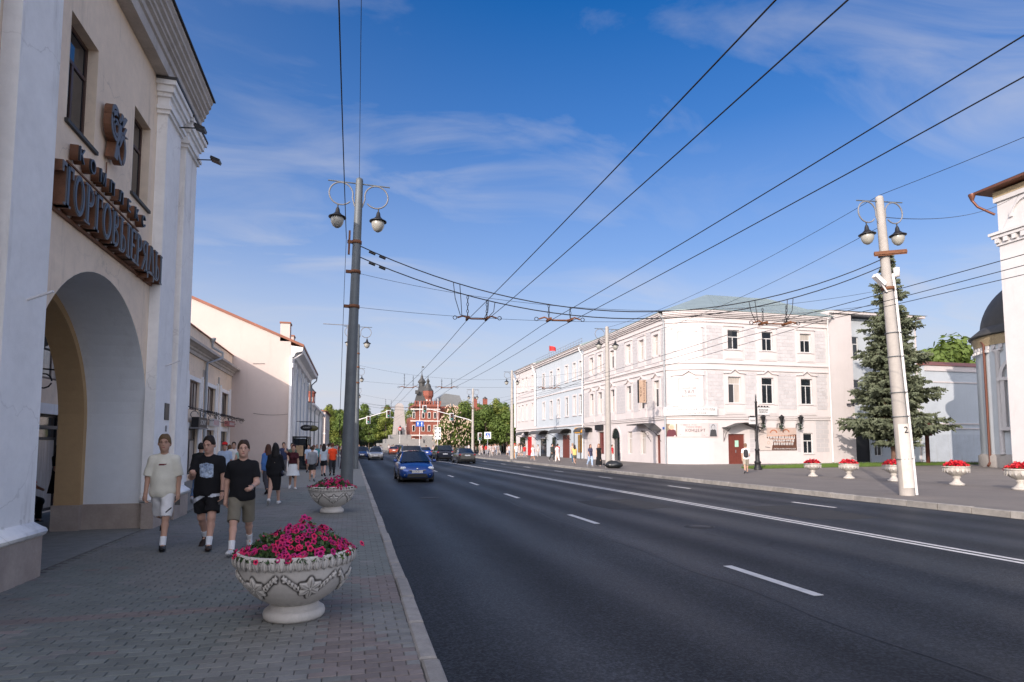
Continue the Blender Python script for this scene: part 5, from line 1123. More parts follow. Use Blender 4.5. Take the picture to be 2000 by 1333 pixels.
def petunias(x, y, n, lab, rz, hgt, lean):
    o = root('petunia_bed', (x, y, .605), lab, 'flowers', 'petunias in the left planters'); o.scale = (.92, .92, 1.0); r2 = random.Random(n)
    q = MB()
    def top(px_, py_): d = math.hypot(px_, py_)/.60; return max(.02, hgt*(1-d**2.6)*(.76+.42*math.sin(px_*7.5+lean*2)*math.cos(py_*8+1)+.12*math.sin(px_*21+py_*17)+lean*px_*.75))
    for k in range(2600):
        a = r2.uniform(0, 6.283); d = .63*math.sqrt(r2.random()); X_, Y_ = d*math.cos(a), d*math.sin(a); z = top(X_, Y_)*r2.uniform(.15, 1.0)
        dr = Vector((r2.uniform(-1, 1), r2.uniform(-1, 1), r2.uniform(-.3, .9))).normalized(); L_ = r2.uniform(.025, .05); s_ = dr.orthogonal().normalized()*L_*.38
        s_.rotate(Matrix.Rotation(r2.uniform(0, 3), 3, dr)); c = Vector((X_, Y_, z)); q.m = 0 if r2.random() < .7 else 1
        q.add([c-dr*L_*.2, c+dr*L_*.35+s_, c+dr*L_, c+dr*L_*.35-s_], [(0, 1, 2, 3)])
    for k in range(60):
        a = r2.uniform(0, 6.283); d = .5*math.sqrt(r2.random()); b_ = Vector((d*math.cos(a), d*math.sin(a), 0)); q.m = 1; q.tube([b_, b_*1.15+Vector((0, 0, top(b_.x, b_.y)*.95))], .003, 3, cap=False)
    q.build('foliage', [m_pleaf, m_pleaf2], o, world=False, kind='stuff')
    for k in range(n):
        
        for _ in range(6):
            a = r2.uniform(0, 6.283); d = .62*r2.random()**.5; X_, Y_ = d*math.cos(a), d*math.sin(a)
            if math.sin(X_*9+1.2)+math.sin(Y_*11+X_*6)+.9*X_ > -.75: break
        if k > n-9: d = r2.uniform(.60, .70); X_, Y_ = d*math.cos(a), d*math.sin(a); z = r2.uniform(.0, .08)
        else: z = top(X_, Y_)*r2.uniform(.86, 1.1)+.012
        t = Vector((X_*1.5+r2.uniform(-.5, .5), Y_*1.5-.25+r2.uniform(-.6, .5), r2.uniform(.35, 1.0))).normalized()
        e = t.to_track_quat('Z', 'Y').to_euler(); piece('bloom', r2.choice(blooms), (X_, Y_, z), o, e, r2.uniform(.58, .98))
    return o
planter(-.52, 6.5, 'large round carved white planter in the foreground, full of magenta petunias', .35); petunias(-.52, 6.5, 300, 'mass of magenta petunias in the foreground planter', 0, .27, .55)
planter(-.46, 16.0, 'second carved white planter, in front of the grey lamp post', .1); petunias(-.46, 16.0, 190, 'magenta petunias in the second planter by the lamp post', 0, .24, .3)
# small goblet urns on the right pavement
ug = MB(); ug.lathe([(.0, 0), (.27, 0), (.27, .07), (.22, .09), (.17, .13), (.115, .2), (.105, .26), (.15, .32), (.15, .34), (.11, .36), (.20, .40), (.33, .47), (.42, .56), (.455, .66), (.45, .72), (.49, .735), (.49, .775), (.44, .78), (.42, .72), (0, .70)], 32)
m_urn = mat('white urn cement', (.46, .43, .39), .75, .14, 6, .2, 60, stain=.4); UM = ug.mesh('urn', m_urn); us_ = MB()
for k in range(16):
    a = 2*math.pi*k/16; us_.M = Matrix.Rotation(a, 4, 'Z'); us_.prism([(-.05, .60), (0, .52), (.05, .60), (.05, .70), (-.05, .70)], 'x', .43, .468)
US_ = us_.mesh('relief', m_urn)
m_redf = mat('red petals', (.50, .012, .02), .6, .25, 20); m_redf2 = mat('dark red petals', (.33, .004, .02), .6, .2, 20)
for k, (x, y, lab, s_) in enumerate(((23.3, 27.3, 'white goblet urn farthest left, in front of the lawn', .88), (23.6, 25.2, 'white goblet urn second from the left, in front of the lawn', .94), (23.9, 22.9, 'white goblet urn half hidden behind the leaning lamp post', .96), (24.1, 20.05, 'white goblet urn right of the leaning lamp post', 1.0), (23.9, 17.4, 'white goblet urn cut by the right edge of the picture', 1.0))):
    u_ = root('goblet_urn', (x, y, 0), lab, 'urn', 'white urns on the right pavement'); piece('body', UM, (0, 0, 0), u_, sc=s_); piece('relief_band', US_, (0, 0, 0), u_, sc=s_)
    f = root('red_flowers', (x, y, .72*s_), 'red flowers in the ' + lab[6:], 'flowers', 'red flowers in the urns'); q = MB(); rr_ = random.Random(k)
    for j in range(420):
        a = rr_.uniform(0, 6.28); d = .47*math.sqrt(rr_.random()); z = .26*(1-(d/.5)**2.2)*rr_.uniform(.4, 1.15)+rr_.uniform(0, .04); c = Vector((d*math.cos(a), d*math.sin(a), z)); q.m = 2 if z < .09 and rr_.random() < .6 else 0 if rr_.random() < .7 else 1
        t = Vector((rr_.uniform(-1, 1), rr_.uniform(-1, 1), rr_.uniform(.1, 1))).normalized(); u1 = t.orthogonal().normalized()*rr_.uniform(.03, .05); u2 = t.cross(u1); q.add([c+u1*math.cos(b)+u2*math.sin(b) for b in [i*math.pi/3 for i in range(6)]], [tuple(range(6))])
    q.v = [(a*s_, b*s_, c*s_) for a, b, c in q.v]; q.build('blooms', [m_redf, m_redf2, m_pleaf], f, world=False, kind='stuff')
# ------------------------------------------------------------------ people: bodies polygonised from blended limb volumes
class Field:
    def __init__(s, lo, hi, h):
        s.lo = np.array(lo, float); s.h = h; s.n = np.ceil((np.array(hi)-s.lo)/h).astype(int)+1
        s.ax = [s.lo[i]+h*np.arange(s.n[i]) for i in range(3)]; s.D = np.full(s.n, .5, np.float32)
    def put(s, kind, k, lo, hi, fn, cut=()):
        pad = k+3*s.h; a = np.clip(np.floor((np.array(lo)-pad-s.lo)/s.h).astype(int), 0, s.n); b = np.clip(np.ceil((np.array(hi)+pad-s.lo)/s.h).astype(int)+1, 0, s.n)
        if np.any(b <= a): return
        sl = tuple(slice(a[i], b[i]) for i in range(3)); X, Y, Z = np.meshgrid(*[s.ax[i][sl[i]] for i in range(3)], indexing='ij', sparse=True)
        d = fn(X, Y, Z)
        for p, n in cut: d = np.maximum(d, (X-p[0])*n[0]+(Y-p[1])*n[1]+(Z-p[2])*n[2])
        o = s.D[sl]
        if kind == 'sub': o = np.maximum(o, -d)
        else:
            hh = np.maximum(k-np.abs(o-d), 0)/max(k, 1e-6); o = np.minimum(o, d)-hh*hh*k*.25
        s.D[sl] = o
    def rc(s, a, b, r1, r2, k=.02, sc=(1, 1, 1), cut=()):
        a, b = np.array(a, float), np.array(b, float); S_ = np.array(sc, float); m = max(r1, r2)*S_.max()
        ba = (b-a)/S_; bb = ba@ba+1e-9
        def fn(X, Y, Z):
            x, y, z = (X-a[0])/S_[0], (Y-a[1])/S_[1], (Z-a[2])/S_[2]
            t = np.clip((x*ba[0]+y*ba[1]+z*ba[2])/bb, 0, 1)
            return (np.sqrt((x-t*ba[0])**2+(y-t*ba[1])**2+(z-t*ba[2])**2)-(r1+(r2-r1)*t))*S_.min()
        s.put('add', k, np.minimum(a, b)-m, np.maximum(a, b)+m, fn, cut)
    def el(s, c, r, k=.02, kind='add', cut=()):
        c, r = np.array(c, float), np.array(r, float)
        def fn(X, Y, Z):
            x, y, z = (X-c[0])/r[0], (Y-c[1])/r[1], (Z-c[2])/r[2]; k0 = np.sqrt(x*x+y*y+z*z)+1e-9
            k1 = np.sqrt((x/r[0])**2+(y/r[1])**2+(z/r[2])**2)+1e-9; return k0*(k0-1)/k1
        s.put(kind, k, c-r, c+r, fn, cut)
    def cut(s, p, n):
        X, Y, Z = np.meshgrid(*s.ax, indexing='ij', sparse=True); s.D = np.maximum(s.D, ((X-p[0])*n[0]+(Y-p[1])*n[1]+(Z-p[2])*n[2]).astype(np.float32))
    def wrinkle(s, a, f):
        X, Y, Z = np.meshgrid(*s.ax, indexing='ij', sparse=True)
        q = .5+.5*np.sin(7*X+4*Z+2*np.sin(5*Y)); s.D = s.D + (a*q*np.sin(f*(.55*Z+1.1*X)+3*np.sin(6*X+2*Z)+2*np.sin(9*Z)+f*.4*Y)).astype(np.float32)
    def mesh(s, name, m):
        D = s.D; S_ = D < 0; c = np.zeros(np.array(D.shape)-1, np.int8)
        for i in (0, 1):
            for j in (0, 1):
                for k in (0, 1): c += S_[i:D.shape[0]-1+i, j:D.shape[1]-1+j, k:D.shape[2]-1+k]
        mixed = (c > 0) & (c < 8); I = np.argwhere(mixed)
        idx = np.full(mixed.shape, -1, np.int32); idx[mixed] = np.arange(len(I))
        acc = np.zeros((len(I), 3)); num = np.zeros(len(I)); cor = [(i, j, k) for i in (0, 1) for j in (0, 1) for k in (0, 1)]
        val = {q: D[I[:, 0]+q[0], I[:, 1]+q[1], I[:, 2]+q[2]] for q in cor}
        for q in cor:
            for ax in range(3):
                if q[ax]: continue
                r_ = tuple(q[i]+(i == ax) for i in range(3)); a, b = val[q], val[r_]; e = (a < 0) != (b < 0)
                t = np.where(e, a/np.where(e, a-b, 1), 0); p = np.repeat(np.array(q, float)[None], len(I), 0); p[:, ax] += t
                acc[e] += p[e]; num[e] += 1
        V = s.lo+(I+acc/num[:, None])*s.h; F = []
        for ax in range(3):
            u, v = (ax+1) % 3, (ax+2) % 3; A = [slice(None)]*3; B = [slice(None)]*3; A[ax] = slice(0, -1); B[ax] = slice(1, None)
            P = np.argwhere(S_[tuple(A)] != S_[tuple(B)]); P = P[(P[:, u] > 0) & (P[:, v] > 0) & (P[:, u] < D.shape[u]-1) & (P[:, v] < D.shape[v]-1)]
            if not len(P): continue
            def cell(du, dv): q = P.copy(); q[:, u] -= du; q[:, v] -= dv; return idx[q[:, 0], q[:, 1], q[:, 2]]
            f = np.stack([cell(1, 1), cell(0, 1), cell(0, 0), cell(1, 0)], 1); neg = ~S_[P[:, 0], P[:, 1], P[:, 2]]; f[neg] = f[neg][:, ::-1]; F.append(f)
        me = bpy.data.meshes.new(name)
        if F:
            F = np.concatenate(F); F = F[(F >= 0).all(1)]; me.from_pydata(V.tolist(), [], F.tolist()); me.polygons.foreach_set('use_smooth', [True]*len(F))
        me.materials.append(m); me.update(); return me
    def front(s, x, z):          # y of the surface met from the front (-y side)
        i = int(round((x-s.lo[0])/s.h)); k = int(round((z-s.lo[2])/s.h))
        if not (0 <= i < s.n[0] and 0 <= k < s.n[2]): return None
        col = s.D[i, :, k]; j = np.argmax(col < 0)
        if col[j] >= 0: return None
        t = col[j-1]/(col[j-1]-col[j]) if j else 0; return s.ax[1][j]-s.h*(1-t)
_mc = {}
def cm(c, rough=.85, nm='cloth', var=.08):
    key = (tuple(c), rough, nm)
    if key not in _mc: _mc[key] = mat(nm, c, rough, var, 6, .12, 160, spec=.25)
    return _mc[key]
SKIN = (.50, .30, .215)
def person(label, loc, rz=0, height=1.75, h=.016, build=1.0, legs=((12, 6), (-14, 22)), arms=((6, 8, 12), (-6, 8, 12)), top=('tee', (.6, .6, .6)), bottom=('shorts', (.1, .1, .1)), hair=('short', (.05, .035, .025)), shoes=(.05, .05, .05), socks=None, skin=SKIN, female=False, headyaw=0, headtilt=0, group=None, detail=False, extra=None, sit=False):
    o = root('person', loc, label, 'person', group, rz); s = height/1.8
    bw = build; HW = .085*bw; SW = (.142 if female else .157)*(.55+.45*bw)
    J = {}
    hipz = .93
    for i, sg_ in enumerate((-1, 1)):
        th, be = legs[i]; th, be = R(th), R(be); hp = Vector((sg_*HW, 0, hipz)); kn = hp+Vector((sg_*.012, -math.sin(th), -math.cos(th)))*.43; an = kn+Vector((0, -math.sin(th-be), -math.cos(th-be)))*.42
        fa = (th-be)*.8 if (th-be) < 0 else (th-be)*.5; fd = Vector((sg_*.18, -math.cos(fa), -math.sin(-fa) if fa > 0 else math.sin(fa))).normalized()
        J['hip', i], J['knee', i], J['ank', i], J['fd', i] = hp, kn, an, fd
    low = min(min((J['ank', i]-Vector((0, 0, .085))).z, (J['ank', i]+J['fd', i]*.16-Vector((0, 0, .06))).z) for i in (0, 1))
    dz = Vector((0, 0, -low))
    if sit: dz = Vector((0, 0, -low))
    for key in list(J):
        if key[0] != 'fd': J[key] = J[key]+dz
    pz = hipz+dz.z; V = lambda x, y, z: Vector((x, y, z+dz.z))
    for i, sg_ in enumerate((-1, 1)):
        a, ou, b = [R(v) for v in arms[i]]; sh = V(sg_*SW, .01, 1.412)
        d1 = Vector((sg_*math.sin(ou), -math.sin(a)*math.cos(ou), -math.cos(a)*math.cos(ou))); inw = -sg_*.35*math.sin(min(b, 1.4)) 
        el_ = sh+d1*.285; d2 = Vector((sg_*math.sin(ou*.4)+inw, -math.sin(a+b), -math.cos(a+b))).normalized(); wr = el_+d2*.245
        J['sh', i], J['el', i], J['wr', i], J['hd', i] = sh, el_, wr, d2
    head = V(0, -.025, 1.665); hy = R(headyaw); HM = Matrix.Translation(head) @ Matrix.Rotation(hy, 4, 'Z') @ Matrix.Rotation(R(headtilt), 4, 'X') @ Matrix.Scale(1.07, 4)
    hp_ = lambda x, y, z: tuple(HM @ Vector((x, y, z)))
    ch = .05 if female else 0
    def torso(f, inf, k=.05, hem=None, loose=0):
        c = () if hem is None else (((0, 0, hem), (0, 0, -1)),)
        f.rc(V(0, 0, .93), V(0, .0, 1.10), (.128*bw if not female else .138*bw)+inf+loose, .112*bw+inf+loose, k, (1.15, .85, 1), c)
        f.rc(V(0, .0, 1.10), V(0, .005, 1.33), .112*bw+inf+loose*.7, (.125 if female else .142)*bw+inf, k, (1.15, .80, 1), c)
        for q in (-1, 1): f.rc(V(q*.02, .012, 1.452), V(q*SW*.95, .01, 1.405), .056+inf*.8, .058+inf*.8, k, (1, .95, 1), c)
        if female:
            for q in (-1, 1): f.el(V(q*.07, -.085, 1.28), (.065+inf, .06+inf, .065+inf), .04, 'add', c)
    def arm(f, i, t0, t1, inf, k=.03, flare=0):
        sh, el_, wr = J['sh', i], J['el', i], J['wr', i]; r_ = .046*(.5+.5*bw) if not female else .040
        f.rc(sh, el_, r_+.008+inf, r_-.004+inf+flare, k, cut=() if t1 >= 1 else ((tuple(sh.lerp(el_, t1)), tuple((el_-sh).normalized())),))
        if t1 > 1: f.rc(el_, wr, r_-.005+inf, .028+inf, k, cut=() if t1 >= 2 else ((tuple(el_.lerp(wr, t1-1)), tuple((wr-el_).normalized())),))
    def leg(f, i, t1, inf, k=.03, flare=0, inner=0):
        hp0, kn, an = J['hip', i], J['knee', i], J['ank', i]; r_ = .082*(.4+.6*bw) if not female else .085*bw
        f.rc(hp0, kn, r_+inf, r_*.66+inf+flare, k, cut=() if t1 >= 1 else ((tuple(hp0.lerp(kn, t1)), tuple((kn-hp0).normalized())),))
        if t1 > 1:
            mid = kn.lerp(an, .3)+Vector((0, .018, 0)); c = () if t1 >= 2 else ((tuple(kn.lerp(an, t1-1)), tuple((an-kn).normalized())),)
            f.rc(kn, mid, r_*.62+inf, r_*.60+inf+flare*.5, k, cut=c); f.rc(mid, an, r_*.60+inf, .038+inf+flare*.5, k, cut=c)
    B = (( -.55, -.6, -.02), (.55, .6, 1.95)); parts = []
    allp = [p for key, p in J.items() if key[0] != 'fd']; xs = [p.x for p in allp]; ys = [p.y for p in allp]; blo = (min(xs)-.24, min(ys)-.26, -.02); bhi = (max(xs)+.24, max(ys)+.26, 1.85+max(0, dz.z))
    f = Field(blo, bhi, h)
    torso(f, -.012)
    for i, sg_ in enumerate((-1, 1)):
        arm(f, i, 0, 2, 0); leg(f, i, 2, 0)
        wr, d = J['wr', i], J['hd', i]; side = Vector((sg_, 0, 0)); side = (side-d*side.dot(d)).normalized(); nrm = d.cross(side)
        grip = R(55) if detail else 0
        f.rc(wr, wr+d*.075, .024, .030, .02, cut=())
        if detail:
            palm = wr+d*.05; f.rc(palm, wr+d*.095, .026, .030, .02)
            fwd = nrm if nrm.y < 0 else -nrm
            for q in range(4):
                base = wr+d*.095+fwd*(.027-.018*q); L_ = (.036, .041, .038, .030)[q]; cu = R(25+7*q) if not (extra and extra.get('fist') == i) else R(95)
                inn = -side; d1 = (d*math.cos(cu)+inn*math.sin(cu)); d2 = (d*math.cos(cu*2)+inn*math.sin(cu*2)); f.rc(base, base+d1*L_, .0098, .009, .006); f.rc(base+d1*L_, base+d1*L_+d2*L_*.8, .009, .0078, .005)
            tb = wr+d*.04+fwd*.024; td = (d*.8+fwd*.6-side*.25).normalized(); f.rc(tb, tb+td*.036, .0115, .0105, .01); f.rc(tb+td*.036, tb+td*.036+(td+d).normalized()*.03, .0105, .0085, .006)
        else: f.rc(wr+d*.06, wr+d*.14, .030, .02, .02, (.75, 1, 1))
        an, fd = J['ank', i], J['fd', i]; f.rc(an-Vector((0, 0, .03)), an+fd*.13-Vector((0, 0, .055)), .036, .028, .03)
    f.rc(V(0, .005, 1.44), V(0, -.01, 1.58), .060*(.4+.6*bw) if not female else .048, .056*(.4+.6*bw) if not female else .045, .04)
    f.el(hp_(0, .012, .03), (.082, .103, .107), .02); f.el(hp_(0, -.022, -.045), (.067, .074, .080), .04); f.rc(hp_(0, -.05, -.095), hp_(0, -.068, -.09), .026, .022, .03)
    if detail or h < .02:
        f.rc(hp_(0, -.088, .012), hp_(0, -.106, -.022), .008, .0135, .012)
        for q in (-1, 1):
            f.el(hp_(q*.079, .012, -.005), (.012, .022, .032), .008); f.el(hp_(q*.030, -.100, .012), (.018, .016, .012), .004, 'sub'); f.rc(hp_(q*.045, -.082, .030), hp_(q*.014, -.090, .028), .009, .010, .012)
        f.rc(hp_(-.018, -.086, -.058), hp_(.018, -.086, -.058), .008, .008, .008)
    def add(name, me):
        if len(me.polygons): me.transform(Matrix.Scale(s, 4)); b_ = bpy.data.objects.new(name, me); COL.objects.link(b_); b_.parent = o; return b_
    add('body', f.mesh('body', cm(skin, .55, 'skin', .05)))
    if detail:
        for q in (-1, 1):
            e_ = MB(); e_.ball(hp_(q*.030, -.0865, .010), (.0095, .009, .0050), 10, 6); add('eye', e_.mesh('eye', cm((.30, .27, .25), .3, 'eye white', 0)))
            e_ = MB(); e_.ball(hp_(q*.030, -.0945, .010), (.0058, .0045, .0050), 8, 5); add('iris', e_.mesh('iris', cm((.02, .018, .02), .2, 'iris', 0)))
            e_ = MB(); e_.tube([hp_(q*.048, -.082, .030), hp_(q*.032, -.094, .036), hp_(q*.014, -.096, .031)], [.0025, .005, .0035], 6); add('eyebrow', e_.mesh('eyebrow', cm(tuple(c*.8 for c in hair[1]), .9, 'brow', 0)))
        e_ = MB(); e_.ball(hp_(0, -.0935, -.057), (.024, .007, .0075), 12, 6); add('lips', e_.mesh('lips', cm((.36, .12, .10), .5, 'lips', 0)))
    # hair
    hk, hc = hair; hm_ = cm(hc, .6, 'hair', .25)
    f = Field(tuple(Vector(head)-Vector((.2, .2, .62 if hk == 'long' else .22))), tuple(Vector(head)+Vector((.2, .22, .2))), min(h, .012)); inv = HM.to_3x3()
    def dirv(x, y, z): return tuple(inv @ Vector((x, y, z)))
    if hk in ('short', 'long', 'cap', 'fringe'):
        n = Vector(dirv(0, -.86, -.51)).normalized(); t0 = hp_(0, -.050 if hk != 'fringe' else -.066, .078 if hk != 'cap' else .085)
        f.el(hp_(0, .012, .044), (.0895, .112, .110), .01, 'add', ((hp_(0, 0, -.02), dirv(0, -.35, -.94)),)); f.el(hp_(0, -.105, .005 if hk == 'fringe' else .012), (.080, .072, .082 if hk == 'fringe' else .090), .0, 'sub') if hk != 'cap' else None 
        f.el(hp_(0, .03, .0), (.0875, .092, .088), .02, 'add', ((hp_(0, -.005, 0), dirv(0, -1, 0)), (hp_(0, 0, -.045), dirv(0, 0, -1))))
        if hk == 'long':
            f.rc(hp_(0, .06, .02), hp_(0, .085, -.2), .075, .085, .03, (1.1, .7, 1)); f.rc(hp_(0, .08, -.18), hp_(0, .10, -.40), .085, .055, .03, (1.1, .5, 1))
            for q in (-1, 1): f.rc(hp_(q*.072, .01, .02), hp_(q*.085, .02, -.2), .028, .03, .02)
    elif hk == 'bun': f.el(hp_(0, .018, .040), (.084, .102, .100), .01, 'add', ((hp_(0, -.05, .06), dirv(0, -.8, -.6)),)); f.el(hp_(0, .12, .05), (.045, .045, .045), .02)
    if hk != 'bald': f.wrinkle(.0055 if detail else .0025, 75); add('hair', f.mesh('hair', hm_))
    if hk == 'cap':
        f = Field(tuple(Vector(head)-Vector((.2, .28, .1))), tuple(Vector(head)+Vector((.2, .2, .22))), min(h, .012)); f.el(hp_(0, .008, .062), (.094, .112, .090), .01, 'add', ((hp_(0, 0, .055), dirv(0, 0, -1)),)); f.rc(hp_(0, -.06, .058), hp_(0, -.15, .050), .07, .05, .02, (1, 1, .2)); add('cap', f.mesh('cap', cm((.62, .02, .02), .7, 'cap cloth')))
    # garments
    tk, tcol = top[:2]; tm = cm(tcol, .85, 'shirt'); grids = {}
    if tk != 'none':
        f = Field(blo, bhi, h); hem = {'tee': .86, 'loose': .83, 'long': .86, 'jacket': .74, 'crop': 1.04, 'tank': .88, 'dress': .9}[tk]+dz.z
        lo_ = .024 if tk in ('loose', 'jacket') else .015
        torso(f, .008+lo_*.5, .05, hem, lo_*1.3)
        if tk != 'tank':
            for i in (0, 1): arm(f, i, 0, {'tee': .72, 'loose': .92, 'crop': .6, 'dress': .55, 'long': 1.93, 'jacket': 1.95}[tk], .012+lo_*.5, .03, .010 if tk == 'loose' else .005)
        f.el(V(0, -.075, 1.535), (.070, .085, .055), .0, 'sub')
        f.rc(V(0, .005, 1.45), V(0, .0, 1.50), .060+.008, .056, .02) if tk != 'tank' else None
        f.el(V(0, -.02, 1.56), (.075, .09, .065), .0, 'sub')
        f.wrinkle(.0045 if detail else .003, 30); grids['top'] = f; add({'jacket': 'jacket', 'tank': 'tank_top', 'dress': 'dress_top'}.get(tk, 'shirt'), f.mesh('shirt', tm))
    bk, bcol = bottom[:2]; bm_ = cm(bcol, .85, 'trousers')
    f = Field(blo, bhi, h)
    if bk in ('shorts', 'bermuda', 'pants', 'jeans'):
        L_ = {'shorts': .80, 'bermuda': .98, 'pants': 1.93, 'jeans': 1.93}[bk]; fl = {'shorts': .034, 'bermuda': .016, 'pants': .022, 'jeans': .014}[bk]
        f.rc(V(0, 0, .91), V(0, 0, .985), .127*bw+.008, .118*bw+.006, .04, (1.15, .85, 1), (((0, 0, pz+.085), (0, 0, 1)),))
        for i in (0, 1): leg(f, i, L_, .018 if bk != 'jeans' else .010, .035, fl)
        f.wrinkle(.0045 if detail else .003, 34); grids['bot'] = f; add('shorts' if L_ < 1 else 'trousers', f.mesh('shorts', bm_))
    else:       # skirt or dress: flared tube
        zt = pz+(.10 if bk != 'dress' else .16); zb = {'mini': .55, 'skirt': .48, 'dress': .42, 'maxi': .14}[bk]+dz.z*.0; q = MB(); n = 40; rows = []
        for k in range(9):
            t = k/8; z = zt+(zb-zt)*t; r_ = (.135 if bk != 'dress' else .125)*bw+(.10 if bk == 'mini' else .055 if bk != 'maxi' else .10)*t**.8
            if bk == 'dress': r_ = .13*bw+.03*math.sin(t*math.pi)
            rows.append((r_, z))
        vs = []
        for k, (r_, z) in enumerate(rows):
            for j in range(n): a = 2*math.pi*j/n; rip = 1+.035*math.sin(a*9+k*.3)*(k/8); vs.append((1.13*r_*rip*math.cos(a), .9*r_*rip*math.sin(a), z))
        q.add(vs, [(k*n+j, (k+1)*n+j, (k+1)*n+(j+1) % n, k*n+(j+1) % n) for k in range(8) for j in range(n)], True); add('skirt', q.mesh('skirt', bm_))
    for i in (0, 1):
        an, fd, kn = J['ank', i], J['fd', i], J['knee', i]; dn = (an-kn).normalized()
        f = Field(tuple(an-Vector((.16, .3, .2))), tuple(an+Vector((.16, .3, .2))), min(h, .012))
        f.rc(an-Vector((0, 0, .045))-fd*.035, an+fd*.10-Vector((0, 0, .055)), .043, .040, .03, cut=()); f.rc(an+fd*.09-Vector((0, 0, .06)), an+fd*.165-Vector((0, 0, .062)), .041, .033, .02, (1.1, 1, .85)); f.rc(an-Vector((0, 0, .05)), an-Vector((0, 0, .01)), .045, .045, .02)
        c0 = an-Vector((0, 0, .088)); upv = fd.cross(Vector((1, 0, 0))); upv = upv if upv.z > 0 else -upv
        f.cut(tuple(c0), tuple(-upv)); add('shoe', f.mesh('shoe', cm(shoes, .5, 'shoe', .05)))
        if socks and bk in ('shorts', 'bermuda', 'mini', 'skirt'):
            f = Field(tuple(an-Vector((.12, .2, .1))), tuple(an+Vector((.12, .2, .26))), min(h, .012)); f.rc(an-dn*.15, an, .048*(.6+.4*bw), .044, .02, cut=((tuple(an-dn*.13), tuple(-dn)),)); add('sock', f.mesh('sock', cm(socks, .9, 'sock')))
    def patch(g, poly, m, name, off=.004, step=.008):
        f = grids[g]; xs = [p[0] for p in poly]; zs = [p[1]+dz.z for p in poly]; q = MB(); pl_ = [(p[0], p[1]+dz.z) for p in poly]; n = len(pl_)
        def ins(x, z):
            r_ = False
            for k in range(n):
                (x1, z1), (x2, z2) = pl_[k], pl_[k-1]
                if (z1 > z) != (z2 > z) and x < (x2-x1)*(z-z1)/(z2-z1)+x1: r_ = not r_
            return r_
        x = min(xs)
        while x < max(xs):
            z = min(zs)
            while z < max(zs):
                if ins(x+step/2, z+step/2):
                    c = [(x, z), (x+step, z), (x+step, z+step), (x, z+step)]; y = [f.front(*p) for p in c]
                    if None not in y and max(y)-min(y) < .05: q.add([(p[0], yy-off, p[1]) for p, yy in zip(c, y)], [(0, 1, 2, 3)], True)
                z += step
            x += step
        if q.f: add(name, q.mesh(name, m))
    if extra:
        for g, poly, m, name in extra.get('patch', []): patch(g, poly, m, name)
        for i, kind in extra.get('hold', []):
            wr, d = J['wr', i], J['hd', i]
            if kind == 'phone': q = MB(); q.M = Matrix.Translation(wr+d*.12+Vector((0, -.015, 0))) @ d.to_track_quat('Z', 'Y').to_matrix().to_4x4(); q.box(-.036, .036, -.005, .005, -.07, .07); ph = add('phone_in_hand', q.mesh('phone', m_blk))
            if kind == 'watch': q = MB(); q.M = Matrix.Translation(wr-d*.02) @ d.to_track_quat('Z', 'Y').to_matrix().to_4x4(); q.lathe([(.032, -.012), (.036, -.012), (.036, .012), (.032, .012)], 14); q.box(-.02, .02, -.045, -.034, -.02, .02); add('watch', q.mesh('watch', m_blk if extra.get('dark') else m_grey))
        if extra.get('bag'):
            q = MB(); bx = extra['bag']
            if bx == 'pack':
                f = Field(tuple(V(-.25, .0, .95)), tuple(V(.25, .38, 1.55)), .014); f.rc(V(0, .17, 1.08), V(0, .16, 1.36), .11, .10, .02, (1.2, .7, 1)); add('backpack', f.mesh('backpack', cm((.03, .03, .035), .7, 'backpack')))
            else:
                q.tube([V(.13, -.06, 1.46), V(0, .12, 1.25), V(-.17, .05, .98)], .012, 5); q.tube([V(.13, -.06, 1.46), V(-.02, -.13, 1.2), V(-.18, -.04, .98)], .012, 5); add('bag_strap', q.mesh('strap', cm((.25, .2, .15), .6, 'strap')))
                f = Field(tuple(V(-.42, -.2, .75)), tuple(V(-.05, .25, 1.05)), .014); f.rc(V(-.22, -.06, .92), V(-.22, .10, .92), .085, .085, .02, (.6, 1, 1)); add('handbag', f.mesh('handbag', cm((.015, .016, .03), .35, 'handbag')))
    return o
BLK = (.010, .010, .012); m_prt = mat('blue white shirt print', (.42, .50, .60), .8, .75, 30, col2=(.12, .18, .32), c2amt=.45)
hexa = [(-.105, 1.36), (0, 1.385), (.105, 1.355), (.10, 1.16), (.02, 1.145), (-.09, 1.17)]
person('man in cream T-shirt and long white shorts walking, left of three', (-2.97, 11.2, 0), R(2), 1.87, .0085, .92, ((-26, 50), (20, 4)), ((4, 13, 6), (-2, 12, 10)), ('loose', (.72, .69, .58)), ('bermuda', (.80, .79, .78)), ('fringe', (.16, .10, .05)), (.012, .012, .013), (.75, .76, .78), detail=True, group='three young men walking towards the camera', headyaw=6,
       extra={'hold': [(1, 'phone')], 'patch': [('top', [(-.05, 1.325), (.055, 1.33), (.06, 1.345), (.01, 1.35), (-.045, 1.345)], mat('maroon print', (.16, .02, .03), .8, .2, 40), 'chest_print'), ('bot', [(.10, .60), (.175, .68), (.20, .735), (.165, .69), (.095, .62)], cm(BLK), 'dark_stripe')]})
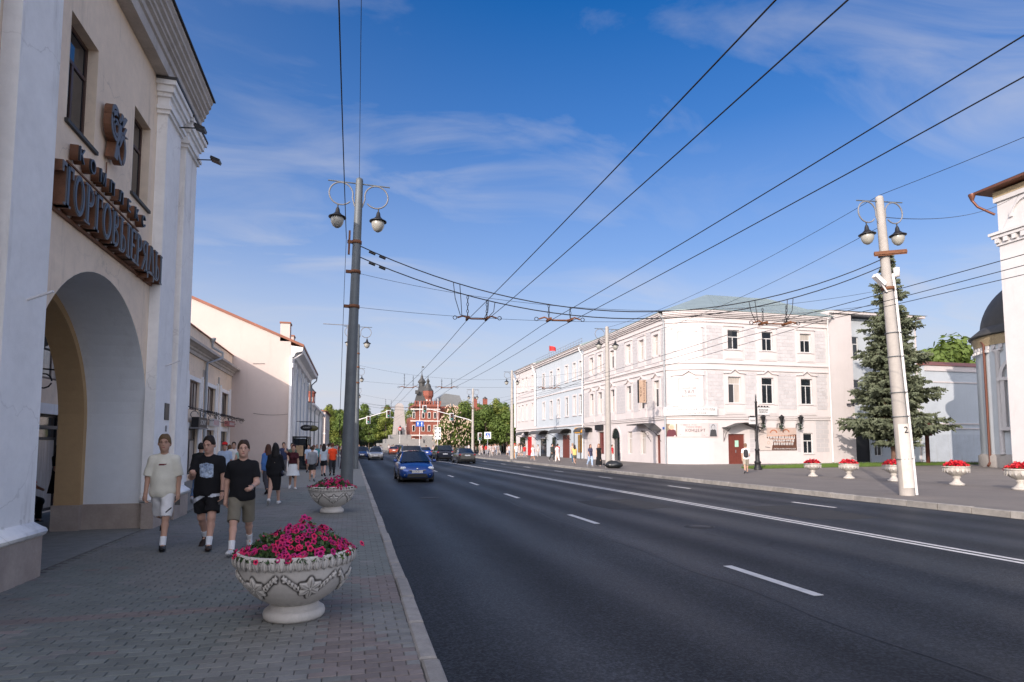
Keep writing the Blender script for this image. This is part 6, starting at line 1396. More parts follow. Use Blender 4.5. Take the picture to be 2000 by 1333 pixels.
person('stocky man in black T-shirt with pale print, middle of three', (-2.27, 11.05, 0), R(-3), 1.84, .0085, 1.16, ((-12, 26), (20, 6)), ((28, 9, 78), (6, 14, 14)), ('tee', BLK), ('shorts', (.011, .011, .013)), ('short', (.02, .014, .011)), (.035, .022, .018), (.74, .76, .80), detail=True, group='three young men walking towards the camera', headtilt=12, headyaw=-8,
       extra={'dark': 1, 'fist': 0, 'hold': [(1, 'phone'), (1, 'watch')], 'patch': [('top', hexa, m_prt, 'chest_print'), ('bot', [(-.22, .72), (-.22, .80), (-.02, .90), (.0, .86), (-.1, .80)], cm((.55, .58, .64)), 'pale_band'), ('bot', [(.0, .86), (.0, .885), (.2, .90), (.2, .86), (.1, .84)], cm((.55, .58, .64)), 'pale_band')]}, skin=(.54, .32, .24))
person('man in plain black T-shirt and khaki shorts, right of three, behind the planter', (-1.66, 10.5, 0), R(4), 1.79, .0085, 1.06, ((28, 6), (-18, 22)), ((-10, 14, 10), (14, 10, 62)), ('tee', (.009, .009, .011)), ('bermuda', (.185, .165, .125)), ('short', (.05, .03, .018)), (.55, .55, .55), (.7, .7, .7), detail=True, group='three young men walking towards the camera', headyaw=4, skin=(.56, .335, .25), extra={'hold': [(1, 'watch')]})
pp = person; g_ = 'pedestrians on the left pavement'; A_, B_ = ((14, 6), (-16, 24)), ((-14, 22), (14, 8))
pp('woman with long black hair, black jacket and handbag walking away', (-2.09, 18.5, 0), R(178), 1.70, .012, 1.02, A_, ((10, 12, 30), (-4, 10, 14)), ('jacket', BLK), ('dress', BLK), ('long', (.012, .01, .01)), (.6, .6, .6), None, (.52, .32, .24), True, group=g_, extra={'bag': 'hand'})
pp('woman in maroon top and short white skirt shading her eyes', (-2.14, 24.6, 0), R(8), 1.66, .013, .95, B_, ((130, 40, 110), (10, 10, 10)), ('crop', (.06, .012, .018)), ('mini', (.70, .72, .74)), ('short', (.05, .012, .015)), (.7, .7, .7), None, female=True, group=g_)
pp('brown-haired woman in denim-blue shirt behind the khaki shorts man', (-2.75, 22.3, 0), R(200), 1.68, .013, 1.0, A_, ((6, 8, 20), (-8, 8, 10)), ('jacket', (.07, .17, .42)), ('pants', (.05, .05, .06)), ('long', (.09, .04, .025)), BLK, None, female=True, group=g_)
pp('smiling person in grey striped top behind the blue shirt', (-2.95, 26.0, 0), R(5), 1.74, .014, .95, B_, ((8, 8, 10), (-8, 8, 10)), ('tank', (.16, .19, .24)), ('shorts', BLK), ('fringe', (.03, .02, .015)), BLK, None, group=g_)
pp('man with bright red cap, sunglasses and light blue T-shirt', (-4.2, 22.8, 0), R(-4), 1.76, .013, 1.0, A_, ((8, 8, 12), (-8, 8, 12)), ('tee', (.42, .52, .68)), ('shorts', (.05, .06, .08)), ('cap', (.03, .02, .015)), (.3, .3, .3), None, group=g_)
pp('person in mint green tank top next to the red cap man', (-3.85, 24.0, 0), R(12), 1.70, .014, 1.05, B_, ((20, 14, 50), (8, 10, 20)), ('tank', (.30, .46, .40)), ('shorts', (.2, .2, .22)), ('short', (.05, .03, .02)), (.4, .4, .4), None, group=g_)
pp('person in dark jacket and jeans walking away close to the portico', (-4.25, 19.6, 0), R(176), 1.72, .013, 1.0, A_, ((6, 8, 12), (-8, 8, 12)), ('jacket', (.02, .022, .02)), ('jeans', (.09, .15, .26)), ('short', (.02, .015, .012)), (.4, .4, .42), None, group=g_)
pp('person in olive T-shirt near the shop vestibule', (-2.85, 32, 0), R(10), 1.74, .016, 1.0, A_, ((10, 10, 40), (10, 10, 40)), ('tee', (.10, .13, .09)), ('pants', (.12, .12, .12)), ('short', (.03, .02, .015)), BLK, None, group=g_)
pp('boy in pale blue shirt and dark red shorts walking this way', (-2.5, 38.5, 0), R(0), 1.66, .016, .95, B_, ((8, 8, 12), (-8, 8, 12)), ('tee', (.42, .52, .68)), ('shorts', (.22, .03, .04)), ('short', (.03, .02, .015)), BLK, None, group=g_)
pp('woman in white shirt and black shorts walking away with swinging arm', (-1.9, 33.2, 0), R(186), 1.66, .015, .95, A_, ((6, 10, 10), (-28, 14, 10)), ('tee', (.66, .68, .74)), ('shorts', BLK), ('bun', (.14, .06, .035)), (.4, .4, .4), None, (.60, .36, .29), True, group=g_)
pp('curly dark-haired woman in grey top and black dress walking away', (-1.45, 34.2, 0), R(176), 1.70, .015, 1.0, B_, ((12, 8, 12), (-10, 8, 12)), ('tee', (.40, .46, .52)), ('shorts', BLK), ('long', (.02, .012, .01)), BLK, None, (.60, .36, .29), True, group=g_)
pp('person in bright orange red T-shirt and dark trousers walking away', (-1.02, 34.6, 0), R(182), 1.74, .015, 1.0, A_, ((10, 12, 20), (-8, 10, 14)), ('tee', (.80, .07, .02)), ('pants', (.028, .03, .035)), ('short', (.12, .045, .02)), BLK, None, group=g_)
pp('person in long dark maroon coat beside the lamp post', (-.5, 40.5, 0), R(20), 1.68, .016, 1.0, A_, ((8, 8, 12), (-8, 8, 12)), ('jacket', (.03, .012, .018)), ('maxi', (.03, .012, .018)), ('short', (.02, .015, .012)), (.5, .5, .5), None, female=True, group=g_)
pp('woman in black dress standing in the gallery seen through the archway', (-6.75, 17.0, 0), R(70), 1.72, .013, 1.0, ((4, 4), (-6, 8)), ((8, 6, 30), (-4, 8, 14)), ('tee', BLK), ('mini', BLK), ('long', (.015, .012, .01)), BLK, None, female=True)
pp('person in red top sitting in the gallery seen through the archway', (-7.0, 15.9, -.05), R(60), 1.70, .014, 1.0, ((82, 85), (78, 80)), ((30, 8, 50), (30, 8, 50)), ('tee', (.42, .02, .03)), ('pants', (.02, .02, .022)), ('cap', (.02, .02, .02)), BLK, None, sit=True)
chm = root('gallery_stool', (-6.98, 16.0, 0), 'dark stool under the seated person in red behind the archway', 'stool'); MB().box(-7.2, -6.75, 15.85, 16.25, .36, .42).build('seat', m_iron, chm)
for a, b in ((-7.17, 15.88), (-6.79, 15.88), (-7.17, 16.21), (-6.79, 16.21)): MB().tube([(a, b, 0), (a, b, .36)], .015, 5).build('leg', m_iron, chm)
for lab, x, y, rz, hh, top, bot, hr, fem in (
    ('man in white T-shirt and blue jeans ahead of the gable wall', -4.9, 28.5, 10, 1.78, ('tee', (.70, .68, .66)), ('jeans', (.10, .15, .26)), ('short', (.04, .03, .02)), False),
    ('woman in beige dress walking along the low arcade house', -5.6, 31.5, 172, 1.66, ('tee', (.55, .42, .32)), ('mini', (.55, .42, .32)), ('long', (.12, .06, .03)), True),
    ('man in navy polo and grey trousers near the gable wall', -3.6, 35.5, 8, 1.78, ('tee', (.03, .04, .09)), ('pants', (.16, .16, .17)), ('short', (.03, .02, .015)), False),
    ('woman in pink top and white shorts before the gable wall', -4.6, 37.0, -10, 1.64, ('tee', (.62, .26, .28)), ('shorts', (.7, .69, .68)), ('long', (.05, .03, .02)), True),
    ('boy in grey hoodie and black shorts behind the woman in the white skirt', -1.75, 29.5, 184, 1.60, ('long', (.24, .25, .27)), ('shorts', (.02, .02, .022)), ('short', (.06, .04, .025)), False),
    ('woman in teal blouse and dark trousers walking this way mid pavement', -2.35, 44.5, 4, 1.67, ('tee', (.08, .28, .30)), ('pants', (.04, .04, .05)), ('bun', (.06, .03, .02)), True),
    ('man in pale shirt with shoulder bag passing the vestibule', -1.6, 47.5, 178, 1.77, ('tee', (.62, .60, .55)), ('pants', (.20, .17, .13)), ('short', (.05, .03, .02)), False)):
    pp(lab, (x, y, 0), R(rz), hh, .018, random.uniform(.92, 1.08), A_ if random.random() < .5 else B_, ((12, 9, 18), (-12, 9, 14)), top, bot, hr, (.25, .25, .25), None, SKIN, fem, group=g_)
g_ = 'pedestrians on the right pavement'
pp('man in white T-shirt, khaki shorts and black backpack walking past the brown door', (22.0, 31.1, 0), R(150), 1.76, .014, 1.0, ((22, 8), (-24, 16)), ((10, 10, 40), (-14, 10, 14)), ('tee', (.74, .72, .70)), ('bermuda', (.34, .30, .24)), ('short', (.16, .10, .06)), (.08, .08, .09), None, group=g_, extra={'bag': 'pack'})
for lab, x, y, rz, hh, top, bot, hr, fem in (
    ('woman in wide blue jeans left of the woman in the black dress', 17.3, 43.3, 10, 1.68, ('tee', (.05, .05, .09)), ('pants', (.36, .46, .62)), ('long', (.12, .05, .03)), True),
    ('woman in long black sleeveless dress with reddish hair', 17.85, 43.0, -20, 1.72, ('tank', BLK), ('maxi', BLK), ('long', (.30, .13, .06)), True),
    ('woman in yellow top walking away', 17.75, 47.9, 170, 1.64, ('tee', (.66, .48, .16)), ('shorts', (.10, .10, .08)), ('long', (.03, .02, .015)), True),
    ('man in tan shirt and blue jeans', 18.9, 51.5, 190, 1.78, ('tee', (.56, .38, .28)), ('jeans', (.03, .10, .18)), ('short', (.3, .2, .14)), False),
    ('woman in white blouse and white trousers', 18.4, 54.3, 185, 1.66, ('tee', (.74, .68, .68)), ('pants', (.72, .64, .62)), ('short', (.05, .03, .02)), True),
    ('man in dark camouflage clothes', 19.0, 57.6, 30, 1.74, ('long', (.05, .055, .05)), ('pants', (.045, .05, .05)), ('short', (.03, .025, .02)), False),
    ('person in red top and orange trousers', 20.6, 60.6, 170, 1.74, ('tee', (.60, .03, .03)), ('pants', (.52, .24, .04)), ('short', (.05, .03, .02)), False),
    ('woman in red top and white trousers by the archway', 24.3, 55.2, 30, 1.64, ('tee', (.52, .04, .05)), ('pants', (.70, .66, .65)), ('short', (.05, .03, .02)), True),
    ('person in pale dress among the group near the far shops', 17.9, 60.5, 10, 1.64, ('tee', (.66, .58, .56)), ('mini', (.55, .62, .70)), ('long', (.18, .08, .05)), True),
    ('person in grey jeans and white shirt near the far shops', 17.6, 66.0, 0, 1.74, ('tee', (.70, .70, .70)), ('jeans', (.34, .40, .46)), ('short', (.05, .03, .02)), False),
    ('person in tan clothes and red hat near the far shops', 18.2, 69.0, 20, 1.78, ('long', (.56, .30, .12)), ('pants', (.48, .25, .10)), ('cap', (.4, .05, .05)), False),
    ('child in pink and white near the far shops', 18.9, 63.5, 40, 1.35, ('tee', (.70, .42, .42)), ('shorts', (.68, .66, .66)), ('long', (.1, .05, .03)), True)):
    pp(lab, (x, y, 0), R(rz), hh, .02, 1.0, A_ if random.random() < .5 else B_, ((8, 8, 14), (-8, 8, 14)), top, bot, hr, (.2, .2, .2), None, SKIN, fem, group=g_)
# distant crowd: six figures copied about the square
protos = []
for k, (top, bot, hr, fem) in enumerate(((('tee', (.46, .42, .41)), ('pants', (.36, .32, .30)), ('short', (.06, .04, .03)), False), (('tee', (.46, .36, .33)), ('mini', (.42, .39, .39)), ('long', (.15, .07, .04)), True), (('tee', (.42, .42, .45)), ('jeans', (.16, .20, .28)), ('short', (.05, .03, .02)), False), (('long', (.38, .28, .23)), ('pants', (.32, .26, .23)), ('short', (.05, .03, .02)), False), (('tee', (.45, .03, .03)), ('pants', (.25, .25, .28)), ('short', (.05, .03, .02)), False), (('tee', (.10, .10, .13)), ('pants', (.09, .09, .10)), ('long', (.03, .02, .02)), True))):
    protos.append(pp('p', (0, 0, 0), 0, 1.72, .028, 1.0, A_ if k % 2 else B_, ((8, 8, 14), (-8, 8, 14)), top, bot, hr, (.3, .3, .3), None, SKIN, fem))
spots = sorted([(17.2+rng.uniform(0, 6.5), 74+rng.uniform(0, 28), -.0, 0) for _ in range(26)] + [(-4+rng.uniform(0, 3.6), 52+rng.uniform(0, 48), 0, 1) for _ in range(16)] + [(rng.uniform(-12, 30), rng.uniform(118, 150), -.17, 2) for _ in range(58)], key=lambda q: q[0]/q[1])
used_ = set()
ORD = 'first second third fourth fifth sixth seventh eighth ninth tenth eleventh twelfth thirteenth fourteenth fifteenth sixteenth seventeenth eighteenth nineteenth twentieth twenty-first twenty-second twenty-third twenty-fourth twenty-fifth twenty-sixth twenty-seventh twenty-eighth twenty-ninth thirtieth'.split(); _cnt = {}
def nth(what, where):
    k = _cnt.get((what, where), 0); _cnt[what, where] = k+1
    return '%s %s, %s from left' % (what, where, ORD[k])
LB = {0: 'far along right pavement', 1: 'far down left pavement', 2: 'in distant crowd below monument'}
CN = ['figure in white top and pale trousers', 'figure in pale dress', 'figure in white top and jeans', 'figure in beige clothes', 'figure in red top', 'figure in black clothes']
for k, (x, y, z, w_) in enumerate(spots):
    i = int(rng.choice(6, p=(.3, .22, .14, .16, .09, .09)))
    if i in used_: c = copy_tree(protos[i])
    else: c = protos[i]; used_.add(i)
    c.location = (x, y, z); c.rotation_euler = (0, 0, rng.uniform(0, 6.28)); sc_ = rng.uniform(.92, 1.06); c.scale = (sc_, sc_, sc_)
    c['label'] = nth(CN[i], LB[w_]); c['group'] = CN[i] + ' ' + LB[w_]
# ------------------------------------------------------------------ cars
m_tyre = mat('tyre rubber', (.012, .012, .013), .8, 0); m_rim = mat('alloy rim', (.35, .35, .36), .35, .05, metal=.8); m_carg = mat('car glass', (.012, .016, .022), .03, 0, spec=.9)
m_head = mat('headlamp glass', (.62, .64, .66), .12, .1, 20, spec=.8); m_tail = mat('tail lamp glass', (.35, .01, .012), .2, .1, 20, spec=.7); m_plate = mat('number plate', (.72, .72, .72), .5, 0)
m_trim = mat('dark car trim', (.014, .014, .015), .55, 0); m_chrome = mat('chrome', (.6, .6, .62), .12, 0, metal=1)
def paint(c): return mat('car paint', c, .32, .02, 3, metal=.35, coat=.8, spec=.5)
KINDS = {  # stations: (y, half width, z low, z belt); cabin: y of windscreen base, roof front, roof rear, rear base, roof z, belt z, half widths belt/roof
 'hatch': dict(L=4.4, st=[(0, .52, .30, .58), (.06, .70, .24, .66), (.25, .81, .20, .75), (.7, .855, .18, .88), (1.15, .86, .18, .97), (2.2, .862, .18, 1.0), (3.3, .86, .18, 1.03), (4.0, .84, .2, 1.06), (4.3, .78, .26, 1.02), (4.4, .66, .34, .9)], cab=(.95, 1.95, 3.1, 4.25, 1.49, .98, .80, .56)),
 'sedan': dict(L=4.6, st=[(0, .55, .30, .60), (.06, .72, .22, .68), (.3, .83, .19, .78), (.9, .87, .18, .90), (1.35, .875, .18, .95), (2.4, .88, .18, .97), (3.5, .875, .18, .99), (4.2, .85, .2, 1.0), (4.52, .78, .25, .96), (4.6, .66, .33, .85)], cab=(1.25, 2.0, 3.05, 3.95, 1.45, .95, .80, .58)),
 'suv': dict(L=4.75, st=[(0, .6, .38, .72), (.06, .78, .30, .82), (.3, .90, .26, .95), (.9, .95, .25, 1.06), (1.3, .955, .25, 1.10), (2.4, .96, .25, 1.12), (3.6, .955, .25, 1.14), (4.4, .93, .28, 1.15), (4.68, .88, .34, 1.08), (4.75, .78, .42, .95)], cab=(1.2, 1.85, 3.9, 4.6, 1.72, 1.09, .88, .68)),
}
def car(kind, col, label, loc, rz, front=True, plate=''):
    K = KINDS[kind]; o = root('car', loc, label, 'car', 'cars on the road', rz); pm_ = paint(col); y0 = -K['L']/2
    q = MB(); rows = []
    for y, w_, zl, zb in K['st']: rows.append([(s_*w_*f, y+y0, z) for s_, f, z in ((-1, .86, zl), (-1, .97, zl+.12), (-1, 1.0, zl+(zb-zl)*.5), (-1, .985, zb-.10), (-1, .90, zb-.02), (-.5, .9, zb+.02), (0, 1, zb+.03), (.5, .9, zb+.02), (1, .90, zb-.02), (1, .985, zb-.10), (1, 1.0, zl+(zb-zl)*.5), (1, .97, zl+.12), (1, .86, zl))])
    n = len(rows[0]); vs = [p for r_ in rows for p in r_]; q.add(vs, [(i*n+j, i*n+(j+1) % n, (i+1)*n+(j+1) % n, (i+1)*n+j) for i in range(len(rows)-1) for j in range(n)], True)
    q.add(rows[0], [tuple(range(n))]); q.add(rows[-1], [tuple(range(n))[::-1]]); q.build('body', pm_, o, world=False)
    a, b, c, d, zr, zb, wb_, wr_ = K['cab']; a, b, c, d = [v+y0 for v in (a, b, c, d)]
    P = {}
    for s_ in (-1, 1): P[s_] = [Vector((s_*wb_*.95, a, zb)), Vector((s_*wr_, b, zr-.03)), Vector((s_*wr_, c, zr-.02)), Vector((s_*wb_*.93, d, zb+.06)), Vector((s_*wb_, (a+d)/2, zb))]
    def glass(nm, pts): g = MB(); g.add([tuple(p) for p in pts], [tuple(range(len(pts)))]); return g.build(nm, m_carg, o, world=False)
    def curved(nm, A, B, C, D, bow, m):      # panel between two left-right edges, bowed outwards
        g = MB(); k = 8; vs = []
        for t in range(k+1):
            u = t/k; e = Vector(bow)*(1-(2*u-1)**2); vs += [tuple(A.lerp(B, u)+e), tuple(D.lerp(C, u)+e)]
        g.add(vs, [(2*t, 2*t+2, 2*t+3, 2*t+1) for t in range(k)], True); return g.build(nm, m, o, world=False)
    curved('windscreen', P[-1][0], P[1][0], P[1][1], P[-1][1], (0, -.10, .02), m_carg); curved('rear_window', P[-1][3], P[1][3], P[1][2], P[-1][2], (0, .08, .02), m_carg)
    curved('roof', P[-1][1], P[1][1], P[1][2], P[-1][2], (0, 0, .05), pm_)
    for s_ in (-1, 1):
        m0, m1 = P[s_][4], Vector((s_*wr_, (b+c)/2, zr-.02)); glass('side_window', [P[s_][0], m0, m1, P[s_][1]]); glass('side_window', [m0, P[s_][3], P[s_][2], m1])
        q = MB()
        for u, v in ((P[s_][0], P[s_][1]), (P[s_][1], P[s_][2]), (P[s_][2], P[s_][3])): q.tube([u, v], .038, 6)
        q.build('pillar', pm_, o, world=False); MB().tube([m0, m1], .03, 6).build('door_pillar', m_trim, o, world=False)
        mi = MB(); mi.ball((s_*(wb_+.17), a+.38, zb+.04), (.11, .07, .075), 10, 6); mi.build('mirror', pm_, o, world=False)
        f0 = K['st'][2]; q = MB(); q.ball((s_*(f0[1]-.14), y0+.20, f0[3]-.07), (.16, .13, .095), 12, 8); q.build('headlight', m_head, o, world=False)
        e0 = K['st'][-2]; q = MB(); q.ball((s_*(e0[1]-.10), -y0-.10, e0[3]-.12), (.14, .10, .10), 12, 8); q.build('tail_light', m_tail, o, world=False)
        q = MB(); q.ball((s_*(f0[1]-.22), y0+.06, .38), (.05, .03, .04), 8, 6); q.build('fog_lamp', m_head, o, world=False)
        for yw in (y0+.85, -y0-.85):
            rw = .36 if kind == 'suv' else .315; wx = s_*(K['st'][4][1]-.10)
            ww = root('wheel', (wx, yw, rw), parent=o); q = MB(); q.M = Matrix.Rotation(R(90), 4, 'Y'); q.lathe([(rw*.62, -.1), (rw*.95, -.11), (rw, -.07), (rw, .07), (rw*.95, .11), (rw*.62, .1)], 22); q.build('tyre', m_tyre, ww, world=False)
            q = MB(); q.M = Matrix.Rotation(R(90), 4, 'Y'); q.lathe([(0, s_*.08), (rw*.2, s_*.09), (rw*.5, s_*.07), (rw*.63, s_*.1)], 14); q.build('rim', m_rim, ww, world=False)
            q = MB(); q.M = Matrix.Translation((s_*(K['st'][4][1]+.003), yw, rw+.01)) @ Matrix.Rotation(R(90), 4, 'Y'); q.lathe([(rw*1.02, -.12*s_), (rw*1.13, -.0*s_), (rw*1.02, 0)], 22); q.build('arch_trim', m_trim, o, world=False)
    f1 = K['st'][1]; q = MB(); q.prism([(-.5, .25), (.5, .25), (.44, .42), (-.44, .42)], 'y', y0-.015, y0+.1); q.build('lower_intake', m_trim, o, world=False)
    q = MB(); q.prism([(-.34, f1[3]-.12), (.34, f1[3]-.12), (.42, f1[3]-.06), (-.42, f1[3]-.06)], 'y', y0-.012, y0+.1); q.build('grille', m_trim, o, world=False); MB().tube([(-.40, y0-.014, f1[3]-.06), (0, y0-.03, f1[3]-.085), (.40, y0-.014, f1[3]-.06)], .012, 5).build('grille_bar', m_chrome, o, world=False)
    MB().ball((0, y0+.02, f1[3]-.0), (.06, .02, .04), 10, 6).build('badge', m_chrome, o, world=False)
    for yy, zz_, s_ in ((y0-.022, .46, 1), (-y0+.022, .72, -1)): MB().box(-.26, .26, yy-.008, yy+.008, zz_, zz_+.115).build('number_plate', m_plate, o, world=False)
    if plate:
        t = text_mb(plate, .115, face_my(0, 0, 0), m_trim, 'plate_print', None, depth=.001); t.parent = o; t.location = (0, y0-.033, .515)
    MB().box(-.6, .6, -y0-.06, -y0+.012, .34, .46).build('rear_bumper_trim', m_trim, o, world=False); MB().box(-.8, .8, y0+.3, -y0-.3, .14, .3).build('underbody', m_trim, o, world=False)
    return o
RZ = -.17
car('hatch', (.014, .062, .26), 'dark blue hatchback with lit-looking headlights, nearest car coming towards the camera', (3.08, 32.3, RZ), 0, plate='К558ОН 33')
car('sedan', (.42, .40, .37), 'silver sedan coming towards the camera, beside a dark blue car', (2.75, 75.8, RZ), R(-2))
car('sedan', (.012, .035, .13), 'dark blue sedan coming this way left of the silver sedan', (.98+.9, 80.5, RZ), R(-3)).location = (1.35, 83.0, RZ)
car('hatch', (.03, .06, .10), 'grey blue car at the head of the far left lane, behind the dark blue sedan', (1.4, 99.0, RZ), R(-4))
car('sedan', (.33, .07, .03), 'orange red sedan seen from behind, driving away in the middle lane', (7.3, 114, RZ), R(178))
car('suv', (.10, .012, .02), 'dark red car just beyond the orange red sedan', (9.5, 132, RZ), R(180))
car('suv', (.03, .07, .15), 'blue car half hidden behind the nearest hatchback', (4.45, 49, RZ), R(1))
car('sedan', (.015, .06, .30), 'bright blue sedan between the hatchback and the dark SUV', (9.6, 85, RZ), R(180))
car('suv', (.010, .014, .028), 'dark navy SUV seen from behind right of the centre line', (9.95, 70, RZ), R(180))
car('sedan', (.10, .095, .085), 'grey brown sedan seen from behind, nearest car in the right lanes', (10.7, 60.5, RZ), R(180))
car('hatch', (.5, .5, .52), 'white car far off behind the silver sedan', (4.2, 112, RZ), R(-4)); car('sedan', (.02, .03, .05), 'dark car waiting far off right of the dark SUV', (12.6, 92, RZ), R(180))
# ------------------------------------------------------------------ trees
def leaf_cloud(q, rr_, clumps, per, size, flat=.6):
    for c, r_ in clumps:
        for _ in range(per):
            d = Vector((rr_.gauss(0, 1), rr_.gauss(0, 1), rr_.gauss(0, 1))).normalized(); p = Vector(c)+Vector((d.x*r_[0], d.y*r_[1], d.z*r_[2]))*(rr_.random()**.35)
            n = (d+Vector((rr_.uniform(-.8, .8), rr_.uniform(-.8, .8), rr_.uniform(-.4, .9)))).normalized(); u = n.orthogonal().normalized(); u.rotate(Matrix.Rotation(rr_.uniform(0, 6.28), 3, n)); v = n.cross(u); s_ = size*rr_.uniform(.6, 1.25)
            q.add([p-u*s_, p+v*s_*.55, p+u*s_, p-v*s_*.55], [(0, 1, 2, 3)])
def leafmat(name, c, tr=.25):
    m = mat(name, c, .65, .35, .9, spec=.3); nt = m.node_tree; b = nt.nodes['Principled BSDF']
    t = nt.nodes.new('ShaderNodeBsdfTranslucent'); t.inputs[0].default_value = (c[0]*1.6, c[1]*1.5, c[2]*.8, 1); mx = nt.nodes.new('ShaderNodeMixShader'); mx.inputs[0].default_value = tr
    o = nt.nodes['Material Output']; nt.links.new(b.outputs[0], mx.inputs[1]); nt.links.new(t.outputs[0], mx.inputs[2]); nt.links.new(mx.outputs[0], o.inputs[0]); return m
m_bark = mat('bark', (.09, .065, .05), .9, .25, 4, .4, 30); LM = [leafmat('green leaves', (.115, .165, .038)), leafmat('yellow green leaves', (.17, .20, .040)), leafmat('dark leaves', (.095, .13, .028))]
m_blos = mat('chestnut blossom', (.62, .46, .34), .8, .2, 3); m_pinkb = mat('autumnal leaf', (.20, .14, .045), .8, .3, 2)
def tree_proto(seed, h, r_, lm, flower=False):
    rr_ = random.Random(seed); o = root('broadleaf_tree', (0, 0, 0), 'x', 'tree')
    q = MB(); q.tube([(0, 0, -.3), (.05, 0, h*.2), (-.03, .04, h*.45), (0, 0, h*.8)], [h*.026, h*.02, h*.014, .03], 8)
    clumps = []
    for k in range(26):
        a = rr_.uniform(0, 6.28); t = rr_.random(); z = h*(.24+.70*t); ra = r_*math.sin(min(1, .22+t*.95)*math.pi)**.6*rr_.uniform(.35, .95); c = (ra*math.cos(a), ra*math.sin(a), z); s_ = r_*rr_.uniform(.26, .42)
        clumps.append((c, (s_, s_, s_*.75)))
        if k % 3 == 0: q.tube([(0, 0, z*.65), (c[0]*.5, c[1]*.5, z*.85), c], [h*.010, h*.007, .02], 5)
    q.build('trunk', m_bark, o, world=False); q = MB(); leaf_cloud(q, rr_, clumps, 95, r_*.075); q.build('crown', lm, o, world=False, kind='stuff')
    if flower:
        q = MB()
        for _ in range(420):
            c, s_ = rr_.choice(clumps); d = Vector((rr_.gauss(0, 1), -abs(rr_.gauss(0, 1)), rr_.gauss(0, 1))).normalized(); p = Vector(c)+d*s_[0]*1.02; q.lathe([(.09, 0), (.085, .12), (.04, .26), (0, .32)], 5, tuple(p), sm=False)
        q.build('blossom', m_blos, o, world=False, kind='stuff')
    return o
TP = [tree_proto(1, 10, 4.2, LM[0]), tree_proto(2, 11, 4.0, LM[1]), tree_proto(3, 9.5, 4.6, LM[2]), tree_proto(4, 12, 4.4, LM[1]), tree_proto(5, 10.5, 4.5, LM[0])]
first = [True]*5; NM = ['mid green broadleaf tree', 'yellow green broadleaf tree', 'dark green broadleaf tree', 'tall yellow green broadleaf tree', 'bushy mid green tree']
def hillz(x, y): return max(-.17, 10*(1-math.exp(-max(0, y-172)/55))*(1+.15*math.sin(x*.05)))
def tree(i, x, y, z, s_, lab, grp):
    o = TP[i] if first[i] else copy_tree(TP[i]); first[i] = False
    o.location = (x, y, z); o.rotation_euler = (0, 0, random.uniform(0, 6.28)); o.scale = (s_, s_, s_*random.uniform(.92, 1.08)); o['label'] = lab; o['group'] = grp; return o
k = 0
rowL = [(-22+3.1*j+random.uniform(-.8, .8), 181+random.uniform(0, 6)) for j in range(11)] + [(-34+3.9*j+random.uniform(-1, 1), 170+random.uniform(0, 8)) for j in range(14)] + [(-30+5*j+random.uniform(-1.5, 1.5), 190+random.uniform(0, 10)) for j in range(12)] + [(-44+8*j, 214+random.uniform(0, 12)) for j in range(14)]
for x, y in sorted(rowL, key=lambda q: q[0]/q[1]):
    i = random.randrange(5)
    if 13 < x < 48 and y < 212: continue
    tree(i, x, y, hillz(x, y)-.2, random.uniform(.82, 1.04) if y < 185 else random.uniform(.72, .95), nth(NM[i], 'in the wood beside the monument'), 'wooded slope trees left of the monument')
rowR = [(23+3.3*j+random.uniform(-.8, .8), 129+random.uniform(0, 4)) for j in range(6)] + [(22+4.2*j+random.uniform(-1, 1), 122+3*(j % 2)+random.uniform(0, 3)) for j in range(6)] + [(24+5*j, 136+random.uniform(0, 6)) for j in range(7)] + [(30+6.5*j, 156+random.uniform(0, 8)) for j in range(8)] + [(36+8*j, 214+random.uniform(0, 10)) for j in range(7)]
for x, y in sorted(rowR, key=lambda q: q[0]/q[1]):
    i = random.choice((1, 3, 0, 1, 4)); tree(i, x, y, hillz(x, y)-.2, random.uniform(.78, 1.05) if y < 150 else random.uniform(.95, 1.2), nth(NM[i], 'beyond the right terrace'), 'sunlit trees beyond the right terrace')
ct = tree_proto(9, 9.0, 3.8, LM[2], True); ct.location = (18.6, 119, -.2); ct['label'] = 'flowering chestnut with pale blossom candles in front of the brick hall'; ct.name = 'chestnut_tree'
ct2 = copy_tree(ct); ct2.location = (22.8, 141, -.2); ct2.scale = (1.05, 1.05, 1.12); ct2['label'] = 'second flowering chestnut half hidden behind the nearer one, right of it'
for x, y, s_, lab in ((71, 61, 1.5, 'tree behind the blank wall house, right of the spruce'), (77.5, 64, 1.6, 'second tree behind the blank wall house, next to the church dome')): tree(0, x, y, 0, s_, lab, 'trees behind the blank wall house')
hl_ = MB(); nx, ny = 40, 16
for j in range(ny+1):
    for i in range(nx+1): x = -220+480*i/nx; y = 168+160*j/ny; hl_.v.append((x, y, hillz(x, y)-.3 if j else -.4))
hl_.add([], []); 
for j in range(ny):
    for i in range(nx): hl_.f.append([j*(nx+1)+i, j*(nx+1)+i+1, (j+1)*(nx+1)+i+1, (j+1)*(nx+1)+i]); hl_.mi.append(0); hl_.sm.append(True)
struct('hill', hl_, mat('hill undergrowth', (.035, .05, .018), .95, .35, .5))
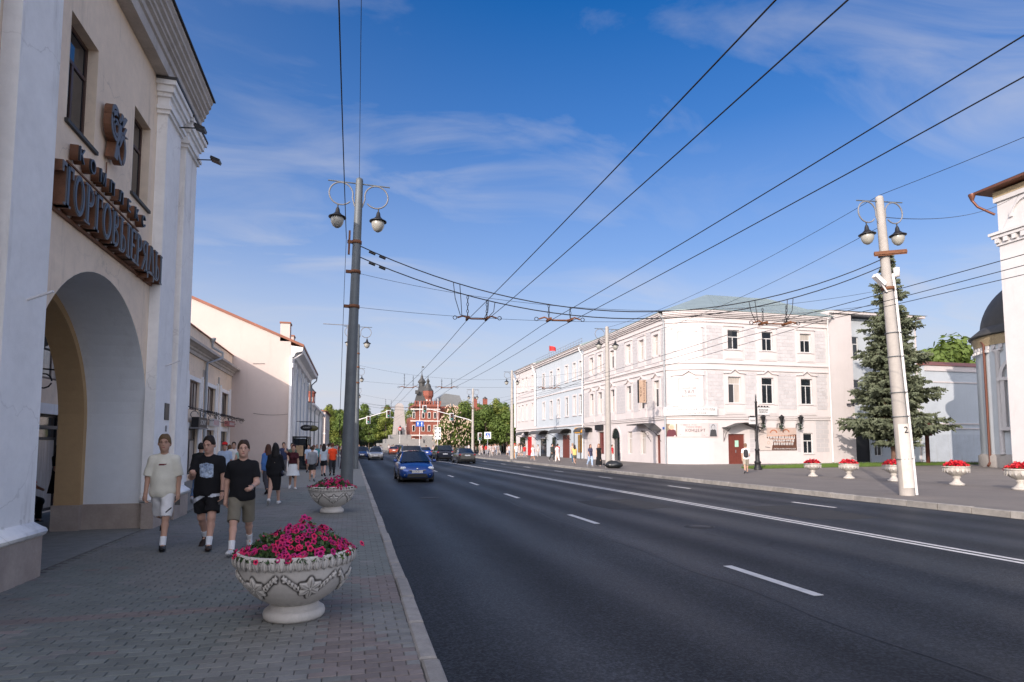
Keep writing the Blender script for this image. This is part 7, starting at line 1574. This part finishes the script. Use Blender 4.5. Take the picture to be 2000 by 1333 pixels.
# blue spruce in front of the wing
sr = root('spruce_tree', (41.9, 40, 0), 'tall blue green spruce with layered branches behind the leaning lamp post', 'tree'); rr_ = random.Random(5)
MB().tube([(41.9, 40, 0), (41.92, 40, 6), (41.95, 40, 12), (42.1, 40, 16.4)], [.24, .18, .10, .02], 9).build('trunk', mat('spruce bark', (.14, .08, .06), .9, .3, 6, .4, 30), sr)
q = MB(); bq = MB(); z = 1.9
while z < 17.2:
    t = (z-1.9)/15.4; L0 = 3.75*(1-t)**.78*(.84+.22*math.sin(z*2.3))+.22; nb = max(5, int(13*(1-t)+4))
    if z < 3.0: L0 *= .7
    for k in range(nb):
        a = 2*math.pi*k/nb+z*1.7+rr_.uniform(-.25, .25); L_ = L0*rr_.choice((.6, .8, .95, 1.0, 1.12))*rr_.uniform(.85, 1.1); d = Vector((math.cos(a), math.sin(a), 0)); b0 = Vector((41.93+.012*z, 40, z+rr_.uniform(-.12, .12))); pts = []
        for j in range(6): u = j/5; pts.append(b0+d*L_*u+Vector((0, 0, -.62*L_*.42*u+.46*L_*.42*u*u)))
        bq.tube(pts, [.035, .03, .022, .016, .01, .006], 3, cap=False)
        side = Vector((-d.y, d.x, 0)); nt_ = int(12+L_*17)
        for j in range(nt_):
            u = .08+.92*(j+rr_.random())/nt_; seg = min(4, int(u*5)); p = pts[seg].lerp(pts[seg+1], u*5-seg); s_ = rr_.choice((-1, 1)); tl = (.22+.62*L_*.24*(1-abs(u-.45)))*rr_.uniform(.6, 1.2)
            td = (d*rr_.uniform(.2, .9)+side*s_*rr_.uniform(.3, 1.0)+Vector((0, 0, rr_.uniform(-.85, .22)))).normalized(); w_ = td.cross(Vector((0, 0, 1))).normalized()
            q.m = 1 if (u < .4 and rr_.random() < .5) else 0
            for m_ in range(3):
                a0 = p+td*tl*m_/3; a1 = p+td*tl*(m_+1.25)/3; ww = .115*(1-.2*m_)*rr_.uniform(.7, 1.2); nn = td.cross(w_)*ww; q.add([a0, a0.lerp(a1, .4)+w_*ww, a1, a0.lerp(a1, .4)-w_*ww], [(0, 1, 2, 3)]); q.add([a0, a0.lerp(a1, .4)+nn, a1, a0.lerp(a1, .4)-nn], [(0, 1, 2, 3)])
    z += .34+.16*(1-t)
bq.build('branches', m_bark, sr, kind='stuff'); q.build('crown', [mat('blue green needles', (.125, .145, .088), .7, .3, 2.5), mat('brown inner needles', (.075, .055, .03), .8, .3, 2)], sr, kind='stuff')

# ------------------------------------------------------------------ monument and brick city hall
mo = root('obelisk_monument', (11, 150, 0), 'pale grey stone obelisk monument on a stepped base, far behind the cars', 'monument'); m_mon = mat('pale monument stone', (.36, .32, .30), .85, .08, .6, .2, 4); m_mon2 = mat('grey monument base', (.25, .24, .23), .85, .1, .6)
for k, (x0, x1, y0, y1, z0, z1) in enumerate(((4.5, 21, 140, 165, -.18, .9), (6, 20, 142, 163, .9, 1.9), (7.5, 16, 144, 160, 1.9, 2.9), (8.6, 13.4, 146, 156, 2.9, 3.9))): MB().box(x0, x1, y0, y1, z0, z1-.002).build('step', m_mon2, mo)
q = MB(); q.add([(9.35, 148.5, 3.9), (12.5, 148.5, 3.9), (12.5, 151.5, 3.9), (9.35, 151.5, 3.9), (9.85, 149.1, 11.0), (11.75, 149.1, 11.0), (11.75, 150.9, 11.0), (9.85, 150.9, 11.0), (10.3, 149.5, 11.5), (11.3, 149.5, 11.5), (11.3, 150.5, 11.5), (10.3, 150.5, 11.5)], [(0, 1, 5, 4), (1, 2, 6, 5), (2, 3, 7, 6), (3, 0, 4, 7), (4, 5, 9, 8), (5, 6, 10, 9), (6, 7, 11, 10), (7, 4, 8, 11), (8, 9, 10, 11)]); q.build('shaft', m_mon, mo)
q = MB(); q.lathe([(.45, 0), (.5, .6), (.34, 1.1), (.5, 1.5), (.2, 1.8), (.22, 2.0), (.0, 2.25)], 10, (10.9, 147.8, 3.9)); q.build('bronze_figure', mat('dark bronze', (.03, .035, .035), .5, .2, 3), mo); MB().box(15.8, 19.5, 144.5, 145.5, 1.9, 3.6).build('wing_block', m_mon2, mo)
du = root('brick_city_hall', (24, 195, 0), 'red brick city hall with grey steep spires behind the chestnut trees', 'building')
q = MB(); q.box(20.0, 26.0, 190, 206, -.3, 13.2); q.box(17.2, 19.99, 191, 205, -.3, 10.0); q.box(26.01, 46, 194, 212, -.3, 13.6); q.build('wall', m_brick, du)
for x in np.arange(18.3, 26, .85): MB().box(x, x+.5, 189.6, 190.4, 13.9, 15.0).build('merlon', m_brick, du)
q = MB(); q.box(18.0, 26.2, 189.5, 206, 13.21, 13.9); q.build('parapet', m_brick, du)
for z in (4.2, 8.6, 12.2): MB().box(17.1, 26.2, 189.8, 189.99, z, z+.4).build('string_course', m_stone, du)
for x in (18.2, 21.0, 22.8, 24.6):
    for z in (1.5, 5.6, 9.6): MB().box(x-.45, x+.45, 189.86 if x > 20 else 190.86, 189.98 if x > 20 else 190.98, z, z+2.0).build('window', m_stone, du); MB().box(x-.3, x+.3, 189.82 if x > 20 else 190.82, 189.855 if x > 20 else 190.855, z+.15, z+1.8).build('pane', m_glass, du)
q = MB(); q.lathe([(1.35, 13.9), (1.35, 16.0), (1.75, 16.7), (1.75, 18.2), (1.6, 18.3)], 8, (22.6, 192, 0), sm=False); q.build('turret', m_brick, du)
for k in range(8):
    a = math.pi/4*(k+.5); q = MB(); q.M = Matrix.Translation((22.6+1.27*math.cos(a), 192+1.27*math.sin(a), 14.9)) @ Matrix.Rotation(a, 4, 'Z'); q.box(-.02, .03, -.25, .25, -.4, .6); q.build('window', m_stone, du)
q = MB(); q.lathe([(1.8, 18.25), (1.1, 19.2), (.75, 20.4), (.42, 20.6), (.42, 21.2), (.6, 21.3), (.12, 22.2), (.03, 23.4)], 8, (22.6, 192, 0), sm=False); q.build('turret_spire', m_dkroof, du)
q = MB(); q.add([(18.4, 190.5, 13.9), (22.0, 190.5, 13.9), (22.0, 195, 13.9), (18.4, 195, 13.9), (19.9, 192.2, 19.8), (21.6, 192.2, 19.8), (21.6, 193.6, 19.8), (19.9, 193.6, 19.8)], [(0, 1, 5, 4), (1, 2, 6, 5), (2, 3, 7, 6), (3, 0, 4, 7), (4, 5, 6, 7)]); q.lathe([(.9, 19.8), (.95, 20.8), (1.25, 20.9), (1.25, 21.3), (.5, 22.3), (.12, 23.6), (.03, 25.2)], 8, (20.8, 193, 0), sm=False); q.box(18.6, 19.5, 190.2, 191.5, 17.2, 18.3); q.build('steep_roof', m_dkroof, du)
q = MB(); q.tube([(20.8, 193, 25), (20.8, 193, 26.2)], .05, 5); q.box(20.8, 21.5, 192.98, 193.02, 25.7, 26.1); q.build('weather_vane', m_dkroof, du)
q = MB(); q.prism([(25.0, 13.62), (26.5, 16.4), (28.2, 17.8), (33, 17.2), (34.5, 13.62)], 'y', 194.1, 211); q.build('hall_roof', mat('grey sheet roof', (.17, .175, .18), .5, .1, .5), du)
q = MB(); q.box(26.6, 28.2, 193, 194, 17.0, 18.6); q.build('roof_ladder', m_dkroof, du) if False else None
for x in (37.6, 41.0): q = MB(); q.box(x, x+1.3, 195, 196.3, 13.62, 16.4); c_ = q.build('brick_stack', m_brick, du); MB().lathe([(.95, 16.4), (.0, 17.2)], 4, (x+.65, 195.65, 0), sm=False).build('stack_cap', m_dkroof, c_)

# ------------------------------------------------------------------ traffic lights and signs at the crossing
def signal_head(x, y, z, par):
    MB().box(x-.18, x+.18, y-.12, y+.12, z-.5, z+.5).build('signal_head', m_iron, par); MB().box(x-.34, x+.34, y+.121, y+.14, z-.62, z+.62).build('backplate', m_pvc, par)
    for k, c in enumerate((mat('dim red lens', (.10, .01, .01), .3, 0), mat('dim amber lens', (.12, .06, .01), .3, 0), m_green)): q = MB(); q.ball((x, y-.12, z+.32-.32*k), (.11, .03, .11), 10, 6); q.build('lens', c, par)
tl = root('traffic_light', (18.7, 97, 0), 'white arm traffic light reaching left over the road from the right kerb', 'traffic light'); q = MB(); q.tube([(18.7, 97, 0), (18.7, 97, 4.9), (18.5, 97, 5.35), (18.0, 97, 5.6), (10.6, 97, 7.5)], [.10, .09, .085, .08, .05], 8); q.build('mast', m_pipew, tl); signal_head(15.2, 96.8, 6.0, tl); signal_head(10.9, 96.8, 7.2, tl)
tl2 = root('traffic_light', (-.2, 100, 0), 'white arm traffic light reaching right over the road from the left kerb', 'traffic light'); q = MB(); q.tube([(-.6, 100, 0), (-.6, 100, 4.6), (-.4, 100, 5.0), (.4, 100, 5.35), (5.6, 100, 7.0)], [.10, .09, .085, .08, .05], 8); q.build('mast', m_pipew, tl2); signal_head(5.5, 99.8, 6.5, tl2); signal_head(2.4, 99.8, 5.5, tl2)
tl3 = root('traffic_light', (19.1, 96, 0), 'low traffic light on its own post beside the right mast', 'traffic light'); MB().tube([(19.6, 96, 0), (19.6, 96, 3.4)], .06, 6).build('post', m_pipew, tl3); signal_head(19.6, 95.85, 2.9, tl3)
m_sblue = mat('road sign blue', (.02, .10, .42), .4, 0); m_sgreen = mat('sign white', (.8, .8, .8), .5, 0)
def road_sign(x, y, zc, hpost, lab, kind):
    o = root('road_sign', (x, y, 0), lab, 'road sign'); MB().tube([(x, y, 0), (x, y, hpost)], .05, 6).build('post', m_pipew, o)
    if kind == 'ped':
        MB().box(x-.55, x+.55, y-.1, y-.06, zc-.55, zc+.55).build('plate', m_sgreen, o); MB().box(x-.36, x+.36, y-.108, y-.101, zc-.36, zc+.36).build('blue_field', m_sblue, o)
        MB().prism([(x-.30, zc-.28), (x+.30, zc-.28), (x, zc+.28)], 'y', y-.116, y-.109).build('triangle', m_sgreen, o); q = MB(); q.prism([(x-.05, zc-.12), (x+.05, zc-.12), (x+.04, zc+.05), (x-.04, zc+.05)], 'y', y-.124, y-.117); q.prism([(x-.14, zc-.25), (x-.07, zc-.25), (x+.03, zc-.11), (x-.04, zc-.11)], 'y', y-.124, y-.117); q.prism([(x+.07, zc-.25), (x+.14, zc-.25), (x+.04, zc-.11), (x-.03, zc-.11)], 'y', y-.124, y-.117); q.ball((x, y-.12, zc+.1), (.045, .01, .045), 8, 6); q.build('walking_figure', m_blk, o)
    elif kind == 'lanes':
        MB().box(x-.62, x+.62, y-.1, y-.06, zc-.42, zc+.42).build('plate', m_sblue, o)
        for dx in (-.3, .3): MB().prism([(x+dx-.05, zc-.3), (x+dx+.05, zc-.3), (x+dx+.05, zc+.05), (x+dx+.14, zc+.05), (x+dx, zc+.3), (x+dx-.14, zc+.05), (x+dx-.05, zc+.05)], 'y', y-.108, y-.101).build('arrow', m_sgreen, o)
    elif kind == 'arrows':
        MB().box(x-.5, x+.5, y-.1, y-.06, zc-.95, zc+.95).build('plate', m_sgreen, o)
        for k in range(3):
            for s_ in (-1, 1): MB().prism([(x+s_*.05, zc-.75+.6*k), (x+s_*.28, zc-.55+.6*k), (x+s_*.42, zc-.75+.6*k), (x+s_*.40, zc-.35+.6*k), (x+s_*.15, zc-.32+.6*k), (x+s_*.25, zc-.48+.6*k)], 'y', y-.108, y-.101).build('arrow', m_blk, o)
    else:
        q = MB(); q.M = Matrix.Translation((x, y-.08, zc)) @ Matrix.Rotation(R(90), 4, 'X'); q.lathe([(0, .02), (.42, .02), (.42, -.02), (0, -.02)], 20); q.build('plate', m_redp, o); MB().box(x-.3, x+.3, y-.112, y-.103, zc-.07, zc+.07).build('white_bar', m_sgreen, o)
road_sign(21.3, 98, 3.1, 3.7, 'square blue and white pedestrian crossing sign on the right pavement', 'ped'); road_sign(10.35, 98.5, 4.9, 8.5, 'blue lane arrows sign on a tall white post in front of the city hall', 'lanes'); road_sign(13.2, 98.3, 3.4, 9.0, 'white board with curved black arrows on a tall post', 'arrows'); road_sign(10.6, 144, 5.2, 5.6, 'round red no entry sign in front of the monument', 'stop')
